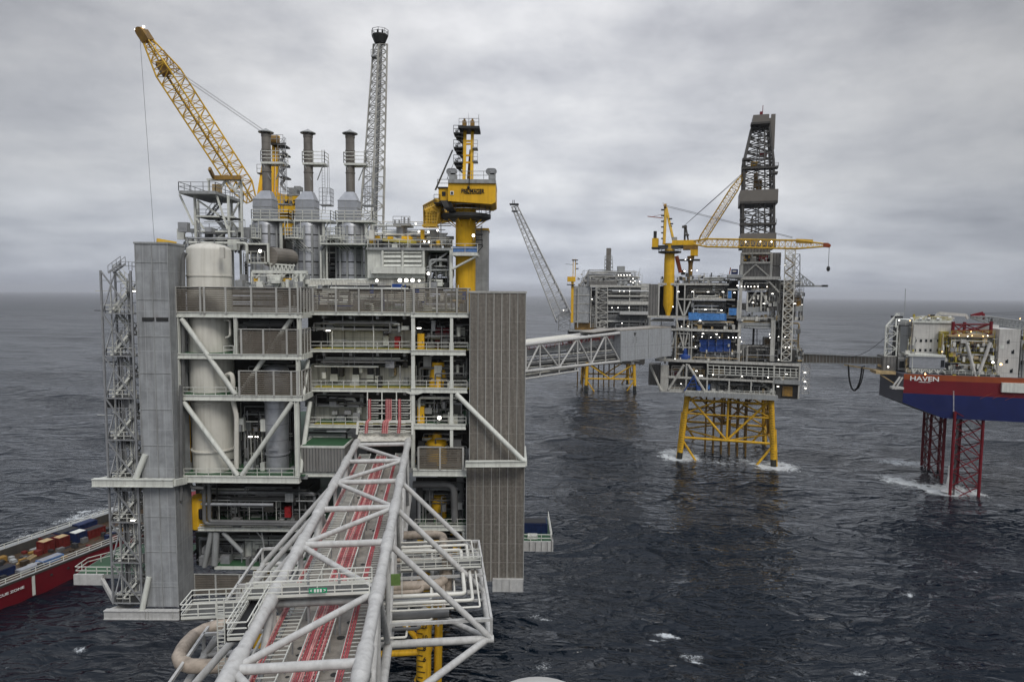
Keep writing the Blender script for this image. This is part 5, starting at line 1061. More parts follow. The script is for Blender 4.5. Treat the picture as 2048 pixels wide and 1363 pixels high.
for k in range(-3, 7):
    if k != 1: b = B(); b.tube(br(k, -HW, ZCH), br(k, HW, ZCH), .29, 14); obj('top_strut', b, M['bridge'], FB, True)
    b = B(); b.tube(br(k, -HW, ZLO), br(k, HW, ZLO), .26, 12); obj('bottom_strut', b, M['bridge'], FB, True)
    if k % 2 == 0 and k < 6 and k != 0 or k == 0:
        b = B(); b.tube(br(k, -HW, ZCH), br(k+1, HW, ZCH), .24, 14); obj('top_brace', b, M['bridge'], FB, True)
        b = B(); b.tube(br(k, -HW, ZCH), br(k-1, HW, ZCH), .24, 14); obj('top_brace', b, M['bridge'], FB, True)
b = B(); b.tube(br(6, -HW, ZCH), br(5, HW, ZCH), .24, 14); obj('top_brace', b, M['bridge'], FB, True)
b = B(); b.tube(br(1, -HW, ZCH-.55), br(1, HW, ZCH-.55), .34, 14); obj('top_strut', b, M['grey'], FB, True)
# deck plates and cable ladders
ZD = 45.4
k = -4.0
i = 0
while k < 6.3:
    for u0, u1 in ((-HW+.5, -.9), (-.85, 1.45), (1.5, HW-.45)):
        b = B(); z = ZD+R.uniform(-.012, .012); b.hexa([br(k+.006, u0, z), br(k+.006, u1, z), br(min(k+.40, 6.3), u1, z), br(min(k+.40, 6.3), u0, z)], V((0, 0, .06)))
        obj('deck_plate', b, M['plate'], FB); i += 1
    k += .405 if False else 1.0
    k = round(k, 3)
    for u0, u1 in ((-HW+.5, -.9), (-.85, 1.45), (1.5, HW-.45)):
        a0 = k-.594
        b = B(); z = ZD+R.uniform(-.012, .012); b.hexa([br(a0, u0, z), br(a0, u1, z), br(min(k, 6.3), u1, z), br(min(k, 6.3), u0, z)], V((0, 0, .06))); obj('deck_plate', b, M['plate'], FB)
b = B()
for s_ in (-1, 1): b.beam(br(-4, s_*(HW-.3), ZD-.35), br(6.3, s_*(HW-.3), ZD-.35), .2, .6)
for kk in range(-8, 13): b.beam(br(kk*.5, -HW, ZD-.3), br(kk*.5, HW, ZD-.3), .18, .35)
obj('deck_frame', b, M['grey'], FB)
def tray(u0, u1, cables, z=46.45):
    b = B()
    for uu in (u0, u1): b.beam(br(-4, uu, z), br(6.35, uu, z), .07, .16)
    t_ = -4.0
    while t_ < 6.35: b.beam(br(t_, u0, z), br(t_, u1, z), .07, .05); t_ += .055
    o = obj('cable_ladder', b, M['rail'], FB)
    b = B(); t_ = -4.0
    while t_ < 6.3:
        for uu in (u0, u1): b.beam(br(t_, uu, ZD), br(t_, uu, z), .08)
        t_ += .25
    obj('ladder_leg', b, M['galv'], o)
    rr = random.Random(int(u0*100))
    for uu in cables:
        pts = []; t_ = -4.0
        while t_ <= 6.36: pts.append(br(t_, uu+rr.uniform(-.035, .035), z+.10+rr.uniform(0, .05))); t_ += .35
        b = B(); b.pipe(pts, rr.uniform(.045, .065), 6, .5); obj('cable', b, M['cable' if rr.random() < .6 else 'cable2'], o, True)
tray(-3.45, -1.85, [-3.35, -3.22, -3.08])
tray(-.95, .62, [-.82+.145*k for k in range(10)])
tray(1.75, 3.0, [1.85, 1.98, 2.12])
# stains and junction boxes on the plates
for i in range(26):
    t_, uu = R.uniform(-1, 6), R.choice((R.uniform(-1.7, -1.1), R.uniform(.8, 1.6))); p = br(t_, uu, ZD+.082)
    b = B(); b.lathe(p, [(R.uniform(.12, .3), 0), (.1, .012)], 10); obj('stain', b, M['dark'], FB)
# end plate at the platform and rising ladders
b = B(); p = [br(6.3, -HW-.2, ZCH-.2), br(6.3, HW+.3, ZCH-.2), br(6.75, HW+.3, ZCH+.6), br(6.75, -HW-.2, ZCH+.6)]; b.hexa(p, V((0, 0, .1))); obj('end_plate', b, M['wall'], FB)
b = B(); b.beam(F.at(716, 843, 92.5), F.at(826, 843, 92.5), .25); b.beam(F.at(716, 843, 92.5), F.at(714, 868, 92.3), .3); b.beam(F.at(826, 843, 92.5), F.at(825, 868, 92.3), .3)
for y in (849, 856, 862): b.bar(F.at(716, y, 92.5), F.at(826, y, 92.5), .08)
for y in (816, 800, 810, 826, 840): b.beam(F.at(734, y, 93.6), F.at(822, y, 93.6), .12)
for x in (735, 764, 793, 821): b.beam(F.at(x, 784, 93.9), F.at(x, 842, 93.7), .14)
obj('riser_frame', b, M['rail'], FB)
for xs_, xe, nn in ((732, 743, 3), (766, 778, 6), (797, 803, 3)):
    for k in range(nn):
        b = B(); b.pipe([F.at(xs_+2+k*2.1-4, 866, 92.0), F.at(xs_+k*2.1, 843, 92.2), F.at(xe-6+k*2.1, 838, 93.2), F.at(xe-6+k*2.1, 800, 93.2), F.at(xe-6+k*2.1, 797, 97)], .07, 6, .5); obj('cable', b, M['cable' if k % 2 == 0 else 'cable2'], FB, True)
    b = B()
    for k in range(9): b.bar(F.at(xe-8, 800+5*k, 93.5), F.at(xe+14, 800+5*k, 93.5), .05)
    for k in range(5): b.bar(F.at(xs_-5, 846+4.5*k, 92.3), F.at(xs_+14, 846+4.5*k, 92.3), .05)
    obj('cable_ladder', b, M['rail'], FB)
# side frames: right hand pipe loops, left hand landing
def frame_side(sg, t0, t1, uo, zt):
    for k in range(t0, t1+1):
        b = B(); b.tube(br(k, sg*HW, ZLO), br(k, sg*(uo+.3), ZLO), .34 if k == t0 else .26, 14); obj('outrigger_tube', b, M['bridge'], FB, True)
        b = B(); b.tube(br(k, sg*HW, ZCH), br(k, sg*uo, ZLO+.15), .27, 14); obj('outrigger_brace', b, M['bridge'], FB, True)
        b = B(); b.beam(br(k, sg*(uo+.1), ZLO), br(k, sg*(uo+.1), zt), .22); obj('outrigger_post', b, M['bridge'], FB)
        b = B(); b.beam(br(k, sg*HW, zt), br(k, sg*(uo+.1), zt), .22, .26); obj('rack_beam', b, M['bridge'], FB)
    b = B(); b.beam(br(t0, sg*(uo+.1), zt), br(t1, sg*(uo+.1), zt), .22, .26); obj('rack_beam', b, M['bridge'], FB)
    for k in range(t0, t1): b = B(); b.tube(br(k, sg*(uo), ZLO), br(k+1, sg*HW, ZLO), .26, 12); obj('outrigger_brace', b, M['bridge'], FB, True)
    b = B(); b.tube(br(t0, sg*uo, ZLO), br(t1, sg*uo, ZLO), .3, 14); obj('outrigger_tube', b, M['bridge'], FB, True)
frame_side(1, 2, 4, 12.6, 41.2)
frame_side(-1, 1, 4, 11.6, 41.2)
b = B(); b.tube(br(2, 12.3, ZLO), br(.9, HW, ZLO), .3, 12); obj('outrigger_brace', b, M['bridge'], FB, True)
for u_, tn, tf, r, m in ((11.2, 2.35, 3.8, .16, 'pipe'), (10.5, 2.5, 3.65, .2, 'pipe'), (11.8, 2.2, 3.95, .09, 'pipe')):
    b = B(); b.pipe([br(tn, -2, 41.5), br(tn, u_, 41.5), br(tf, u_, 41.5), br(tf, -2, 41.5)], r, 10, 2.2); obj('pipe_loop', b, M[m], FB, True)
for u_, tn, tf, r, m in ((8.6, 2.9, 4.4, .5, 'beige'), (6.4, 2.75, 3.6, .22, 'beige'), (7.3, 2.55, 3.9, .13, 'pipe')):
    b = B(); b.pipe([br(tn, -2, 40.8), br(tn, u_, 40.8), br(tf, u_, 40.8), br(tf, -2, 40.8)], r, 14, 3.2); obj('pipe_loop', b, M[m], FB, True)
for k in range(6):
    b = B(); uu = 5.2+1.1*k; b.pipe([br(2.0+.12*k, -2, 40.0+.15*k), br(2.0+.12*k, uu, 40.0+.15*k), br(3.95-.1*k, uu, 40.0+.15*k), br(3.95-.1*k, -2, 40.0+.15*k)], (.1, .16, .12, .2, .09, .14)[k], 8, 2.4); obj('pipe_loop', b, M[('pipe', 'gpipe', 'pipe', 'beige', 'pipe', 'lag')[k]], FB, True)
for k in range(5):
    b = B(); b.beam(br(2.3+.4*k, HW, 39.9), br(2.3+.4*k, 12.4, 39.9), .16, .2); b2 = B(); b2.beam(br(2.3+.4*k, 8.0, 39.4), br(2.3+.4*k, 8.0, 41.2), .14); obj('rack_beam', b, M['bridge'], FB); obj('rack_post', b2, M['bridge'], FB)
b = B(); b.tube(br(3.1, 8.9, 38.2), br(3.1, 8.9, 43), .55, 14); obj('pipe_loop', b, M['beige'], FB, True)
b = B(); b.tube(br(2.3, -2, 40.6), br(2.3, 9, 40.6), .42, 14); obj('pipe', b, M['gpipe'], FB, True)
b = B(); b.pipe([br(2.22, -2, 40.9), br(2.22, -12.8, 40.9), br(1.52, -12.8, 40.9), br(1.52, -2, 40.9)], .55, 16, 5.7); obj('pipe_loop', b, M['beige'], FB, True)
for k in range(7):
    b = B(); b.tube(br(-3, -7.2+.75*k, 40.2+.12*(k % 2)), br(5.5, -7.2+.75*k, 40.2+.12*(k % 2)), .13+.05*(k % 3), 8); obj('pipe', b, M[('pipe', 'gpipe', 'white')[k % 3]], FB, True)
# grating walkways with handrails
def gang(t0, t1, u0, u1, z, sides, m='grate', dbl=True):
    b = B(); b.hexa([br(t0, u0, z-.12), br(t0, u1, z-.12), br(t1, u1, z-.12), br(t1, u0, z-.12)], V((0, 0, .12))); o = obj('walkway', b, M[m], FB)
    b = B(); c = [br(t0, u0, z), br(t0, u1, z), br(t1, u1, z), br(t1, u0, z)]
    for s_ in sides: b.rail([c[s_], c[(s_+1) % 4]], 1.15, 1.2, .045, 3)
    for s_ in sides: b.beam(c[s_]+V((0, 0, .1)), c[(s_+1) % 4]+V((0, 0, .1)), .03, .2)
    obj('handrail', b, M['rail'], o)
gang(3.0, 3.22, HW+.6, 12.4, 42.0, (0, 1, 2))
gang(.92, 1.12, -HW-1.6, HW-.5, 48.75, (0, 2))
gang(.42, 1.0, -HW-1.5, -HW-.25, 48.3, (1, 3, 0), 'black')
gang(1.36, 1.62, -11.2, -HW-1.2, 45.5, (0, 2, 3))
gang(2.0, 2.1, -HW-.5, -HW, 46, ())
b = B()
for d in (0, .5): b.bar(br(1.22, -HW-4.5+d, 41), br(1.22, -HW-4.5+d, 47.6), .05)
for k in range(22): b.bar(br(1.22, -HW-4.5, 41+.3*k), br(1.22, -HW-4.0, 41+.3*k), .035)
obj('ladder', b, M['rail'], FB)
for uu in (-1.2, .95): b = B(); b.beam(br(1.0, uu, ZD), br(1.0, uu, 50.0), .14); obj('rail_post', b, M['galv'], FB)
t = thing('exit_sign', 'green exit sign with white arrows hung on the footbridge crossing handrail', 'sign', br(.90, -.35, 49.0))
b = B(); c = br(.885, -.35, 49.3); b.hexa([c-be*.62-V((0, 0, .17)), c+be*.62-V((0, 0, .17)), c+be*.62-V((0, 0, .17))+bd*.03, c-be*.62-V((0, 0, .17))+bd*.03], V((0, 0, .34))); obj('board', b, M['signg'], t)
for body, d, sx in (('<', -.47, 1), ('>', .47, 1)): text(t, body, c-bd*.02+be*d, .3, M['signw'], be, 'arrow')
for d in (-.2, 0, .2):
    b = B(); q = c-bd*.015+be*d; b.hexa([q-be*.07-V((0, 0, .11)), q+be*.07-V((0, 0, .11)), q+be*.07-V((0, 0, .11))+bd*.01, q-be*.07-V((0, 0, .11))+bd*.01], V((0, 0, .22))); obj('pictogram', b, M['signw'], t)
t = thing('notice_board', 'olive green notice board on the bridge side beside the right chord', 'sign', br(1.6, HW+.9, 46.5))
b = B(); c = br(1.55, HW+.95, 46.6); b.hexa([c-be*.38, c+be*.38, c+be*.38+bd*.05, c-be*.38+bd*.05], V((0, 0, .95))); obj('board', b, M['olive'], t); b = B(); b.bar(c-be*.5-V((0, 0, 1)), c-be*.5+V((0, 0, 1)), .04); b.bar(c+be*.5-V((0, 0, 1)), c+be*.5+V((0, 0, 1)), .04); obj('post', b, M['rail'], t)
# white cover of a lamp close below the camera, at the bottom edge of the view
t = thing('deck_lamp_cover', 'pale rounded cover just poking into view at the bottom edge', 'cover', W(1075, 1400, 3))
b = B(); c = W(1080, 1434, 3.0); b.lathe(c, [(.33, -.12), (.32, -.02), (.26, .05), (.14, .09), (.005, .1)], 32); obj('dome', b, M['creamy'], t, True); b = B(); b.lathe(c, [(.35, -.2), (.35, -.12)], 32); obj('rim', b, M['white'], t)

# ---------------------------------------------------------------- bridge from the near platform to the drilling platform
B2F = Frame((4.7, 212), (62, 53)); T = B2F
CB = thing('connecting_bridge', 'long tubular pipe bridge with a boxed grey end leading to the drilling platform', 'bridge', T.at(1190, 720))
def two(fr, x0, y0, x1, y1, o0, o1=None): return fr.at(x0, y0, o0), fr.at(x1, y1, o0 if o1 is None else o1)
WB = 9.0
def lin(x, a, c): return a[1]+(c[1]-a[1])*(x-a[0])/(c[0]-a[0])
tc0, tc1 = T.at(1052, 689, 0), T.at(1242, 665.5, 0); bc0, bc1 = T.at(1052, 742, 0), T.at(1242, 722, 0); dx = (T.e1*-1)*62
top_d, bot_d = (tc1-tc0)/(tc1-tc0).length, (bc1-bc0)/(bc1-bc0).length
tcS, bcS = tc0-top_d*58, bc0-bot_d*58
for o_ in (0, WB):
    e = T.e2*o_
    b = B(); b.tube(tcS+e, tc1+e, .62, 10); obj('top_chord', b, M['bridge'], CB, True)
    b = B(); b.tube(bcS+e, bc1+e, .58, 10); obj('bottom_chord', b, M['bridge'], CB, True)
    pts = [1052, 1080, 1118, 1155, 1182, 1211, 1240]
    for i, x in enumerate(pts):
        t_, q_ = T.at(x, lin(x, (1052, 689), (1242, 665.5)), 0)+e, T.at(x, lin(x, (1052, 742), (1242, 722)), 0)+e
        b = B(); b.tube(t_, q_, .3, 8); obj('web_post', b, M['bridge'], CB, True)
        if i+1 < len(pts):
            x2 = pts[i+1]; t2, q2 = T.at(x2, lin(x2, (1052, 689), (1242, 665.5)), 0)+e, T.at(x2, lin(x2, (1052, 742), (1242, 722)), 0)+e
            b = B(); (b.tube(q_, t2, .36, 8) if i % 2 == 0 else b.tube(t_, q2, .36, 8)); obj('web_brace', b, M['bridge'], CB, True)
    for k in range(1, 7):
        a0 = tcS+(tc0-tcS)*(k/7)+e; a1 = bcS+(bc0-bcS)*((k+(-1)**k*.5)/7)+e
        b = B(); b.tube(a0, a1, .36, 8); obj('web_brace', b, M['bridge'], CB, True)
for k in range(13):
    p = tcS+(tc1-tcS)*(k/12); q = bcS+(bc1-bcS)*(k/12)
    b = B(); b.tube(p, p+T.e2*WB, .34, 8); b2 = B(); b2.tube(q, q+T.e2*WB, .34, 8); obj('top_strut', b, M['bridge'], CB, True); obj('bottom_strut', b2, M['bridge'], CB, True)
    if k < 12: b = B(); n_ = tcS+(tc1-tcS)*((k+1)/12); b.tube(p+T.e2*(WB*(k % 2)), n_+T.e2*(WB*((k+1) % 2)), .26, 8); obj('top_brace', b, M['bridge'], CB, True)
b = B(); s0, s1 = bcS+V((0, 0, 2.0)), bc1+V((0, 0, 2.0)); b.hexa([s0, s1, s1+T.e2*WB, s0+T.e2*WB], V((0, 0, .15))); obj('deck', b, M['grate'], CB)
for k in range(11):
    z = 1.0+.75*(k % 7); u_ = .9+.75*k; r = (.2, .32, .16, .4)[k % 4]
    b = B(); b.tube(bcS+T.e2*u_+V((0, 0, z)), bc1+T.e2*u_+V((0, 0, z+.1)), r, 8); obj('pipe', b, M[('pipe', 'gpipe', 'bridge', 'lag')[k % 4]], CB, True)
b = B(); b.hexa([tcS+T.e2*3-V((0, 0, 4.2)), tc1+T.e2*3-V((0, 0, 4.2)), tc1+T.e2*3.1-V((0, 0, 4.2)), tcS+T.e2*3.1-V((0, 0, 4.2))], V((0, 0, 2.2))); obj('walkway_screen', b, M['grey'], CB)
b = B(); b.rail([tcS+T.e2*2.2-V((0, 0, 2.4)), tc1+T.e2*2.2-V((0, 0, 2.4))], 1.2, 2, .08); obj('handrail', b, M['red'], CB)
for k in range(5):
    b = B(); b.tube(tcS+T.e2*(1+1.6*k)+V((0, 0, .6)), tc0+(tc1-tc0)*.55+T.e2*(1+1.6*k)+V((0, 0, .6)), .25, 8); obj('pipe', b, M['pipe'], CB, True)
# lower pipe rack under the first part
r0, r1 = T.at(1052, 757, 0), T.at(1157, 741, 0); rd = (r1-r0)/(r1-r0).length; rS = r0-rd*45
b = B(); b.tube(rS, r1, .35, 8); b.tube(rS+T.e2*WB, r1+T.e2*WB, .35, 8); obj('rack_rail', b, M['bridge'], CB, True)
for k, x in enumerate((1080, 1118, 1150, 1155)):
    p = T.at(x, lin(x, (1052, 757), (1157, 741)), 0); b = B(); b.tube(p, p+V((0, 0, 3.2)), .25, 8); b.tube(p, p+T.e2*WB, .25, 8); obj('rack_post', b, M['bridge'], CB, True)
for k in range(5): b = B(); b.tube(rS+T.e2*(1+1.6*k)+V((0, 0, .6+.3*(k % 2))), r1+T.e2*(1+1.6*k)+V((0, 0, .6+.3*(k % 2))), .34, 8); obj('pipe', b, M[('gpipe', 'pipe', 'bridge')[k % 3]], CB, True)
# boxed end
pa, pb, pc, pd = T.at(1241, 723, -.6), T.at(1342, 711.5, -.6), T.at(1342, 655, -.6), T.at(1241, 662, -.6)
b = B(); n = len(b.v); qs = [pa, pb, pc, pd]; e = T.e2*(WB+1.2); b.v += [tuple(p) for p in qs]+[tuple(p+e) for p in qs]
for f in ((0, 1, 2, 3), (7, 6, 5, 4), (1, 5, 6, 2), (0, 4, 5, 1), (0, 3, 7, 4)): b.face(*f)
o = obj('box_cladding', b, M['panelg'], CB)
b = B(); b.hexa([pd+V((0, 0, .02)), pc+V((0, 0, .02)), pc+e+V((0, 0, .02)), pd+e+V((0, 0, .02))], V((0, 0, .45))); b.hexa([tc0+(tc1-tc0)*.72+V((0, 0, 1))+T.e2*2, pd+V((0, 0, .5))+T.e2*2, pd+e+V((0, 0, .5)), tc0+(tc1-tc0)*.72+T.e2*9+V((0, 0, 1))], V((0, 0, .25))); obj('box_roof', b, M['plate'], CB)
b = B()
for k in (0, .27, .53, .79, 1):
    p, q = pa+(pb-pa)*k, pd+(pc-pd)*k; b.beam(p-T.e2*.08, q-T.e2*.08, .18)
obj('panel_seam', b, M['grey'], o)
b = B(); c1 = pa+(pb-pa)*.27; c2 = pd+(pc-pd)*.27; m_ = c1+(c2-c1)*.92; b.prism([m_-T.e1*.8-T.e2*.15, m_+T.e1*.8-T.e2*.15, m_-V((0, 0, 1.6))-T.e2*.15], T.e2*.1)
for s_ in (-1.1, 1.1):
    for kz in (2.2, 3.0, 3.8): q = m_+T.e1*s_-V((0, 0, kz))-T.e2*.15; b.tube(q, q+T.e2*.1, .16, 8)
obj('lifting_lug', b, M['dark'], o)

# ---------------------------------------------------------------- drilling platform
_l, _r = WZ(1359, 915, 0), WZ(1547, 930, 0)
D = Frame((_l.x, _l.y), (_r.x-_l.x, _r.y-_l.y))
DP = thing('drilling_platform', 'drilling platform on a yellow jacket beyond the pipe bridge, crowded with lamps and machinery', 'platform', D.at(1460, 900, 15))
def dbox(name, x0, y0, x1, y1, off, dep, m, parent=None, **k):
    b = B(); D.box(b, x0, y0, x1, y1, off, dep); return obj(name, b, M[m], parent or DP, **k)
def dbar(name, x0, y0, x1, y1, off, r, m, parent=None, o1=None, n=6):
    b = B(); b.tube(D.at(x0, y0, off), D.at(x1, y1, off if o1 is None else o1), r, n); return obj(name, b, M[m], parent or DP, n > 6)
S0 = -3
# lower module
for x0, y0, x1, y1 in ((1310, 722, 1600, 727), (1322, 757, 1600, 761), (1318, 780, 1412, 785), (1410, 785, 1550, 789)):
    dbox('deck_girder', x0, y0, x1, y1, S0, 1.2, 'dps'); dbox('deck', x0+2, y0+1, x1-2, y1-.5, S0+1.2, 30, 'grate')
for x0, y0, x1, y1 in ((1321, 730, 1337, 781), (1371, 727, 1374.5, 782), (1413, 727, 1416, 785), (1436, 747, 1438.5, 758), (1480, 747, 1482.5, 758), (1524, 747, 1526.5, 758), (1457, 761, 1459.5, 785), (1501, 761, 1503.5, 785), (1546, 727, 1549.5, 790), (1597, 727, 1600, 797)):
    dbox('column', x0, y0, x1, y1, S0+.1, 1.0, 'dps')
for x0, y0, x1, y1, r in ((1337, 779, 1368, 729, .55), (1376, 729, 1411, 784, .5), (1299, 727, 1322, 780, .5), (1446, 758, 1460, 744, .35), (1495, 745, 1512, 758, .4), (1552, 748, 1566, 760, .5), (1522, 764, 1546, 784, .4), (1330, 727, 1330, 712, .4)):
    dbar('brace', x0, y0, x1, y1, S0+(0 if r > .42 else 4), r, 'dps')
b = B()
for i in range(17): x = 1416+11*i; y = 729+.042*(x-1416); b.bar(D.at(x, y, S0-.6), D.at(x, y+18, S0-.6), .16)
for yy in (1, 8, 13, 18): b.bar(D.at(1416, 729+yy, S0-.6), D.at(1596, 736.5+yy, S0-.6), .17)
obj('guard_rail', b, M['rail'], DP)
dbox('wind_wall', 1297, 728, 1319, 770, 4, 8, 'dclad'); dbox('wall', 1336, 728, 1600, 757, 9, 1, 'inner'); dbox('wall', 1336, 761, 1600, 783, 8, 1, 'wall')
dbox('walkway', 1370, 787, 1556, 796, S0-1, 3, 'grey'); dbox('enclosure', 1552, 766, 1596, 797, S0+2, 8, 'inner'); dbox('tank_block', 1565, 772, 1585, 792, S0+1.4, .5, 'rustshade'); dbox('enclosure', 1549, 760, 1600, 768, S0-.4, 8, 'grey')
b = B(); b.rail([D.at(1370, 787, S0-1), D.at(1550, 788, S0-1)], 1.3, 2, .09); obj('handrail', b, M['rail'], DP); b = B(); b.rail([D.at(1337, 780, S0), D.at(1370, 781, S0)], 1.3, 2, .09); obj('handrail', b, M['rail'], DP)
for x0, y0, x1, y1, m in ((1346, 768, 1368, 780, 'creamy'), (1421, 766, 1440, 783, 'creamy'), (1450, 770, 1462, 784, 'wall'), (1470, 771, 1486, 785, 'grey'), (1392, 738, 1410, 757, 'tan'), (1342, 735, 1356, 757, 'hullred'), (1560, 735, 1590, 757, 'inner'), (1424, 738, 1448, 757, 'tan'), (1510, 772, 1522, 785, 'dclad')):
    dbox('equipment_block', x0, y0, x1, y1, 3, 4, m)
# decks above
for x0, y0, x1, y1, o_ in ((1316, 566, 1458, 570, -1), (1353, 597, 1470, 600, -1), (1295, 631, 1385, 635, -1), (1383, 633, 1480, 636, 0), (1336, 658, 1480, 662, -2), (1340, 693, 1395, 696, -1), (1300, 640, 1345, 643, 2), (1455, 577, 1535, 580.5, 0), (1478, 634, 1560, 640, 0), (1480, 553, 1562, 559, -2)):
    dbox('deck_girder', x0, y0, x1, y1, o_, 1, 'dps'); dbox('deck', x0+1, y0+.4, x1-1, y1-.4, o_+1, 26, 'grate')
for x0, y0, x1, y1 in ((1316, 568, 1318.5, 632), (1352, 568, 1355, 720), (1367, 568, 1369.5, 700), (1382, 640, 1384, 720), (1475, 640, 1481, 722), (1479, 505, 1485, 640), (1540, 505, 1545, 555), (1541, 640, 1550, 722), (1474, 600, 1478, 640), (1493, 585, 1496, 622), (1521, 585, 1524, 622)):
    dbox('column', x0, y0, x1, y1, -1.2, 1.1, 'dps')
for x0, y0, x1, y1 in ((1355, 601, 1366, 631), (1381, 602, 1369, 631), (1353, 640, 1366, 692), (1380, 640, 1370, 690), (1352, 662, 1345, 690)): dbar('brace', x0, y0, x1, y1, -1, .35, 'dps')
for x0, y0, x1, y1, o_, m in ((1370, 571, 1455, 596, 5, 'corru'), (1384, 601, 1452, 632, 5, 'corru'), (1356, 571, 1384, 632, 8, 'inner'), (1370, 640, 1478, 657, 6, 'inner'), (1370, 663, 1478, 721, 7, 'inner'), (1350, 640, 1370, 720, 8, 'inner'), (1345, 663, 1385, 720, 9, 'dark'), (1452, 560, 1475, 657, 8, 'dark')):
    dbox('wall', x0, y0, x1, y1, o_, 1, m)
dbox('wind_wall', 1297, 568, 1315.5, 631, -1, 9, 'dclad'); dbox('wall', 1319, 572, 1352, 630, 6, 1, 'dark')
dbox('roof_plate', 1456, 549, 1485, 555, -3, 14, 'grey')
# drill floor block
for x0, y0, x1, y1, o_, dp, m in ((1482, 527, 1541, 553, -1, 14, 'dclad'), (1544, 505, 1562, 531, -1, 12, 'dclad'), (1543, 532, 1561, 553, -1, 12, 'dclad'), (1484, 494, 1541, 506, -1, 1, 'dclad'), (1487, 507, 1540, 524, 8, 1, 'inner'), (1537, 560, 1561, 620, 1, 10, 'dclad'), (1484, 562, 1536, 576, 9, 1, 'dark'), (1494, 583, 1536, 622, 6, 1, 'inner'), (1538, 606, 1562, 621, 0, 10, 'dclad'), (1478, 645, 1551, 656, 0, 12, 'grey'), (1484, 523, 1541, 527, -1.5, 1, 'dps'), (1482, 505, 1541, 508, -1.5, 1, 'dps'), (1492, 614, 1524, 624, -.6, 2, 'grey'), (1485, 640, 1545, 645, .5, 2, 'tan')):
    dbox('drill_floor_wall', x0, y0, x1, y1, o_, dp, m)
dbar('brace', 1511, 529, 1486, 552, -1.3, .32, 'dps'); dbar('brace', 1511, 529, 1537, 552, -1.3, .32, 'dps'); dbar('brace', 1537, 562, 1558, 584, -1, .35, 'dps'); dbar('brace', 1512, 584, 1497, 605, 0, .4, 'dps'); dbar('brace', 1522, 584, 1536, 606, 0, .4, 'dps')
for x0, y0, x1, y1, m in ((1488, 512, 1500, 521, 'yellow'), (1503, 512, 1512, 523, 'creamy'), (1518, 511, 1536, 522, 'hullred'), (1540, 588, 1558, 603, 'creamy'), (1480, 606, 1492, 620, 'corru')): dbox('equipment_block', x0, y0, x1, y1, 3, 4, m)
# open bay under the drill floor
dbox('riser_column', 1505, 645, 1509, 700, 6, .8, 'dark'); dbar('riser_pipe', 1514, 645, 1514, 700, 6, .15, 'dark')
for x0, y0, x1, y1, m in ((1496, 690, 1530, 722, 'inner'), (1481, 690, 1497, 722, 'corru'), (1527, 675, 1545, 722, 'dclad'), (1529, 678, 1543, 692, 'rustshade'), (1538, 705, 1548, 716, 'creamy'), (1550, 700, 1592, 722, 'inner')): dbox('equipment_block', x0, y0, x1, y1, 2, 6, m)
# right side
for x0, y0, x1, y1, o_, m in ((1582, 590, 1602, 612, 4, 'rustshade'), (1582, 612, 1605, 622, 2, 'grey'), (1582, 624, 1590, 635, 3, 'dclad'), (1560, 560, 1585, 640, 8, 'inner'), (1551, 640, 1580, 700, 9, 'inner')): dbox('equipment_block', x0, y0, x1, y1, o_, 6, m)
b = B(); b.lattice([D.at(1586, 600, 3), D.at(1600, 600, 3), D.at(1600, 600, 8), D.at(1586, 600, 8)], [D.at(1586, 508, 3), D.at(1600, 508, 3), D.at(1600, 508, 8), D.at(1586, 508, 8)], 5, .2, .15); obj('side_lattice', b, M['galv'], DP)
t = thing('lattice_boom', 'small grey lattice boom lying level at the right edge of the drilling platform', 'boom', D.at(1625, 573, 6))
b = B(); b.lattice([D.at(1598, 545, 5), D.at(1598, 571, 5), D.at(1598, 571, 8)], [D.at(1628, 568.5, 5), D.at(1628, 571.5, 5), D.at(1628, 571.5, 8)], 4, .2, .14); b.beam(D.at(1590, 571.5, 6), D.at(1656, 572, 6), .7); obj('truss', b, M['grey'], t)
b = B(); D.box(b, 1645, 569.5, 1656, 573, 5, 2); obj('tip', b, M['dark'], t)
t = thing('stair_tower', 'yellowish lattice stair tower on the right front of the drilling platform', 'stair tower', D.at(1572, 720, -3))
c = [(1565, 1584)]; q0 = [D.at(1562, 722, -3), D.at(1582, 722, -3), D.at(1582, 722, 1.5), D.at(1562, 722, 1.5)]; h = D.at(1572, 497, -3).z-q0[0].z
b = B(); b.lattice(q0, [p+V((0, 0, h)) for p in q0], 15, .22, .15, True); obj('lattice', b, M['pipe'], t)
for k in range(14):
    z0 = V((0, 0, h*k/15)); b = B(); s_ = 1 if k % 2 else 0; b.stair(q0[s_]+z0+(q0[3]-q0[0])*.3, q0[1-s_]+z0+V((0, 0, h/15))+(q0[3]-q0[0])*.3, (q0[3]-q0[0])*.4, 7); obj('stair_flight', b, M['tan'], t)
t = thing('stair_tower', 'short lattice stair tower hanging at the right of the lower module of the drilling platform', 'stair tower', D.at(1610, 787, -1))
q0 = [D.at(1602, 787, -2), D.at(1618, 787, -2), D.at(1618, 787, 2), D.at(1602, 787, 2)]; h = D.at(1610, 729, -2).z-q0[0].z
b = B(); b.lattice(q0, [p+V((0, 0, h)) for p in q0], 4, .18, .13, True); obj('lattice', b, M['galv'], t)
for k in range(4): b = B(); s_ = k % 2; z0 = V((0, 0, h*k/4)); b.hexa([p+z0 for p in q0], V((0, 0, .2))); b.stair(q0[s_]+z0, q0[1-s_]+z0+V((0, 0, h/4)), (q0[3]-q0[0])*.4, 7); obj('stair_flight', b, M['pipe'], t)
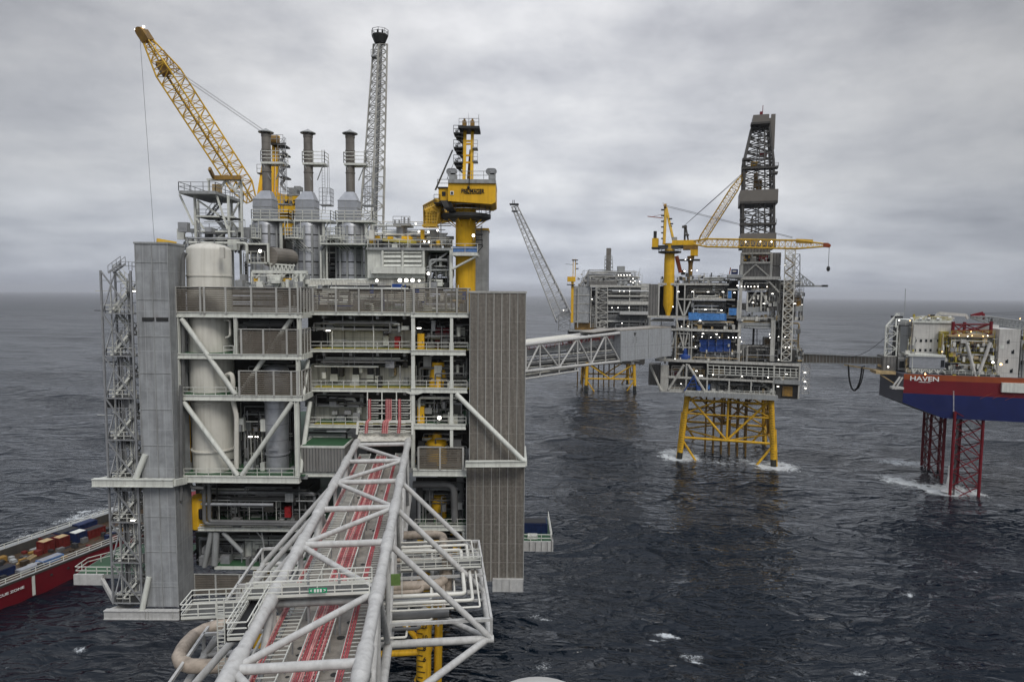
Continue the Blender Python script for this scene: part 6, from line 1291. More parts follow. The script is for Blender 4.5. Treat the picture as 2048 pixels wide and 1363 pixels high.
# clutter
bulk = {}
def dr(*a, **k):
    for m, b in runs(DP, D, *a, **k).items():
        t = bulk.setdefault(m, B()); n = len(t.v); t.v += b.v; t.f += [tuple(i+n for i in f) for f in b.f]; t.m += b.m
GG = ['gpipe', 'dps', 'dark', 'galv', 'grey', 'pipe']
for a in ((1372, 1455, 574, 596, -1, 4), (1384, 1452, 604, 630, 0, 4), (1345, 1385, 640, 718, -2, 5), (1372, 1478, 641, 657, -1, 5), (1385, 1478, 664, 682, 0, 6), (1385, 1478, 700, 721, -2, 5), (1336, 1412, 730, 757, -1, 6), (1336, 1412, 762, 782, -1, 6), (1416, 1596, 748, 758, 0, 7), (1416, 1546, 762, 784, 0, 7), (1486, 1541, 561, 577, -1, 6), (1494, 1536, 583, 622, 0, 5), (1478, 1560, 640, 656, -2, 6), (1480, 1560, 690, 722, -2, 6), (1550, 1600, 640, 722, 2, 8), (1380, 1460, 553, 566, 0, 10), (1545, 1605, 560, 640, 2, 8), (1319, 1352, 640, 720, 4, 10)):
    dr(a[0], a[1], a[2], a[3], a[4], a[5], 16, .22, GG+(['tan'] if a[2] > 630 else []), int(a[0]+a[2]), .6)
for a in ((1372, 1455, 571, 597, 0, 5), (1384, 1478, 601, 632, 0, 5), (1345, 1385, 640, 720, -2, 6), (1372, 1478, 641, 658, -1, 5), (1385, 1478, 663, 693, 0, 6), (1385, 1478, 695, 721, -2, 5), (1336, 1412, 729, 757, -1, 7), (1336, 1412, 761, 781, -2, 7), (1416, 1596, 746, 758, -1, 8), (1416, 1546, 762, 785, -2, 7), (1486, 1541, 507, 524, -1, 6), (1486, 1536, 560, 582, -1, 8), (1494, 1536, 583, 622, -1, 5), (1536, 1562, 560, 640, -1, 2), (1478, 1560, 622, 642, -2, 6), (1480, 1560, 680, 722, -2, 6), (1550, 1600, 630, 722, 0, 8), (1372, 1480, 545, 566, 0, 10), (1580, 1606, 560, 640, 1, 8), (1319, 1385, 550, 566, 0, 10), (1597, 1606, 690, 722, 0, 5)):
    clutter(bulk, D, *a, 60, int(a[0]*3+a[2]), ['grey', 'dps', 'dark', 'galv', 'pipe', 'gpipe', 'dark', 'tan'])
for m, b in bulk.items(): obj('pipework', b, M[m], DP, True, kind='stuff')
# things on it
t = thing('tarpaulin', 'bright blue tarpaulin wrapped along a deck edge of the drilling platform', 'tarpaulin', D.at(1415, 640, -2))
rr = random.Random(3); b = B(); tp_ = [D.at(1377+76*i/18, 625+rr.uniform(-.8, .8)+i*.12, -2.3+rr.uniform(-.3, .3)) for i in range(19)]; bt_ = [D.at(1377+76*i/18, 639+rr.uniform(-1, 1)+i*.1, -2.3+rr.uniform(-.4, .3)) for i in range(19)]; n = 0
b.v += [tuple(p) for p in tp_+bt_]+[tuple(p+D.e2*2.5) for p in tp_]
for i in range(18): b.face(i, 19+i, 20+i, i+1); b.face(38+i, i, i+1, 39+i)
obj('sheet', b, M['tarp'], t, True); b = B(); b.bar(D.at(1377, 640, -1.6), D.at(1453, 641, -1.6), .2); obj('support_pole', b, M['galv'], t)
for l, x0, y0, x1, y1 in (('small upright blue sheet near the top deck left of the drill floor', 1456, 582, 1463, 596), ('blue sheet screen right of the long blue tarpaulin', 1458, 616, 1473, 630)):
    t = thing('tarpaulin', l, 'tarpaulin', D.at(x0, y1, -1)); b = B(); D.box(b, x0, y0, x1, y1, -1.2, .3); obj('sheet', b, M['tarp'], t); b = B(); D.box(b, x0-1, y0-1, x0, y1+1, -1.2, .3); D.box(b, x1, y0-1, x1+1, y1+1, -1.2, .3); obj('post', b, M['grey'], t)
g = 'blue tote tanks stacked on the drilling platform'
rows = (('upper row', 679, 689.5), ('lower row', 690.5, 703))
for j, (rn, y0, y1) in enumerate(rows):
    for i in range(4):
        x0 = 1399+16*i; t = thing('tote_tank', 'blue tote tank in the %s of the stack, %s' % (rn, ('at its left end', 'second from its left end', 'second from its right end', 'at its right end')[i]), 'tank', D.at(x0+7.5, y1, 1), g)
        b = B(); D.box(b, x0, y0+1, x0+14.5, y1, 1, 3.5); obj('body', b, M['blue'], t); b = B(); D.box(b, x0-.3, y0, x0+14.8, y0+1.2, .8, 3.8); D.box(b, x0+5.5, y0+3, x0+9, y0+3.8, .75, .3); obj('lid_or_shade', b, M['blue'], t)
t = thing('blue_vessel', 'round blue vessel with a wide foot beside the stacked blue tanks', 'vessel', D.at(1370, 716, -1))
b = B(); c = D.at(1370, 717, 0); b.lathe(c, [(2.4, 0), (2.4, 1.2), (2.0, 1.9), (1.0, 2.2), (1.0, 4.6), (.6, 5.1), (.05, 5.2)], 16); obj('shell', b, M['blue'], t, True); b = B(); b.pipe([c+V((0, 0, 5)), c+V((0, 0, 5.8)), c+V((-3, 0, 5.8))], .18); obj('outlet_pipe', b, M['galv'], t, True)
t = thing('blue_ladder_frame', 'blue A shaped ladder frame standing on the lower left deck of the drilling platform', 'frame', D.at(1385, 780, -4))
b = B(); b.bar(D.at(1369, 781, -3.6), D.at(1388, 750, -3.6), .35); b.bar(D.at(1397, 781, -3.6), D.at(1388, 750, -3.6), .25)
for k in range(3): b.bar(D.at(1374+4*k, 772-7*k, -3.6), D.at(1395-2*k, 772-7*k, -3.6), .2)
obj('frame', b, M['blue'], t); b = B(); D.box(b, 1392, 772, 1402, 780, -3, 1.5); obj('hopper', b, M['blue'], t)
t = thing('blue_locker', 'narrow blue locker beside white drums on the lower deck of the drilling platform', 'locker', D.at(1417, 784, -2)); b = B(); D.box(b, 1414.5, 768, 1420, 779, -2, 1.2); obj('body', b, M['blue'], t); b = B(); D.box(b, 1415.3, 770, 1419.2, 777, -2.1, .15); obj('door', b, M['tarp'], t)
t = thing('control_cabin', 'small dark windowed cabin on the roof left of the drill floor', 'cabin', D.at(1469, 548, -1)); b = B(); D.box(b, 1463, 538, 1476, 548, -1, 3); obj('body', b, M['hullblue'], t); b = B(); D.box(b, 1465, 540.5, 1473, 544, -1.1, .2); obj('window', b, M['creamy'], t); b = B(); b.bar(D.at(1461, 535, -1), D.at(1459, 548, -1), .25); obj('post', b, M['hullor'], t)
# jacket
DJ = thing('steel_jacket', 'tall yellow braced jacket with depth ticks standing in foam under the drilling platform', 'jacket', D.at(1455, 925, 15))
tops = [D.at(1375, 790, 0), D.at(1543, 797, 0)]; DEP = 38.0
feet = [WZ(1359, 915, 0), WZ(1547, 930, 0)]
tb = [D.at(1397, 790, 0)+D.e2*0, None]
ft = [feet[0], feet[1], feet[1]+D.e2*DEP, feet[0]+D.e2*DEP]; tt = [tops[0]+D.e2*1.5, tops[1]+D.e2*1.5, tops[1]+D.e2*(DEP-3), tops[0]+D.e2*(DEP-3)]
for p in tt: p.z = tops[0].z+1
pt = lambda i, z: ft[i]+(tt[i]-ft[i])*(z/tt[i].z)
for i in range(4):
    o, d = jacket_leg(DJ, pt(i, -5), tt[i], 1.15, zg=2.5)
    if i < 2:
        b = B()
        for z in np.arange(4, 24, 1.05): c = pt(i, z)-D.e2*1.16; b.beam(c-D.e1*(.75 if int(z) % 2 else .35), c+D.e1*.35, .12, .16)
        obj('depth_ticks', b, M['ink'], o)
        b = B(); c = pt(i, 3)+D.e1*(1.6 if i else -1.5); b.tube(V((c.x, c.y, -4)), pt(i, 20 if i == 0 else 15)+D.e1*(1.2 if i else -1.2), .45, 8); obj('pile_sleeve', b, M['jacket'], DJ, True)
for i in range(4):
    j = (i+1) % 4; z1 = 9.0; zt_ = tt[0].z-1; m = 'jacket' if i in (0,) else 'rustshade'  # braces off the front face take a brown that holds their shade
    a, c = pt(i, z1), pt(j, z1); mid = (a+c)/2
    def jt(p, q, r=.5, mm=None): b = B(); b.tube(p, q, r, 10); obj('brace', b, M[mm or m], DJ, True)
    jt(a, c, .55, 'jacket'); jt(pt(i, zt_), mid); jt(pt(j, zt_), mid); jt(mid, (pt(i, zt_)+pt(j, zt_))/2, .45)
    jt(pt(i, z1-.8), (pt(i, -6)+pt(j, -6))/2+(pt(i, -6)-pt(j, -6))*.22, .5, 'jacket'); jt(pt(j, z1-.8), (pt(i, -6)+pt(j, -6))/2+(pt(j, -6)-pt(i, -6))*.22, .5, 'jacket')
    jt(pt(i, zt_-2), pt(j, zt_-2), .4)
mids = [(pt(i, 9)+pt((i+1) % 4, 9))/2 for i in range(4)]
for i in range(4): b = B(); b.tube(mids[i], mids[(i+1) % 4], .38, 8); obj('brace', b, M['jacket'], DJ, True)
for i in range(4):
    j = (i+1) % 4; hi_ = tt[0].z-9
    jt(pt(i, hi_), pt(j, hi_), .36, 'jacket'); jt(pt(i, hi_), (pt(i, zt_)+pt(j, zt_))/2, .36, 'jacket'); jt(pt(j, hi_), (pt(i, zt_)+pt(j, zt_))/2, .36, 'jacket'); jt(pt(i, 9), (pt(i, hi_)+pt(j, hi_))/2, .36, 'jacket' if i else 'rustshade') if i else None; jt(pt(j, 9), (pt(i, hi_)+pt(j, hi_))/2, .36, 'jacket') if i else None
for i in range(4): b = B(); a_, c_ = (pt(i, 18)+pt((i+1) % 4, 18))/2, (pt((i+1) % 4, 18)+pt((i+2) % 4, 18))/2; b.tube(a_, c_, .35, 8); obj('brace', b, M['rustshade'], DJ, True)
for r_ in range(2):
    for k in range(6):
        c = ft[0]+(ft[1]-ft[0])*(.28+.09*k)+D.e2*(13+10*r_); b = B(); b.tube(V((c.x, c.y, -5)), V((c.x, c.y, tt[0].z)), .36, 8); obj('conductor', b, M['rustshade'], DJ, True)
# derrick
DK = thing('drilling_derrick', 'dark lattice drilling derrick with grey wind walls and a boxed crown', 'derrick', D.at(1515, 490, 8))
def ringd(x0, x1, y, o0, o1): 
    a_, c_ = D.at(x0, y, o0), D.at(x1, y, o0); z = (a_.z+c_.z)/2; q = []
    for p, dd in ((a_, 0), (c_, 0), (c_, o1-o0), (a_, o1-o0)): q.append(V((p.x, p.y, z))+D.e2*dd)
    return q
for r0, r1, n_ in ((ringd(1486, 1548, 492, 4, 17), ringd(1486, 1548, 400, 4, 17), 4), (ringd(1488, 1548, 400, 4, 17), ringd(1489, 1547, 320, 4, 17), 4), (ringd(1489, 1547, 320, 4, 17), ringd(1505, 1539, 250, 7, 14), 5)):
    b = B(); b.lattice(r0, r1, n_, .58, .26, True); obj('lattice', b, M['derr'], DK)
    b = B(); m0, m1 = (r0[0]+r0[1])/2, (r1[0]+r1[1])/2; b.bar(m0, m1, .2); b.bar(m0+(r0[1]-r0[0])*.2, m1+(r1[1]-r1[0])*.2, .3); b.bar(m0+(r0[3]-r0[0]), m1+(r1[3]-r1[0]), .2); obj('guide_track', b, M['derr'], DK)
for x0, x1, y0, y1, o0, o1 in ((1480, 1556, 379, 402, 2.5, 18.5), (1481, 1552, 466, 491, 2.5, 18.5), (1506, 1538, 229, 247, 6, 15)):
    q = ringd(x0, x1, y1, o0, o1); h = D.at((x0+x1)/2, y0, o0).z-q[0].z; b = B()
    for i in range(4): p, s_ = q[i], q[(i+1) % 4]; nn = V((0, 0, h)); k = len(b.v); b.v += [tuple(p), tuple(s_), tuple(s_+nn), tuple(p+nn)]; b.face(k, k+1, k+2, k+3)
    if y0 < 300: k = len(b.v); b.v += [tuple(p+nn*1) for p in q]; b.face(k, k+1, k+2, k+3)
    obj('wind_wall', b, M['wind'], DK)
    b = B(); b.hexa([p-V((0, 0, .9)) for p in q], V((0, 0, .8))); obj('wall_platform', b, M['derr'], DK)
b = B(); D.box(b, 1541.5, 228, 1550, 298, 8, 1.5); D.box(b, 1536, 236, 1542, 250, 8, 1); obj('side_panel', b, M['wind'], DK)
b = B()
for y, x0, x1 in ((335, 1484, 1557), (318, 1485, 1502), (448, 1480, 1553), (345, 1545, 1556), (438, 1480, 1492), (246, 1502, 1541)): D.box(b, x0, y-2.5, x1, y+1.5, 3, 4)
b.rail([D.at(1484, 332, 3), D.at(1557, 332, 3)], 1.4, 2, .1); b.rail([D.at(1480, 445, 3), D.at(1553, 445, 3)], 1.4, 2, .1); obj('monkey_board', b, M['derr'], DK)
b = B(); D.box(b, 1508, 345, 1516, 375, 9, 3); D.box(b, 1513, 360, 1524, 378, 9, 3); obj('top_drive', b, M['rustshade'], DK)
b = B(); D.box(b, 1520, 306, 1534, 312, 8, 3); obj('travelling_block', b, M['hullred'], DK); b = B(); D.box(b, 1502, 323, 1516, 331, 8, 3); obj('pipe_handler', b, M['yellow'], DK)
b = B()
for k in range(9): a0, a1 = math.pi*k/9, math.pi*(k+1)/9; b.bar(D.at(1517-13*math.cos(a0), 438-12*math.sin(a0), 4), D.at(1517-13*math.cos(a1), 438-12*math.sin(a1), 4), .4)
b.bar(D.at(1504, 438, 4), D.at(1503, 465, 4), .4); b.bar(D.at(1530, 438, 4), D.at(1531, 465, 4), .4); obj('v_door_arch', b, M['derr'], DK)
b = B(); D.box(b, 1520, 223, 1525, 229, 9, 2); b.bar(D.at(1525, 229, 9), D.at(1526, 211, 9), .15); obj('crown_beacon', b, M['hullred'], DK)
for x in (1491, 1521, 1543): lamp('lit lamp under the lower wind wall of the derrick', x, 483.5, -2.5, 1.4, D, 'lamps under the derrick wind wall', mastpx=3)
# crane A with level boom
CA = thing('pedestal_crane', 'yellow crane on the drilling platform with its long boom lying level across the derrick', 'crane', D.at(1336, 630, 1))
c = D.at(1336, 631, 1); s = lambda y: D.at(1336, y, 1).z-c.z; r = D.rad(1336, 560, 20, 1)
b = B(); b.lathe(c, [(r*.42, 0), (r*.5, s(626)), (r*1.05, s(610)), (r*1.05, s(520)), (r*1.0, s(510)), (r*1.0, s(490)), (r*1.15, s(487))], 24); obj('pedestal', b, M['yellow'], CA, True)
b = B(); b.lathe(c+V((0, 0, s(507))), [(r*1.6, 0), (r*2.3, .3), (r*2.3, .9)], 20); o = obj('slew_platform', b, M['dark'], CA); b = B(); b.rail([c+V((r*2.3*math.cos(k*.524), r*2.3*math.sin(k*.524), s(507)+.9)) for k in range(13)], 1.3, 2, .08); obj('handrail', b, M['galv'], o)
for x0, y0, x1, y1, o_, dp, m in ((1304, 476, 1316, 495, -1, 5, 'yellow'), (1316, 490, 1366, 496, -1, 5, 'dark'), (1344, 480, 1392, 490, -1, 4, 'yellow'), (1307, 462, 1313, 476, 0, 2, 'dark'), (1344, 474, 1354, 481, 0, 3, 'grey'), (1303, 494, 1318, 497, -1.4, 6, 'dark')):
    b = B(); D.box(b, x0, y0, x1, y1, o_, dp); obj('machinery_house', b, M[m], CA)
b = B(); b.beam(D.at(1328, 489, 1), D.at(1331.5, 414, 2), 1.1); obj('mast_leg', b, M['boom'], CA); b = B(); b.beam(D.at(1347, 482, 1), D.at(1332, 414, 2), .9); obj('mast_leg', b, M['boom'], CA)
b = B(); b.tube(D.at(1328, 412, 1.5), D.at(1333, 412, 1.5), 1, 10); b.bar(D.at(1327, 412, 2), D.at(1326, 405, 2), .1); obj('sheave', b, M['rustshade'], CA)
b = B()
for k in range(6): D.box(b, 1322, 418+11.5*k, 1328, 420+11.5*k, 1, 2)
for x, y in ((1341, 436), (1343, 446), (1341, 451)): D.box(b, x-3, y, x+3, y+2, 1, 2)
obj('mast_platform', b, M['dark'], CA); b = B(); b.bar(D.at(1326, 436, 1), D.at(1295, 432.5, 1), .22); b.bar(D.at(1326, 428, 1), D.at(1306, 433, 1), .08); obj('jib', b, M['hullor'], CA)
hin = D.at(1388, 485, -3); tp = D.at(1650, 490, -10)
a, s_, u, ln = crane_boom(CA, hin, tp, 3.2, 3.2, D.e2, 16, rc=.26, rb=.11, head='hullor')
b = B(); q = hin+a*ln*.79; b.beam(q+u*1.4, q+a*6+u*1.2, 2, 1.5); obj('boom_winch', b, M['boom'], CA)
b = B()
for k, e_ in ((0, 0), (1.2, 2)): b.bar(D.at(1333, 411+k*2, 2), D.at(1585, 474+e_, -6), .10)
obj('luffing_rope', b, M['rope'], CA); b = B(); b.bar(tp+a*1.5-V((0, 0, .5)), tp+a*1.5-V((0, 0, 9)), .09); b.ball(tp+a*1.5-V((0, 0, 9)), .7, 8, 6, 1.5); obj('hook_block', b, M['dark'], CA)
# crane B with raised boom
CB_ = thing('pedestal_crane', 'smaller yellow crane behind it on the drilling platform with its boom raised towards the derrick', 'crane', D.at(1378, 560, 14))
c = D.at(1380, 566, 14); b = B(); r = D.rad(1380, 530, 9, 14); h = D.at(1380, 512, 14).z-c.z; b.lathe(c, [(r, 0), (r, h*.7), (r*1.6, h*.95), (r*1.6, h)], 16); obj('pedestal', b, M['rustshade'], CB_, True)
for x0, y0, x1, y1, m in ((1381, 498, 1396, 511, 'yellow'), (1366, 490, 1396, 499, 'rustshade'), (1356, 518, 1400, 521, 'dark'), (1362, 540, 1370, 549, 'dark')): b = B(); D.box(b, x0, y0, x1, y1, 12, 4); obj('machinery_house', b, M[m], CB_)
b = B(); b.beam(D.at(1369, 492, 14), D.at(1370, 450, 14), .7); b.beam(D.at(1378, 490, 14), D.at(1371, 450, 14), .6); D.box(b, 1364, 451, 1374, 455, 13, 2); D.box(b, 1370, 468, 1378, 471, 13, 2); obj('mast_leg', b, M['derr'], CB_)
b = B(); b.beam(D.at(1353, 512, 8), D.at(1361, 545, 8), 1.4); obj('hydraulic_ram', b, M['hullor'], CB_)
hin = D.at(1399, 487, 12); tp = D.at(1487, 349, 5); a, s_, u, ln = crane_boom(CB_, hin, tp, 3.0, 3.0, D.e2, 14, rc=.22, rb=.09, head='rustshade')
b = B()
for k in (0, 3): b.bar(D.at(1371, 449, 14), D.at(1484+k, 347, 5), .10)
obj('luffing_rope', b, M['rope'], CB_)
# lamps of the drilling platform
g = 'lit lamps along the decks of the drilling platform'
LP = [(1475, 571, 3.2), (1483, 572.5, 2.3), (1489, 573, 2), (1496, 573, 2.4), (1502, 573, 2), (1509, 573, 2.4), (1516, 573, 2.6), (1534, 573, 2), (1387, 673, 2.8), (1404, 673, 2.4), (1421.5, 674, 2.4), (1439, 674, 2.2), (1457, 674.5, 2.4), (1466, 674.5, 2.6), (1472, 674.5, 2.4), (1480, 674.5, 2.2), (1391, 692, 2.2), (1363, 653, 2.2), (1376, 652, 1.8), (1369, 542, 3.2), (1371, 519, 2), (1381, 519, 2), (1383, 541, 2), (1394, 541, 2), (1346, 613, 2.2), (1400, 751, 2.6), (1404, 751, 2.4), (1426, 749, 2.6), (1484, 752, 2.4), (1536, 754, 2.6), (1557, 719, 2.6), (1362, 767, 2), (1571, 694, 2.2), (1578, 694, 2.2), (1539, 668, 2), (1540, 675, 2), (1557, 673, 2), (1604, 609, 1.6), (1570, 673, 1.8), (1350, 717, 1.6), (1483, 683, 1.8), (1570, 530, 1.4)]
for i, (x, y, r_) in enumerate(LP): lamp('lit white lamp glowing among the decks of the drilling platform', x, y, -3.4, r_*.4, D, g, mastpx=0)
g = 'lit strip lamps on the drilling platform'
for x, y in ((1357, 583), (1385, 583), (1416, 583.5), (1446, 583.5), (1411, 619), (1443, 620), (1406, 667), (1433, 668), (1506, 605), (1528, 607), (1393, 741.5), (1573, 748), (1556, 772.5), (1590, 607), (1545, 587), (1400, 641), (1469, 585), (1610, 745), (1610, 763), (1611, 776)):
    t = thing('strip_lamp', 'lit strip lamp on a deck of the drilling platform', 'strip lamp', D.at(x, y, -2.5), g); b = B(); D.box(b, x-2, y-.45, x+2, y+.45, -3.2, .3); obj('tube', b, M['lamp'], t)

# ---------------------------------------------------------------- riser platform, farthest away
RF = Frame((0, 470), (1, -.05)); Q = RF
RP = thing('riser_platform', 'distant grey platform with rounded towers seen behind the connecting bridge', 'platform', Q.at(1215, 730, 10))
def rbox(name, x0, y0, x1, y1, off, dep, m): b = B(); Q.box(b, x0, y0, x1, y1, off, dep); return obj(name, b, M[m], RP)
for x0, y0, x1, y1, o_, dp, m in ((1147, 572, 1180, 641, 0, 14, 'clad'), (1180, 575, 1302, 660, 8, 20, 'inner'), (1200, 580, 1216, 655, -1, 8, 'dclad'), (1178, 562, 1234, 571, -1, 14, 'dclad'), (1140, 641, 1178, 645, -1, 16, 'grey'), (1180, 570, 1282, 574, -2, 12, 'dps'), (1215, 590, 1300, 593, -2, 6, 'dps'), (1215, 602, 1300, 609, -3, 6, 'dps'), (1215, 622, 1300, 625, -2, 6, 'grey'), (1240, 624, 1300, 629, -8, 8, 'bridge'), (1138, 660, 1205, 663, -3, 14, 'grey'), (1215, 574, 1282, 582, 2, 5, 'grey'), (1150, 645, 1205, 660, 2, 12, 'rustshade'), (1215, 640, 1300, 645, -1, 10, 'grey'), (1137, 663, 1240, 690, 2, 20, 'dark'), (1138, 690, 1290, 726, 0, 30, 'inner'), (1234, 545, 1262, 566, 2, 12, 'dclad'), (1262, 553, 1272, 568, 2, 10, 'grey'), (1236, 532, 1250, 545, 3, 6, 'grey'), (1282, 567, 1302, 600, 0, 8, 'dps')):
    rbox('module_wall', x0, y0, x1, y1, o_, dp, m)
for y in (590, 607, 625): rbox('wall_band', 1146.5, y-.6, 1180.5, y+.6, -.3, .4, 'dps')
for x in (1155, 1181, 1190, 1193, 1258, 1300): rbox('column', x, 575, x+1.6, 655, -1.5, 1, 'dps')
b = B(); b.lattice([Q.at(1193, 655, -2), Q.at(1215, 655, -2), Q.at(1215, 655, 2)], [Q.at(1193, 575, -2), Q.at(1215, 575, -2), Q.at(1215, 575, 2)], 8, .35, .25); obj('stair_lattice', b, M['dps'], RP)
b = B(); b.lattice([Q.at(1160, 571, 0), Q.at(1234, 571, 0), Q.at(1234, 571, 9), Q.at(1160, 571, 9)], [Q.at(1176, 543, 0), Q.at(1230, 543, 0), Q.at(1230, 543, 9), Q.at(1176, 543, 9)], 3, .4, .3, True); obj('top_truss', b, M['dps'], RP)
for x, y, r_ in ((1184, 560, 9), (1198, 560, 8), (1216, 562, 8), (1248, 560, 9)):
    b = B(); c = Q.at(x, y+8, 5); rw = Q.rad(x, y, r_*2, 5); b.lathe(c, [(rw, 0), (rw, rw*1.4), (rw*.7, rw*1.9), (.1, rw*2.1)], 12); obj('tank_dome', b, M['duct'], RP, True)
bulk = {}
for m, b_ in list(runs(RP, Q, 1182, 1300, 572, 655, -2, 5, 60, .35, ['dps', 'gpipe', 'dark', 'grey', 'galv'], 77, .5).items())+list(runs(RP, Q, 1160, 1282, 538, 572, -1, 6, 40, .35, ['dps', 'galv', 'grey'], 78, .8).items())+list(runs(RP, Q, 1140, 1290, 665, 728, -1, 5, 30, .4, ['grey', 'rustshade', 'dark', 'dps'], 79, .5).items()):
    t = bulk.setdefault(m, B()); n = len(t.v); t.v += b_.v; t.f += [tuple(i+n for i in f) for f in b_.f]; t.m += b_.m
for a in ((1182, 1300, 574, 655, -2, 6, 160), (1156, 1285, 536, 572, -1, 8, 160), (1140, 1290, 665, 728, -1, 6, 80)): clutter(bulk, Q, *a, int(a[0]), ['dps', 'grey', 'dark', 'galv', 'pipe', 'dps'])
for m, b in bulk.items(): obj('pipework', b, M[m], RP, True, kind='stuff')
for k, (x, y) in enumerate(((1256, 548), (1266, 556), (1250, 556), (1272, 562), (1240, 556))):
    b = B(); c = Q.at(x, y+12, 2); rw = Q.rad(x, y, 12, 2); b.lathe(c, [(rw, 0), (rw, rw*1.5), (rw*.6, rw*2), (.1, rw*2.1)], 10); obj('tank_dome', b, M['grey'], RP, True)
t = thing('exhaust_stack', 'square grey exhaust stack rising from the distant platform', 'exhaust stack', Q.at(1217, 545, 4)); b = B(); Q.box(b, 1213, 496, 1222, 545, 4, 3); obj('flue', b, M['stackp'], t)
b = B(); b.lattice([Q.at(1209, 542, 2), Q.at(1226, 542, 2), Q.at(1226, 542, 8), Q.at(1209, 542, 8)], [Q.at(1210, 512, 2), Q.at(1224, 512, 2), Q.at(1224, 512, 8), Q.at(1210, 512, 8)], 4, .25, .2); obj('support_frame', b, M['grey'], t)
t = thing('pedestal_crane', 'small yellow crane with twin masts at the left end of the distant platform', 'crane', Q.at(1144, 570, -2)); b = B(); Q.box(b, 1135, 553, 1151, 563, -3, 5); obj('machinery_house', b, M['yellow'], t)
b = B(); Q.box(b, 1142, 563, 1147, 645, -2, 2); obj('pedestal', b, M['yellow'], t); b = B(); Q.box(b, 1145.5, 518, 1147, 553, -2, 1); Q.box(b, 1150, 518, 1151.5, 553, -2, 1); obj('mast_leg', b, M['boom'], t)
b = B(); Q.box(b, 1144, 519, 1156, 521, -3, 2); Q.box(b, 1152, 526, 1156, 528, -3, 2); Q.box(b, 1152, 536, 1157, 538, -3, 2); Q.box(b, 1134, 568, 1150, 570, -4, 4); b.bar(Q.at(1146, 529, -2), Q.at(1131, 528, -2), .2); obj('mast_platform', b, M['dark'], t)
t = thing('flare_boom', 'slender pale lattice flare boom leaning up to the left from the distant platform', 'flare boom', Q.at(1130, 650, 0))
f0 = [Q.at(1112, 640, -2), Q.at(1142, 625, -2), Q.at(1142, 632, 8), Q.at(1113, 645, 8)]; f1 = [Q.at(1023, 413, -2), Q.at(1035, 411, -2), Q.at(1035, 412, 2), Q.at(1024, 414, 2)]
b = B(); b.lattice(f0, f1, 26, .42, .2); b.tube((f0[0]+f0[2])/2, (f1[0]+f1[2])/2, .45, 6); obj('lattice', b, M['bridge'], t)
b = B(); Q.box(b, 1019, 406.5, 1037, 408.5, -3, 6); Q.box(b, 1023, 421, 1035, 422.5, -3, 4); Q.box(b, 1025, 400, 1026.2, 407, 0, .5); Q.box(b, 1028, 400, 1029.2, 407, 0, .5); obj('tip_platform', b, M['dark'], t)
b = B(); b.lattice([Q.at(1117, 660, -2), Q.at(1140, 660, -2), Q.at(1140, 660, 6), Q.at(1117, 660, 6)], [Q.at(1117, 630, -2), Q.at(1140, 630, -2), Q.at(1140, 630, 6), Q.at(1117, 630, 6)], 3, .4, .3, True); Q.box(b, 1120, 622, 1141, 632, 0, 5); obj('base_frame', b, M['galv'], t)
RJ = thing('steel_jacket', 'yellow jacket with dark feet under the distant platform', 'jacket', WZ(1212, 772, 0))
fa, fb = WZ(1171, 778, 0), WZ(1270, 779, 0); ge = (fb-fa).normalized(); gd = V((-ge.y, ge.x, 0)); gd = gd if gd.y > 0 else -gd; zt_ = 21.0
Fp = [fa, fb, fb+gd*30, fa+gd*30]
for i, p in enumerate(Fp):
    q = V((p.x, p.y, zt_))+((Fp[0]+Fp[2])/2-p)*.06; q.z = zt_; jacket_leg(RJ, p-V((0, 0, 5)), q, 1.2, zg=3)
    n_ = Fp[(i+1) % 4]
    for a_, c_, r_ in ((V((p.x, p.y, 8)), V((n_.x, n_.y, 8)), .6), (V((p.x, p.y, 20)), (p+n_)/2+V((0, 0, 8)), .5), (V((n_.x, n_.y, 20)), (p+n_)/2+V((0, 0, 8)), .5), (V((p.x, p.y, 8)), p+(n_-p)*.2-V((0, 0, 3)), .5), (V((n_.x, n_.y, 8)), n_+(p-n_)*.2-V((0, 0, 3)), .5)):
        b = B(); b.tube(a_, c_, r_, 8); obj('brace', b, M['jacket'], RJ, True)
for k in range(8):
    c = fa+(fb-fa)*(-.12+.11*k)+gd*18; b = B(); b.tube(V((c.x, c.y, -4)), V((c.x, c.y, 21)), .5, 6); obj('conductor', b, M['rustshade'], RJ, True)
g = 'tiny lit lamps on the distant platform'
for x, y in ((1237, 550), (1242, 550), (1248, 550), (1254, 550), (1260, 550), (1266, 557), (1261, 563), (1266, 565), (1270, 562), (1239, 582), (1248, 582), (1259, 582), (1184, 598), (1224, 615), (1236, 615), (1258, 615), (1244, 646), (1127, 620), (1279, 563)):
    lamp('tiny lit lamp on the distant platform', x, y, -3.5, .75, Q, g, mastpx=0)

# ---------------------------------------------------------------- accommodation jack-up rig on the right
HF = Frame((141.6, 227.6), (36.5, -10)); H = HF
JU = thing('accommodation_rig', 'red and blue hulled jack-up rig with cream accommodation block, bow pointing left', 'rig', H.at(1960, 840, 20))
s0 = H.at(1808, 747, 0); zd, zo, zr, zbt = s0.z, H.at(1900, 762, 0).z, H.at(1900, 789.5, 0).z, H.at(1900, 833, 0).z
o2 = V((s0.x, s0.y, 0))
def hp(s_, w_, z): return o2+H.e1*s_+H.e2*w_+V((0, 0, z))
WH, LH = 46.0, 90.0
def outline(z, s_off, cut=0): return [hp(0+s_off, 0, z), hp(LH, 0, z), hp(LH, WH, z), hp(9+s_off, WH, z), hp(1+s_off, WH*.62, z), hp(-3+s_off, WH*.38, z)]
rings = [(outline(zbt-.6, 13), None), (outline(zbt+4.4, 0), 'blue'), (outline(zr, 0), 'blue'), (outline(zo, 0), 'red'), (outline(zd, 0), 'or')]
names = {'blue': M['hullblue'], 'red': M['hullred'], 'or': M['hullor']}
b = B(); n = 6
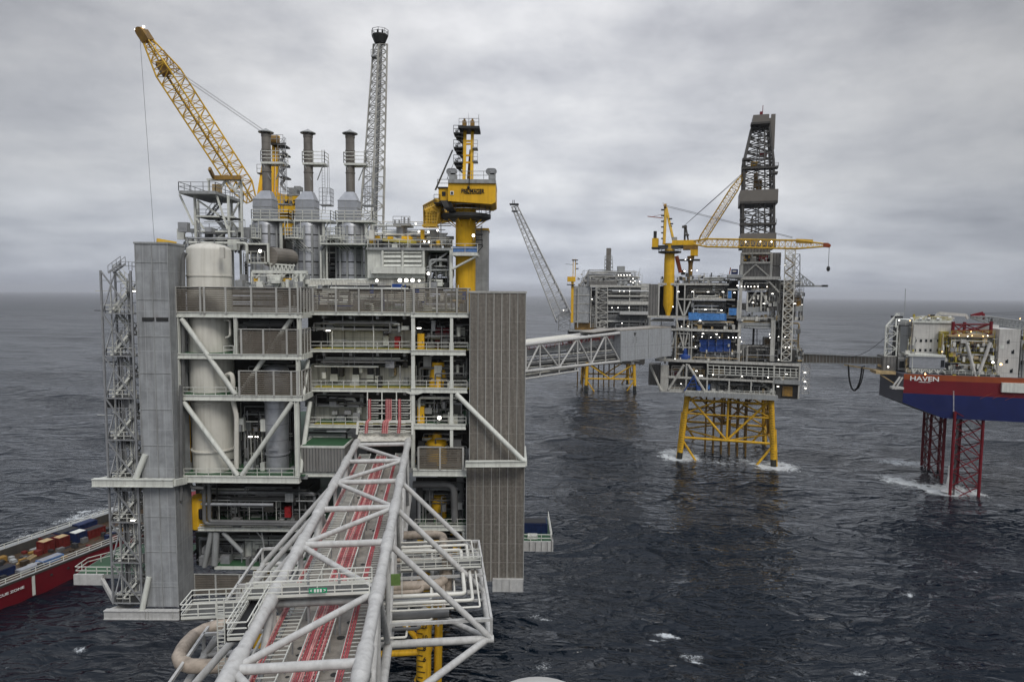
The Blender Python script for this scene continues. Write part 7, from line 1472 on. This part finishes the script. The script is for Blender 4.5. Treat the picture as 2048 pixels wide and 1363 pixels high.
for k in range(4):
    k0 = len(b.v); b.v += [tuple(p) for p in rings[k][0]] + [tuple(p) for p in rings[k+1][0]]
    for i in range(n):
        j = (i+1) % n; b.mi = {'blue': 0, 'red': 1, 'or': 2}[rings[k+1][1]]
        if i in (3, 4, 5): b.mi = 3
        b.face(k0+i, k0+j, k0+n+j, k0+n+i)
b.mi = 0; k0 = len(b.v); b.v += [tuple(p) for p in rings[0][0]]; b.face(*range(k0+n-1, k0-1, -1)); b.mi = 3; k0 = len(b.v); b.v += [tuple(p) for p in rings[-1][0]]; b.face(*range(k0, k0+n))
hull = obj('hull', b, [M['hullblue'], M['hullred'], M['hullor'], M['hullgrey']], JU)
def hx(px, py, off=-.12): return H.at(px, py, off)
text(hull, 'HAVEN', hx(1849, 757.5), 2.3, M['signw'], H.e1, sx=1.25)
text(hull, 'HAMILTON', hx(1849, 763.8), .55, M['signw'], H.e1, sx=1.3)
b = B()
for k in range(22): y = 782+2.3*k; H.box(b, 1906.2, y, 1908.6, y+.75, -.12, .1)
obj('draught_marks', b, M['signw'], hull)
for a in ((1960, 797, 1985, 786), (1985, 797, 2008, 787), (2010, 800, 2030, 792)): b = B(); b.bar(hx(a[0], a[1], -.05), hx(a[2], a[3], -.05), .06); obj('hull_scratch', b, M['hullor'], hull)
def jb(name, x0, y0, x1, y1, off, dep, m, parent=None): b = B(); H.box(b, x0, y0, x1, y1, off, dep); return obj(name, b, M[m], parent or JU)
# accommodation block
ab = jb('accommodation_block', 1826, 645, 1905, 715, 8, 20, 'creamy')
jb('roof', 1824, 641, 1907, 645.5, 7.5, 21, 'white', ab)
for y, xs_ in ((681, (1829, 1840, 1850.5, 1860, 1874.5, 1884)), (700, (1828, 1838.5, 1849, 1859, 1873.5))):
    for x in xs_: jb('window', x, y-2.6, x+4.2, y+2.6, 7.85, .3, 'window', ab)
jb('side_block', 1815, 640, 1828, 706, 12, 16, 'grey'); jb('side_block', 1796, 710, 1820, 740, 8, 14, 'creamy'); jb('side_opening', 1799, 722, 1811, 735, 7.8, .4, 'dark')
wb = jb('workshop_block', 1819, 712, 1890, 736, 2, 8, 'lag'); jb('workshop_roof', 1817, 709, 1892, 713, 1.6, 9, 'white'); jb('workshop_window', 1882, 720, 1889, 734, 1.85, .3, 'window')
b = B()
for k in range(4):
    x = 1827+16*k; b.bar(H.at(x, 737, 2.4), H.at(x, 746, 2.4), .22); b.bar(H.at(x, 746, 2.4), H.at(x+8, 737, 2.4), .18); b.bar(H.at(x+8, 737, 2.4), H.at(x+16, 746, 2.4), .18)
b.bar(H.at(1822, 737, 2.4), H.at(1892, 737, 2.4), .25); obj('workshop_truss', b, M['white'], JU)
for x0, y0, x1, y1, o_, dp, m in ((1898, 670, 1990, 674, 3, 14, 'tan'), (1906, 678, 1932, 700, 8, 8, 'tan'), (1932, 678, 1990, 705, 10, 8, 'tan'), (1905, 703, 1990, 706, 4, 12, 'walk'), (1905, 714, 1930, 722, 5, 6, 'creamy'), (1903, 695, 1925, 700, 5, 6, 'creamy'), (1898, 723, 1990, 726, 3, 12, 'walk'), (1902, 729, 1915, 752, 3, 8, 'grey'), (1916, 730, 1934, 754, 3, 8, 'galv'), (1912, 729, 1919, 752, 2.6, 1, 'hullred'), (1936, 706, 1990, 752, 11, 6, 'hullred'), (1978, 650, 1996, 715, 10, 10, 'creamy'), (1978, 690, 1998, 730, 4, 8, 'tan'), (1977, 738, 1984, 750, 2, 2, 'creamy'), (1880, 663, 1898, 722, 6, 6, 'walk'), (1996, 658, 2038, 775, 1, 12, 'creamy'), (2040, 680, 2048, 770, 3, 12, 'grey'), (2028, 660, 2040, 770, 5, 4, 'inner'), (1889, 748, 2000, 756, .6, 4, 'grate'), (2004, 766, 2060, 785, -.8, 6, 'white'), (2046, 672, 2075, 780, 4, 20, 'grey')):
    jb('deckhouse', x0, y0, x1, y1, o_, dp, m)
for i, (x, y) in enumerate(((2014, 684), (2023, 704), (2011, 723), (2020, 742), (2018, 762))):
    b = B(); H.box(b, x, y-3, x+5.5, y+3, .9, .2); H.box(b, x+3.5, y-5, x+5.5, y-3, .9, .2); obj('stepped_window', b, M['window'], JU)
jb('doorway', 2005, 758, 2015, 770, .9, .2, 'black')
for x0, y0, x1, y1, r_ in ((1933, 684, 1951, 754, .55), (1981, 684, 1955, 754, .55)): b = B(); b.tube(H.at(x0, y0, 1.5), H.at(x1, y1, 1.0), r_, 8); obj('brace', b, M['creamy'], JU, True)
for x0, y0, x1, y1 in ((1937, 685, 1968, 705), (1972, 682, 1940, 699), (1951, 682, 1951, 705)): b = B(); b.tube(H.at(x0, y0, 6), H.at(x1, y1, 6), .35, 6); obj('brace', b, M['hullred'], JU)
for x0, y0, x1, y1, off in ((1903, 668, 1990, 668, 2.8), (1905, 703, 1985, 703, 3.8), (1898, 723, 1985, 723, 2.8), (1890, 748, 2000, 752, .4), (1826, 641, 1905, 641, 7.3), (1812, 745, 1890, 748, .3)):
    b = B(); b.rail([H.at(x0, y0, off), H.at(x1, y1, off)], 1.25, 2, .08); obj('handrail', b, M['walk'] if y0 in (668, 703, 723) else M['rail'], JU)
bulk = {}
for a in ((1898, 1990, 674, 702, 3, 7, ['tan', 'creamy', 'dark', 'pipe']), (1898, 1990, 707, 722, 3, 8, ['tan', 'creamy', 'dark']), (1900, 1990, 727, 754, 1, 6, ['tan', 'gpipe', 'dark', 'pipe', 'white']), (1812, 1826, 706, 742, 2, 7, ['tan', 'white', 'dark']), (1880, 1905, 660, 722, 4, 6, ['walk', 'tan']), (1828, 1905, 633, 641, 8, 16, ['walk', 'creamy', 'white'])):
    for m, b_ in runs(JU, H, *a[:6], 18, .2, a[6], int(a[0]+a[2]), .8).items():
        t = bulk.setdefault(m, B()); n = len(t.v); t.v += b_.v; t.f += [tuple(i+n for i in f) for f in b_.f]; t.m += b_.m
for a in ((1898, 1990, 674, 703, 1, 7, 120), (1898, 1990, 706, 723, 1, 8, 100), (1895, 1995, 726, 754, .6, 6, 140), (1812, 1828, 640, 745, 3, 8, 50), (1826, 1908, 630, 641, 8, 20, 70), (1880, 1905, 660, 722, 3, 6, 40), (1980, 2000, 660, 752, 1, 5, 50), (2040, 2060, 650, 770, 1, 4, 40)): clutter(bulk, H, *a, int(a[0]+a[2]), ['tan', 'creamy', 'dark', 'pipe', 'white', 'walk', 'galv'])
for m, b in bulk.items(): obj('pipework', b, M[m], JU, True, kind='stuff')
# anchor rack on the bow
b = B(); b.bar(H.at(1790, 778, -2), H.at(1805, 754, -1), .3); b.bar(H.at(1784, 775, -2), H.at(1800, 753, -1), .3); H.box(b, 1784, 774, 1808, 778, -2, 3); obj('anchor_rack', b, M['creamy'], JU)
# lattice legs
def leg(label, pts, ztop, m='hullred'):
    t = thing('rig_leg', label, None, V((pts[0][0], pts[0][1], -5))-JU.location); t.parent = JU; a_ = [V((x, y, -8)) for x, y in pts]; c_ = [V((x, y, ztop)) for x, y in pts]
    for p, q in zip(a_, c_): b = B(); b.tube(p, q, .52, 10); obj('leg_chord', b, M[m], t, True)
    nb = max(3, round((ztop+8)/5.6)); b = B()
    for i in range(nb):
        for j in range(len(pts)):
            k = (j+1) % len(pts); p0, p1 = a_[j]+(c_[j]-a_[j])*(i/nb), a_[j]+(c_[j]-a_[j])*((i+1)/nb); q0, q1 = a_[k]+(c_[k]-a_[k])*(i/nb), a_[k]+(c_[k]-a_[k])*((i+1)/nb)
            b.bar(p0, q1, .19); b.bar(q0, p1, .19)
    obj('leg_bracing', b, M[m], t)
    b = B()
    for d in (.5, .8, 1.1): b.bar(a_[0]+V((1.0+d, .8, 0)), c_[0]+V((1.0+d, .8, 0)), .1)
    obj('hose_riser', b, M['dark'], t)
p1_, p2_, p3_ = WZ(1900, 986, 0), WZ(1957, 988, 0), WZ(1883, 963, 0)
ztop = H.at(1940, 646, 8).z
leg('red lattice leg of the jack-up rig standing nearest, foam round its foot', [(p.x, p.y) for p in (p1_, p2_, WZ(1914, 962, 0))] + [], zbt+2)
leg('darker red lattice leg of the jack-up rig standing farther back', [(p.x, p.y) for p in (WZ(1843, 931, 0), WZ(1857, 938, 0), WZ(1883, 963, 0), WZ(1876, 938, 0))], zbt+2)
t = thing('rig_leg_top', 'dark red open lattice leg top rising above the decks', None, H.at(1945, 668, 8)-JU.location); t.parent = JU
q = [H.at(1905, 668, 4), H.at(1981, 668, 4), H.at(1928, 668, 14)]; h = H.at(1945, 648, 4).z-q[0].z
for p in q: b = B(); b.tube(p, p+V((0, 0, h+.8)), .55, 10); obj('leg_chord', b, M['hullred'], t, True)
b = B()
for i in range(3):
    for e_ in (.35, .95): b.tube(q[i]+V((0, 0, h*e_)), q[(i+1) % 3]+V((0, 0, h*e_)), .25, 6)
    b.tube(q[i], q[(i+1) % 3]+V((0, 0, h)), .22, 6); b.tube(q[i]+V((0, 0, h)), q[(i+1) % 3], .22, 6)
obj('leg_bracing', b, M['hullred'], t)
t = thing('water_spout', 'white spout of discharge water falling beside the nearest red rig leg', 'water spout', WZ(1895, 980, 0)); p = WZ(1895, 980, 0); hh = (WZ(1895, 980, 0)-CAMP).length*40/FPX
b = B(); b.lathe(p, [(.9, -.3), (.55, hh*.25), (.3, hh*.6), (.14, hh)], 9); obj('water', b, M['signw'], t, True); b = B(); b.lathe(p, [(2.2, -.4), (1.2, .5), (.3, 1.2)], 9); obj('splash', b, M['signw'], t, True)
# gangway tower and gangway
GT = thing('gangway_tower', 'pale lattice gangway tower on the bow of the jack-up rig', 'gangway tower', H.at(1785, 752, 14))
q0 = [H.at(1769, 712, 6), H.at(1792, 712, 6), H.at(1797, 712, 12), H.at(1774, 712, 12)]; h = H.at(1780, 652, 6).z-q0[0].z
b = B(); b.lattice(q0, [p+V((0, 0, h)) for p in q0], 4, .28, .17); b.bar(q0[0]+V((0, 0, h)), H.at(1795, 627, 8), .3); b.bar(q0[3]+V((0, 0, h)), H.at(1799, 628, 12), .3); b.bar(H.at(1792, 655, 6), H.at(1793, 628, 8), .3); obj('lattice', b, M['rail'], GT)
b = B(); H.box(b, 1766, 712, 1792, 742, 6, 8); obj('base_house', b, M['dclad'], GT); b = B(); H.box(b, 1790, 650, 1797, 715, 8, 3); H.box(b, 1790, 632, 1806, 636, 7, 5); H.box(b, 1796, 650, 1818, 652, 7, 5); obj('machinery', b, M['dark'], GT)
b = B(); b.rail([H.at(1797, 650, 7), H.at(1826, 650, 7)], 1.3, 2, .08); b.rail([H.at(1790, 632, 7), H.at(1806, 632, 7)], 1.3, 1.5, .08); obj('handrail', b, M['rail'], GT)
b = B(); H.box(b, 1752, 742, 1792, 748, 4, 8); b.bar(H.at(1760, 748, 5), H.at(1795, 770, 4), .3); obj('landing', b, M['tan'], GT)
t = thing('mast', 'thin antenna mast on the gangway tower of the rig', 'mast', H.at(1809, 632, 8)); b = B(); b.bar(H.at(1809, 632, 8), H.at(1811, 577, 8), .1); obj('pole', b, M['grey'], t); b = B(); b.bar(H.at(1808.5, 612, 8), H.at(1812, 612, 8), .06); obj('crossbar', b, M['grey'], t)
GW = thing('gangway', 'long brown boxed gangway linking the drilling platform and the jack-up rig', 'gangway', D.at(1680, 727, 5))
ga, gb = D.at(1600, 707, 4), H.at(1768, 714, 8); gc, gd_ = D.at(1600, 725, 4), H.at(1768, 728, 8)
dd = V((.3, 2.6, 0)); b = B(); k0 = len(b.v); qs = [gc, gd_, gb, ga]; b.v += [tuple(p) for p in qs]+[tuple(p+dd) for p in qs]
for f in ((0, 1, 2, 3), (7, 6, 5, 4), (3, 2, 6, 7), (0, 4, 5, 1), (0, 3, 7, 4), (1, 5, 6, 2)): b.face(*f)
o = obj('enclosure', b, M['louvre'], GW)
b = B(); b.beam(ga-V((0, .2, 0)), gb-V((0, .2, 0)), .3); b.beam(gc-V((0, .2, 0)), gd_-V((0, .2, 0)), .35)
for k in range(25): p, q = gc+(gd_-gc)*(k/24), ga+(gb-ga)*(k/24); b.beam(p-V((0, .08, 0)), q-V((0, .08, 0)), .12)
obj('edge_frame', b, M['grey'], o); b = B(); b.beam(gc+(gd_-gc)*.93-V((0, .3, .2)), gd_-V((0, .3, 1.2)), .8); b.beam(gc+(gd_-gc)*.55-V((0, 0, .5)), gd_-V((0, 0, 2.6)), .35, .5); obj('underframe', b, M['tan'], GW)
b = B(); D.box(b, 1593, 700, 1601, 727, 3, 4); obj('end_frame', b, M['white'], GW)
t = thing('hose', 'thick black hose hanging in a U under the gangway', 'hose', D.at(1715, 780, 3))
hp_ = []
p0, p1_ = gc+(gd_-gc)*.60-V((0, 0, .6)), gc+(gd_-gc)*.76-V((0, 0, 1.2))
for k in range(13): a_ = k/12; c = p0+(p1_-p0)*a_; hp_.append(c-V((0, 0, 9.6*math.sin(math.pi*a_)**.55)))
b = B(); b.pipe(hp_, .32, 8, 1); obj('hose_run', b, M['rubber'], t, True); b = B(); b.pipe([p+H.e1*.7+V((0, 0, .5)) for p in hp_[5:]], .2, 8, 1); obj('hose_inner', b, M['rubber'], t, True)
t = thing('slack_cable', 'slack dark cable sagging from the gangway tower to the gangway roof', 'cable', D.at(1700, 702, 5)); cp = []
for k in range(11): a_ = k/10; c = (ga+(gb-ga)*.45)*(1-a_)+(q0[0]+V((0, 0, h*.62)))*a_; cp.append(c-V((0, 0, 3.2*math.sin(math.pi*a_))))
b = B(); b.pipe(cp, .11, 5, 1); obj('cable', b, M['rope'], t, True)
# white knuckle boom on the roof, and the big crane boom entering from the right
t = thing('knuckle_boom', 'white folded crane boom lying over the accommodation roof', 'crane', H.at(1900, 640, 14))
b = B(); b.beam(H.at(1870, 634, 12), H.at(1877, 626, 12), .9); b.beam(H.at(1877, 626, 12), H.at(1932, 630, 12), .9, 1.1); b.beam(H.at(1932, 630, 12), H.at(1936, 637, 12), .8); obj('boom', b, M['creamy'], t); b = B(); H.box(b, 1866, 629, 1874, 642, 12, 3); obj('pedestal', b, M['dark'], t)
t = thing('satellite_dome', 'white satellite dome on the accommodation roof', 'dome', H.at(1900, 640, 12)); b = B(); b.ball(H.at(1899.5, 636, 12), .75, 14, 10); obj('dome', b, M['signw'], t, True); b = B(); c = H.at(1899.5, 641, 12); b.lathe(c, [(.5, 0), (.35, .6)], 10); obj('base', b, M['white'], t)
t = thing('lattice_crane', 'dark lattice crane boom with red head reaching in from the right over the rig', 'crane', H.at(2010, 650, 20))
b = B(); tp, hn = H.at(1942, 634, 18), H.at(2075, 655, 14); a_ = (hn-tp).normalized(); s_ = H.e2; u = V((0, 0, 1))
def rg(c, k): return [c+s_*k+u*k, c-s_*k+u*k, c-s_*k-u*k, c+s_*k-u*k]
b.lattice(rg(tp, .3), rg(tp+a_*6, 1.3), 3, .25, .15, True); b.lattice(rg(tp+a_*6, 1.3), rg(hn, 1.5), 12, .25, .15, True); obj('boom', b, M['grey'], t)
b = B(); b.beam(tp+u*.4, H.at(1966, 626, 18), .9, 1.2); b.beam(H.at(1966, 626, 18), H.at(1968, 638, 18), .7); obj('boom_head', b, M['hullred'], t); b = B(); b.bar(H.at(1967, 626, 18), H.at(2080, 623, 16), .08); b.bar(H.at(1967, 628, 18), H.at(2080, 629, 16), .08); obj('luffing_rope', b, M['rope'], t)
g = 'white life raft canisters on the accommodation roof'
for x in (1823, 1841, 1858, 1876):
    t = thing('raft_canister', 'small white raft canister on the accommodation roof edge', 'canister', H.at(x, 641, 7), g); b = B(); b.tube(H.at(x-2.6, 637, 7.6), H.at(x+2.6, 637, 7.6), .42, 10); obj('canister', b, M['signw'], t, True); b = B(); H.box(b, x-2, 638.5, x+2, 641, 7.4, .5); obj('cradle', b, M['grey'], t)
for l, x, y, r_, m in (('orange glowing lamp on the red bulwark above the rig name', 1850, 747.5, 1.6, 'warm'), ('warm orange lamp on the side of the tall cream tower of the rig', 2001, 728, 2.4, 'warm'), ('bright white lamp beside the tall cream tower of the rig', 1985, 724, 2.4, 'lamp'), ('warm lamp by the gangway tower of the rig', 1798, 640, 1.4, 'lamp'), ('white strip lamp on the landing of the gangway tower', 1776, 733, 1.6, 'lamp')):
    lamp(l, x, y, -.6 if m == 'warm' else .3, r_, H, m=m, mastpx=3)
g = 'lit lamps among the tan decks of the jack-up rig'
for x, y in ((1942, 663), (1918, 670.5), (1944, 671), (1975, 671), (1935, 672), (1915, 734), (1986, 710), (1884, 703), (1993, 754), (1820, 641), (1966, 672), (2042, 768), (2040, 637)): lamp('lit lamp among the tan decks of the jack-up rig', x, y, 2.2, 1.0, H, g, 'lamp' if x % 2 else 'warm', mastpx=0)

# ---------------------------------------------------------------- supply ship on the left
za = 5.4
n0, n1, f0_, f1_ = WZ(0, 1165, za), WZ(215, 1085, za), WZ(0, 1105, za), WZ(225, 1025, za)
ax = ((n1-n0).normalized()+(f1_-f0_).normalized()).normalized(); cr = V((ax.y, -ax.x, 0)); wide = abs((f0_-n0).dot(cr))
SS = thing('supply_ship', 'red supply ship with a timber cargo deck passing behind the stair tower', 'ship', V((n0.x, n0.y, 0)))
def sp(l, u_, z): return V((n0.x, n0.y, 0))+ax*l-cr*u_+V((0, 0, z))
b = B(); L0, L1 = -50, 62; wd = wide
prof = lambda l: [sp(l, .6, -2), sp(l, 0, za-1.2), sp(l, wd, za-1.2), sp(l, wd-.6, -2)]
k0 = 0; b.v += [tuple(p) for p in prof(L0)+prof(L1)]+[tuple(sp(L1+24, wd/2, z)) for z in (-2, za)]
for i in range(4): j = (i+1) % 4; b.face(i, j, 4+j, 4+i)
b.face(3, 2, 1, 0); b.face(4, 5, 9, 8); b.face(7, 8, 9, 6); b.face(5, 6, 9); obj('hull', b, M['hullred'], SS)
b = B(); b.hexa([sp(L0, .9, za-1.15), sp(L1, .9, za-1.15), sp(L1, wd-.9, za-1.15), sp(L0, wd-.9, za-1.15)], V((0, 0, .1))); obj('deck', b, M['wood'], SS)
for u0, u1, nm in ((-.15, .3, 'near'), (wd-1.6, wd+.15, 'far')):
    b = B(); hgt = .5 if u0 < 1 else 2.4
    b.hexa([sp(L0, u0, za-1.2), sp(L1, u0, za-1.2), sp(L1, u1, za-1.2), sp(L0, u1, za-1.2)], V((0, 0, hgt))); o = obj('bulwark', b, M['inner'], SS)
    b = B(); b.hexa([sp(L0, u0-.05, za-1.2+hgt), sp(L1, u0-.05, za-1.2+hgt), sp(L1, u1+.05, za-1.2+hgt), sp(L0, u1+.05, za-1.2+hgt)], V((0, 0, .12))); obj('bulwark_cap', b, M['grey'], o)
    b = B(); b.rail([sp(L0, u0+.3, za-1.1+hgt), sp(L1, u0+.3, za-1.1+hgt)], 1.1, 3.2, .09); obj('handrail', b, M['rail'], o)
text(SS, 'RESCUE ZONE', sp(1.3, -.12, 2.4), .8, M['signw'], ax, zdir=(V((0, 0, 1))), sx=1.35)
b = B(); b.hexa([sp(6.6, -.1, -.5), sp(7.2, -.1, -.5), sp(7.2, .1, -.5), sp(6.6, .1, -.5)], V((0, 0, 4.6))); obj('fender', b, M['white'], SS)
for l in (11, 15, 18): b = B(); b.tube(sp(l, -.08, 2.6), sp(l, .1, 2.6), .28, 10); obj('freeing_port', b, M['dark'], SS)
ang = math.atan2(ax.y, ax.x)
def cargo(label, l, u_, sx, sy, sz, m, lid_or_shade=None, dz=0, name='container'): c = sp(l, u_, za-1.05+dz); return container(label, c, sx, sy, sz, m, ang, 'cargo containers on the supply ship deck', lid_or_shade=lid_or_shade, name=name)
for l, u_, sx, sy, sz, m, lid_or_shade, label in ((-3, 13.5, 5.5, 2.6, 2.2, 'navy', 'black', 'blue open cargo container at the far bulwark, leftmost on the ship deck'), (2.5, 9.5, 6, 2.6, 2.4, 'dark', 'wood', 'dark cargo skid topped with timber beside blue boxes on the ship deck'), (3.5, 6, 5, 2.5, 1.8, 'navy', 'black', 'low blue cargo container in the middle of the ship deck'), (-4, 7, 4.5, 2.6, 2, 'dark', 'black', 'dark green cargo box near the left edge of the view'), (-2.5, 4, 4, 2.5, 1.9, 'navy', 'white', 'blue container with pale top by the near bulwark'),
                                       (17, 11, 2.6, 2.4, 2.8, 'dred', 'tan', 'red cargo basket with a flat tan top, left of its twin'), (20.6, 10.6, 2.6, 2.4, 2.6, 'dred', 'tan', 'red cargo basket right of its twin'), (20, 14.5, 3, 2.4, 2.2, 'dred', 'black', 'small red container at the far bulwark behind the red baskets'), (24.5, 14, 5, 2.5, 2.4, 'navy', 'black', 'blue container at the far bulwark right of the small red one'), (29.5, 14.2, 5, 2.5, 2.8, 'navy', 'navy', 'taller blue container half hidden by the stair tower'),
                                       (24.5, 10, 3, 2.6, 2.6, 'navy', 'white', 'blue container with white top beside the red baskets'), (28.5, 9.6, 4.6, 2.6, 2.2, 'dred', 'black', 'red container partly behind the stair tower'), (13.5, 4.2, 5, 2.2, .9, 'bluef', 'lag', 'low white and blue tray of cargo by the near bulwark'), (8.5, 3.6, 5, 2, .8, 'lag', 'lag', 'low pale tray of cargo on the near side of the deck')):
    cargo(label, l, u_, sx, sy, sz, m, lid_or_shade)  # black tops paint in the dark inside of open cargo bins
b = B()
for k in range(5): b.beam(sp(9+.7*k, 9, za-.85), sp(15+.7*k, 11.5, za-.85), .4, .3)
obj('timber_dunnage', b, M['tan'], SS)
rr = random.Random(9); sb = {}
for k in range(150):
    l, u_ = rr.uniform(-8, 40), rr.uniform(2, wd-3); m_ = rr.choice(('dark', 'dark', 'grey', 'navy', 'wood', 'gpipe', 'rustshade', 'dred')); b = sb.setdefault(m_, B()); c = sp(l, u_, za-1.05)
    if rr.random() < .4: b.beam(c, c+ax*rr.uniform(1, 4)+cr*rr.uniform(-.6, .6), rr.uniform(.1, .3))
    else:
        sx, sy = rr.uniform(.3, .9), rr.uniform(.3, .8); b.hexa([c-ax*sx-cr*sy, c+ax*sx-cr*sy, c+ax*sx+cr*sy, c-ax*sx+cr*sy], V((0, 0, rr.uniform(.3, 1.3))))
for m_, b in sb.items(): obj('deck_gear', b, M[m_], SS, kind='stuff')

# lettering as plain meshes
bpy.context.view_layer.update(); dg = bpy.context.evaluated_depsgraph_get()
for o in [o for o in bpy.data.objects if o.type == 'FONT']:
    me = bpy.data.meshes.new_from_object(o.evaluated_get(dg)); nm = o.name.split('.')[0]; n_ = bpy.data.objects.new(nm+'_mesh', me); COL.objects.link(n_)
    n_.parent = o.parent; n_.matrix_local = o.matrix_local.copy(); bpy.data.objects.remove(o); n_.name = nm
# the damp air over the sea
hb = B(); hb.box(-30000, 30000, -600, 42000, -9, 340)
hz = obj('haze', hb, M['white']); hz['kind'] = 'stuff'; hz.data.materials.clear()
hm = bpy.data.materials.new('haze_air'); hm.use_nodes = True; t_ = hm.node_tree; t_.nodes.clear()
pv = N(t_, 'ShaderNodeVolumePrincipled'); pv.inputs['Color'].default_value = (.93, .95, 1, 1); pv.inputs['Density'].default_value = .00006; pv.inputs['Anisotropy'].default_value = .2
ou = N(t_, 'ShaderNodeOutputMaterial'); L(t_, pv.outputs[0], ou.inputs['Volume']); hz.data.materials.append(hm)
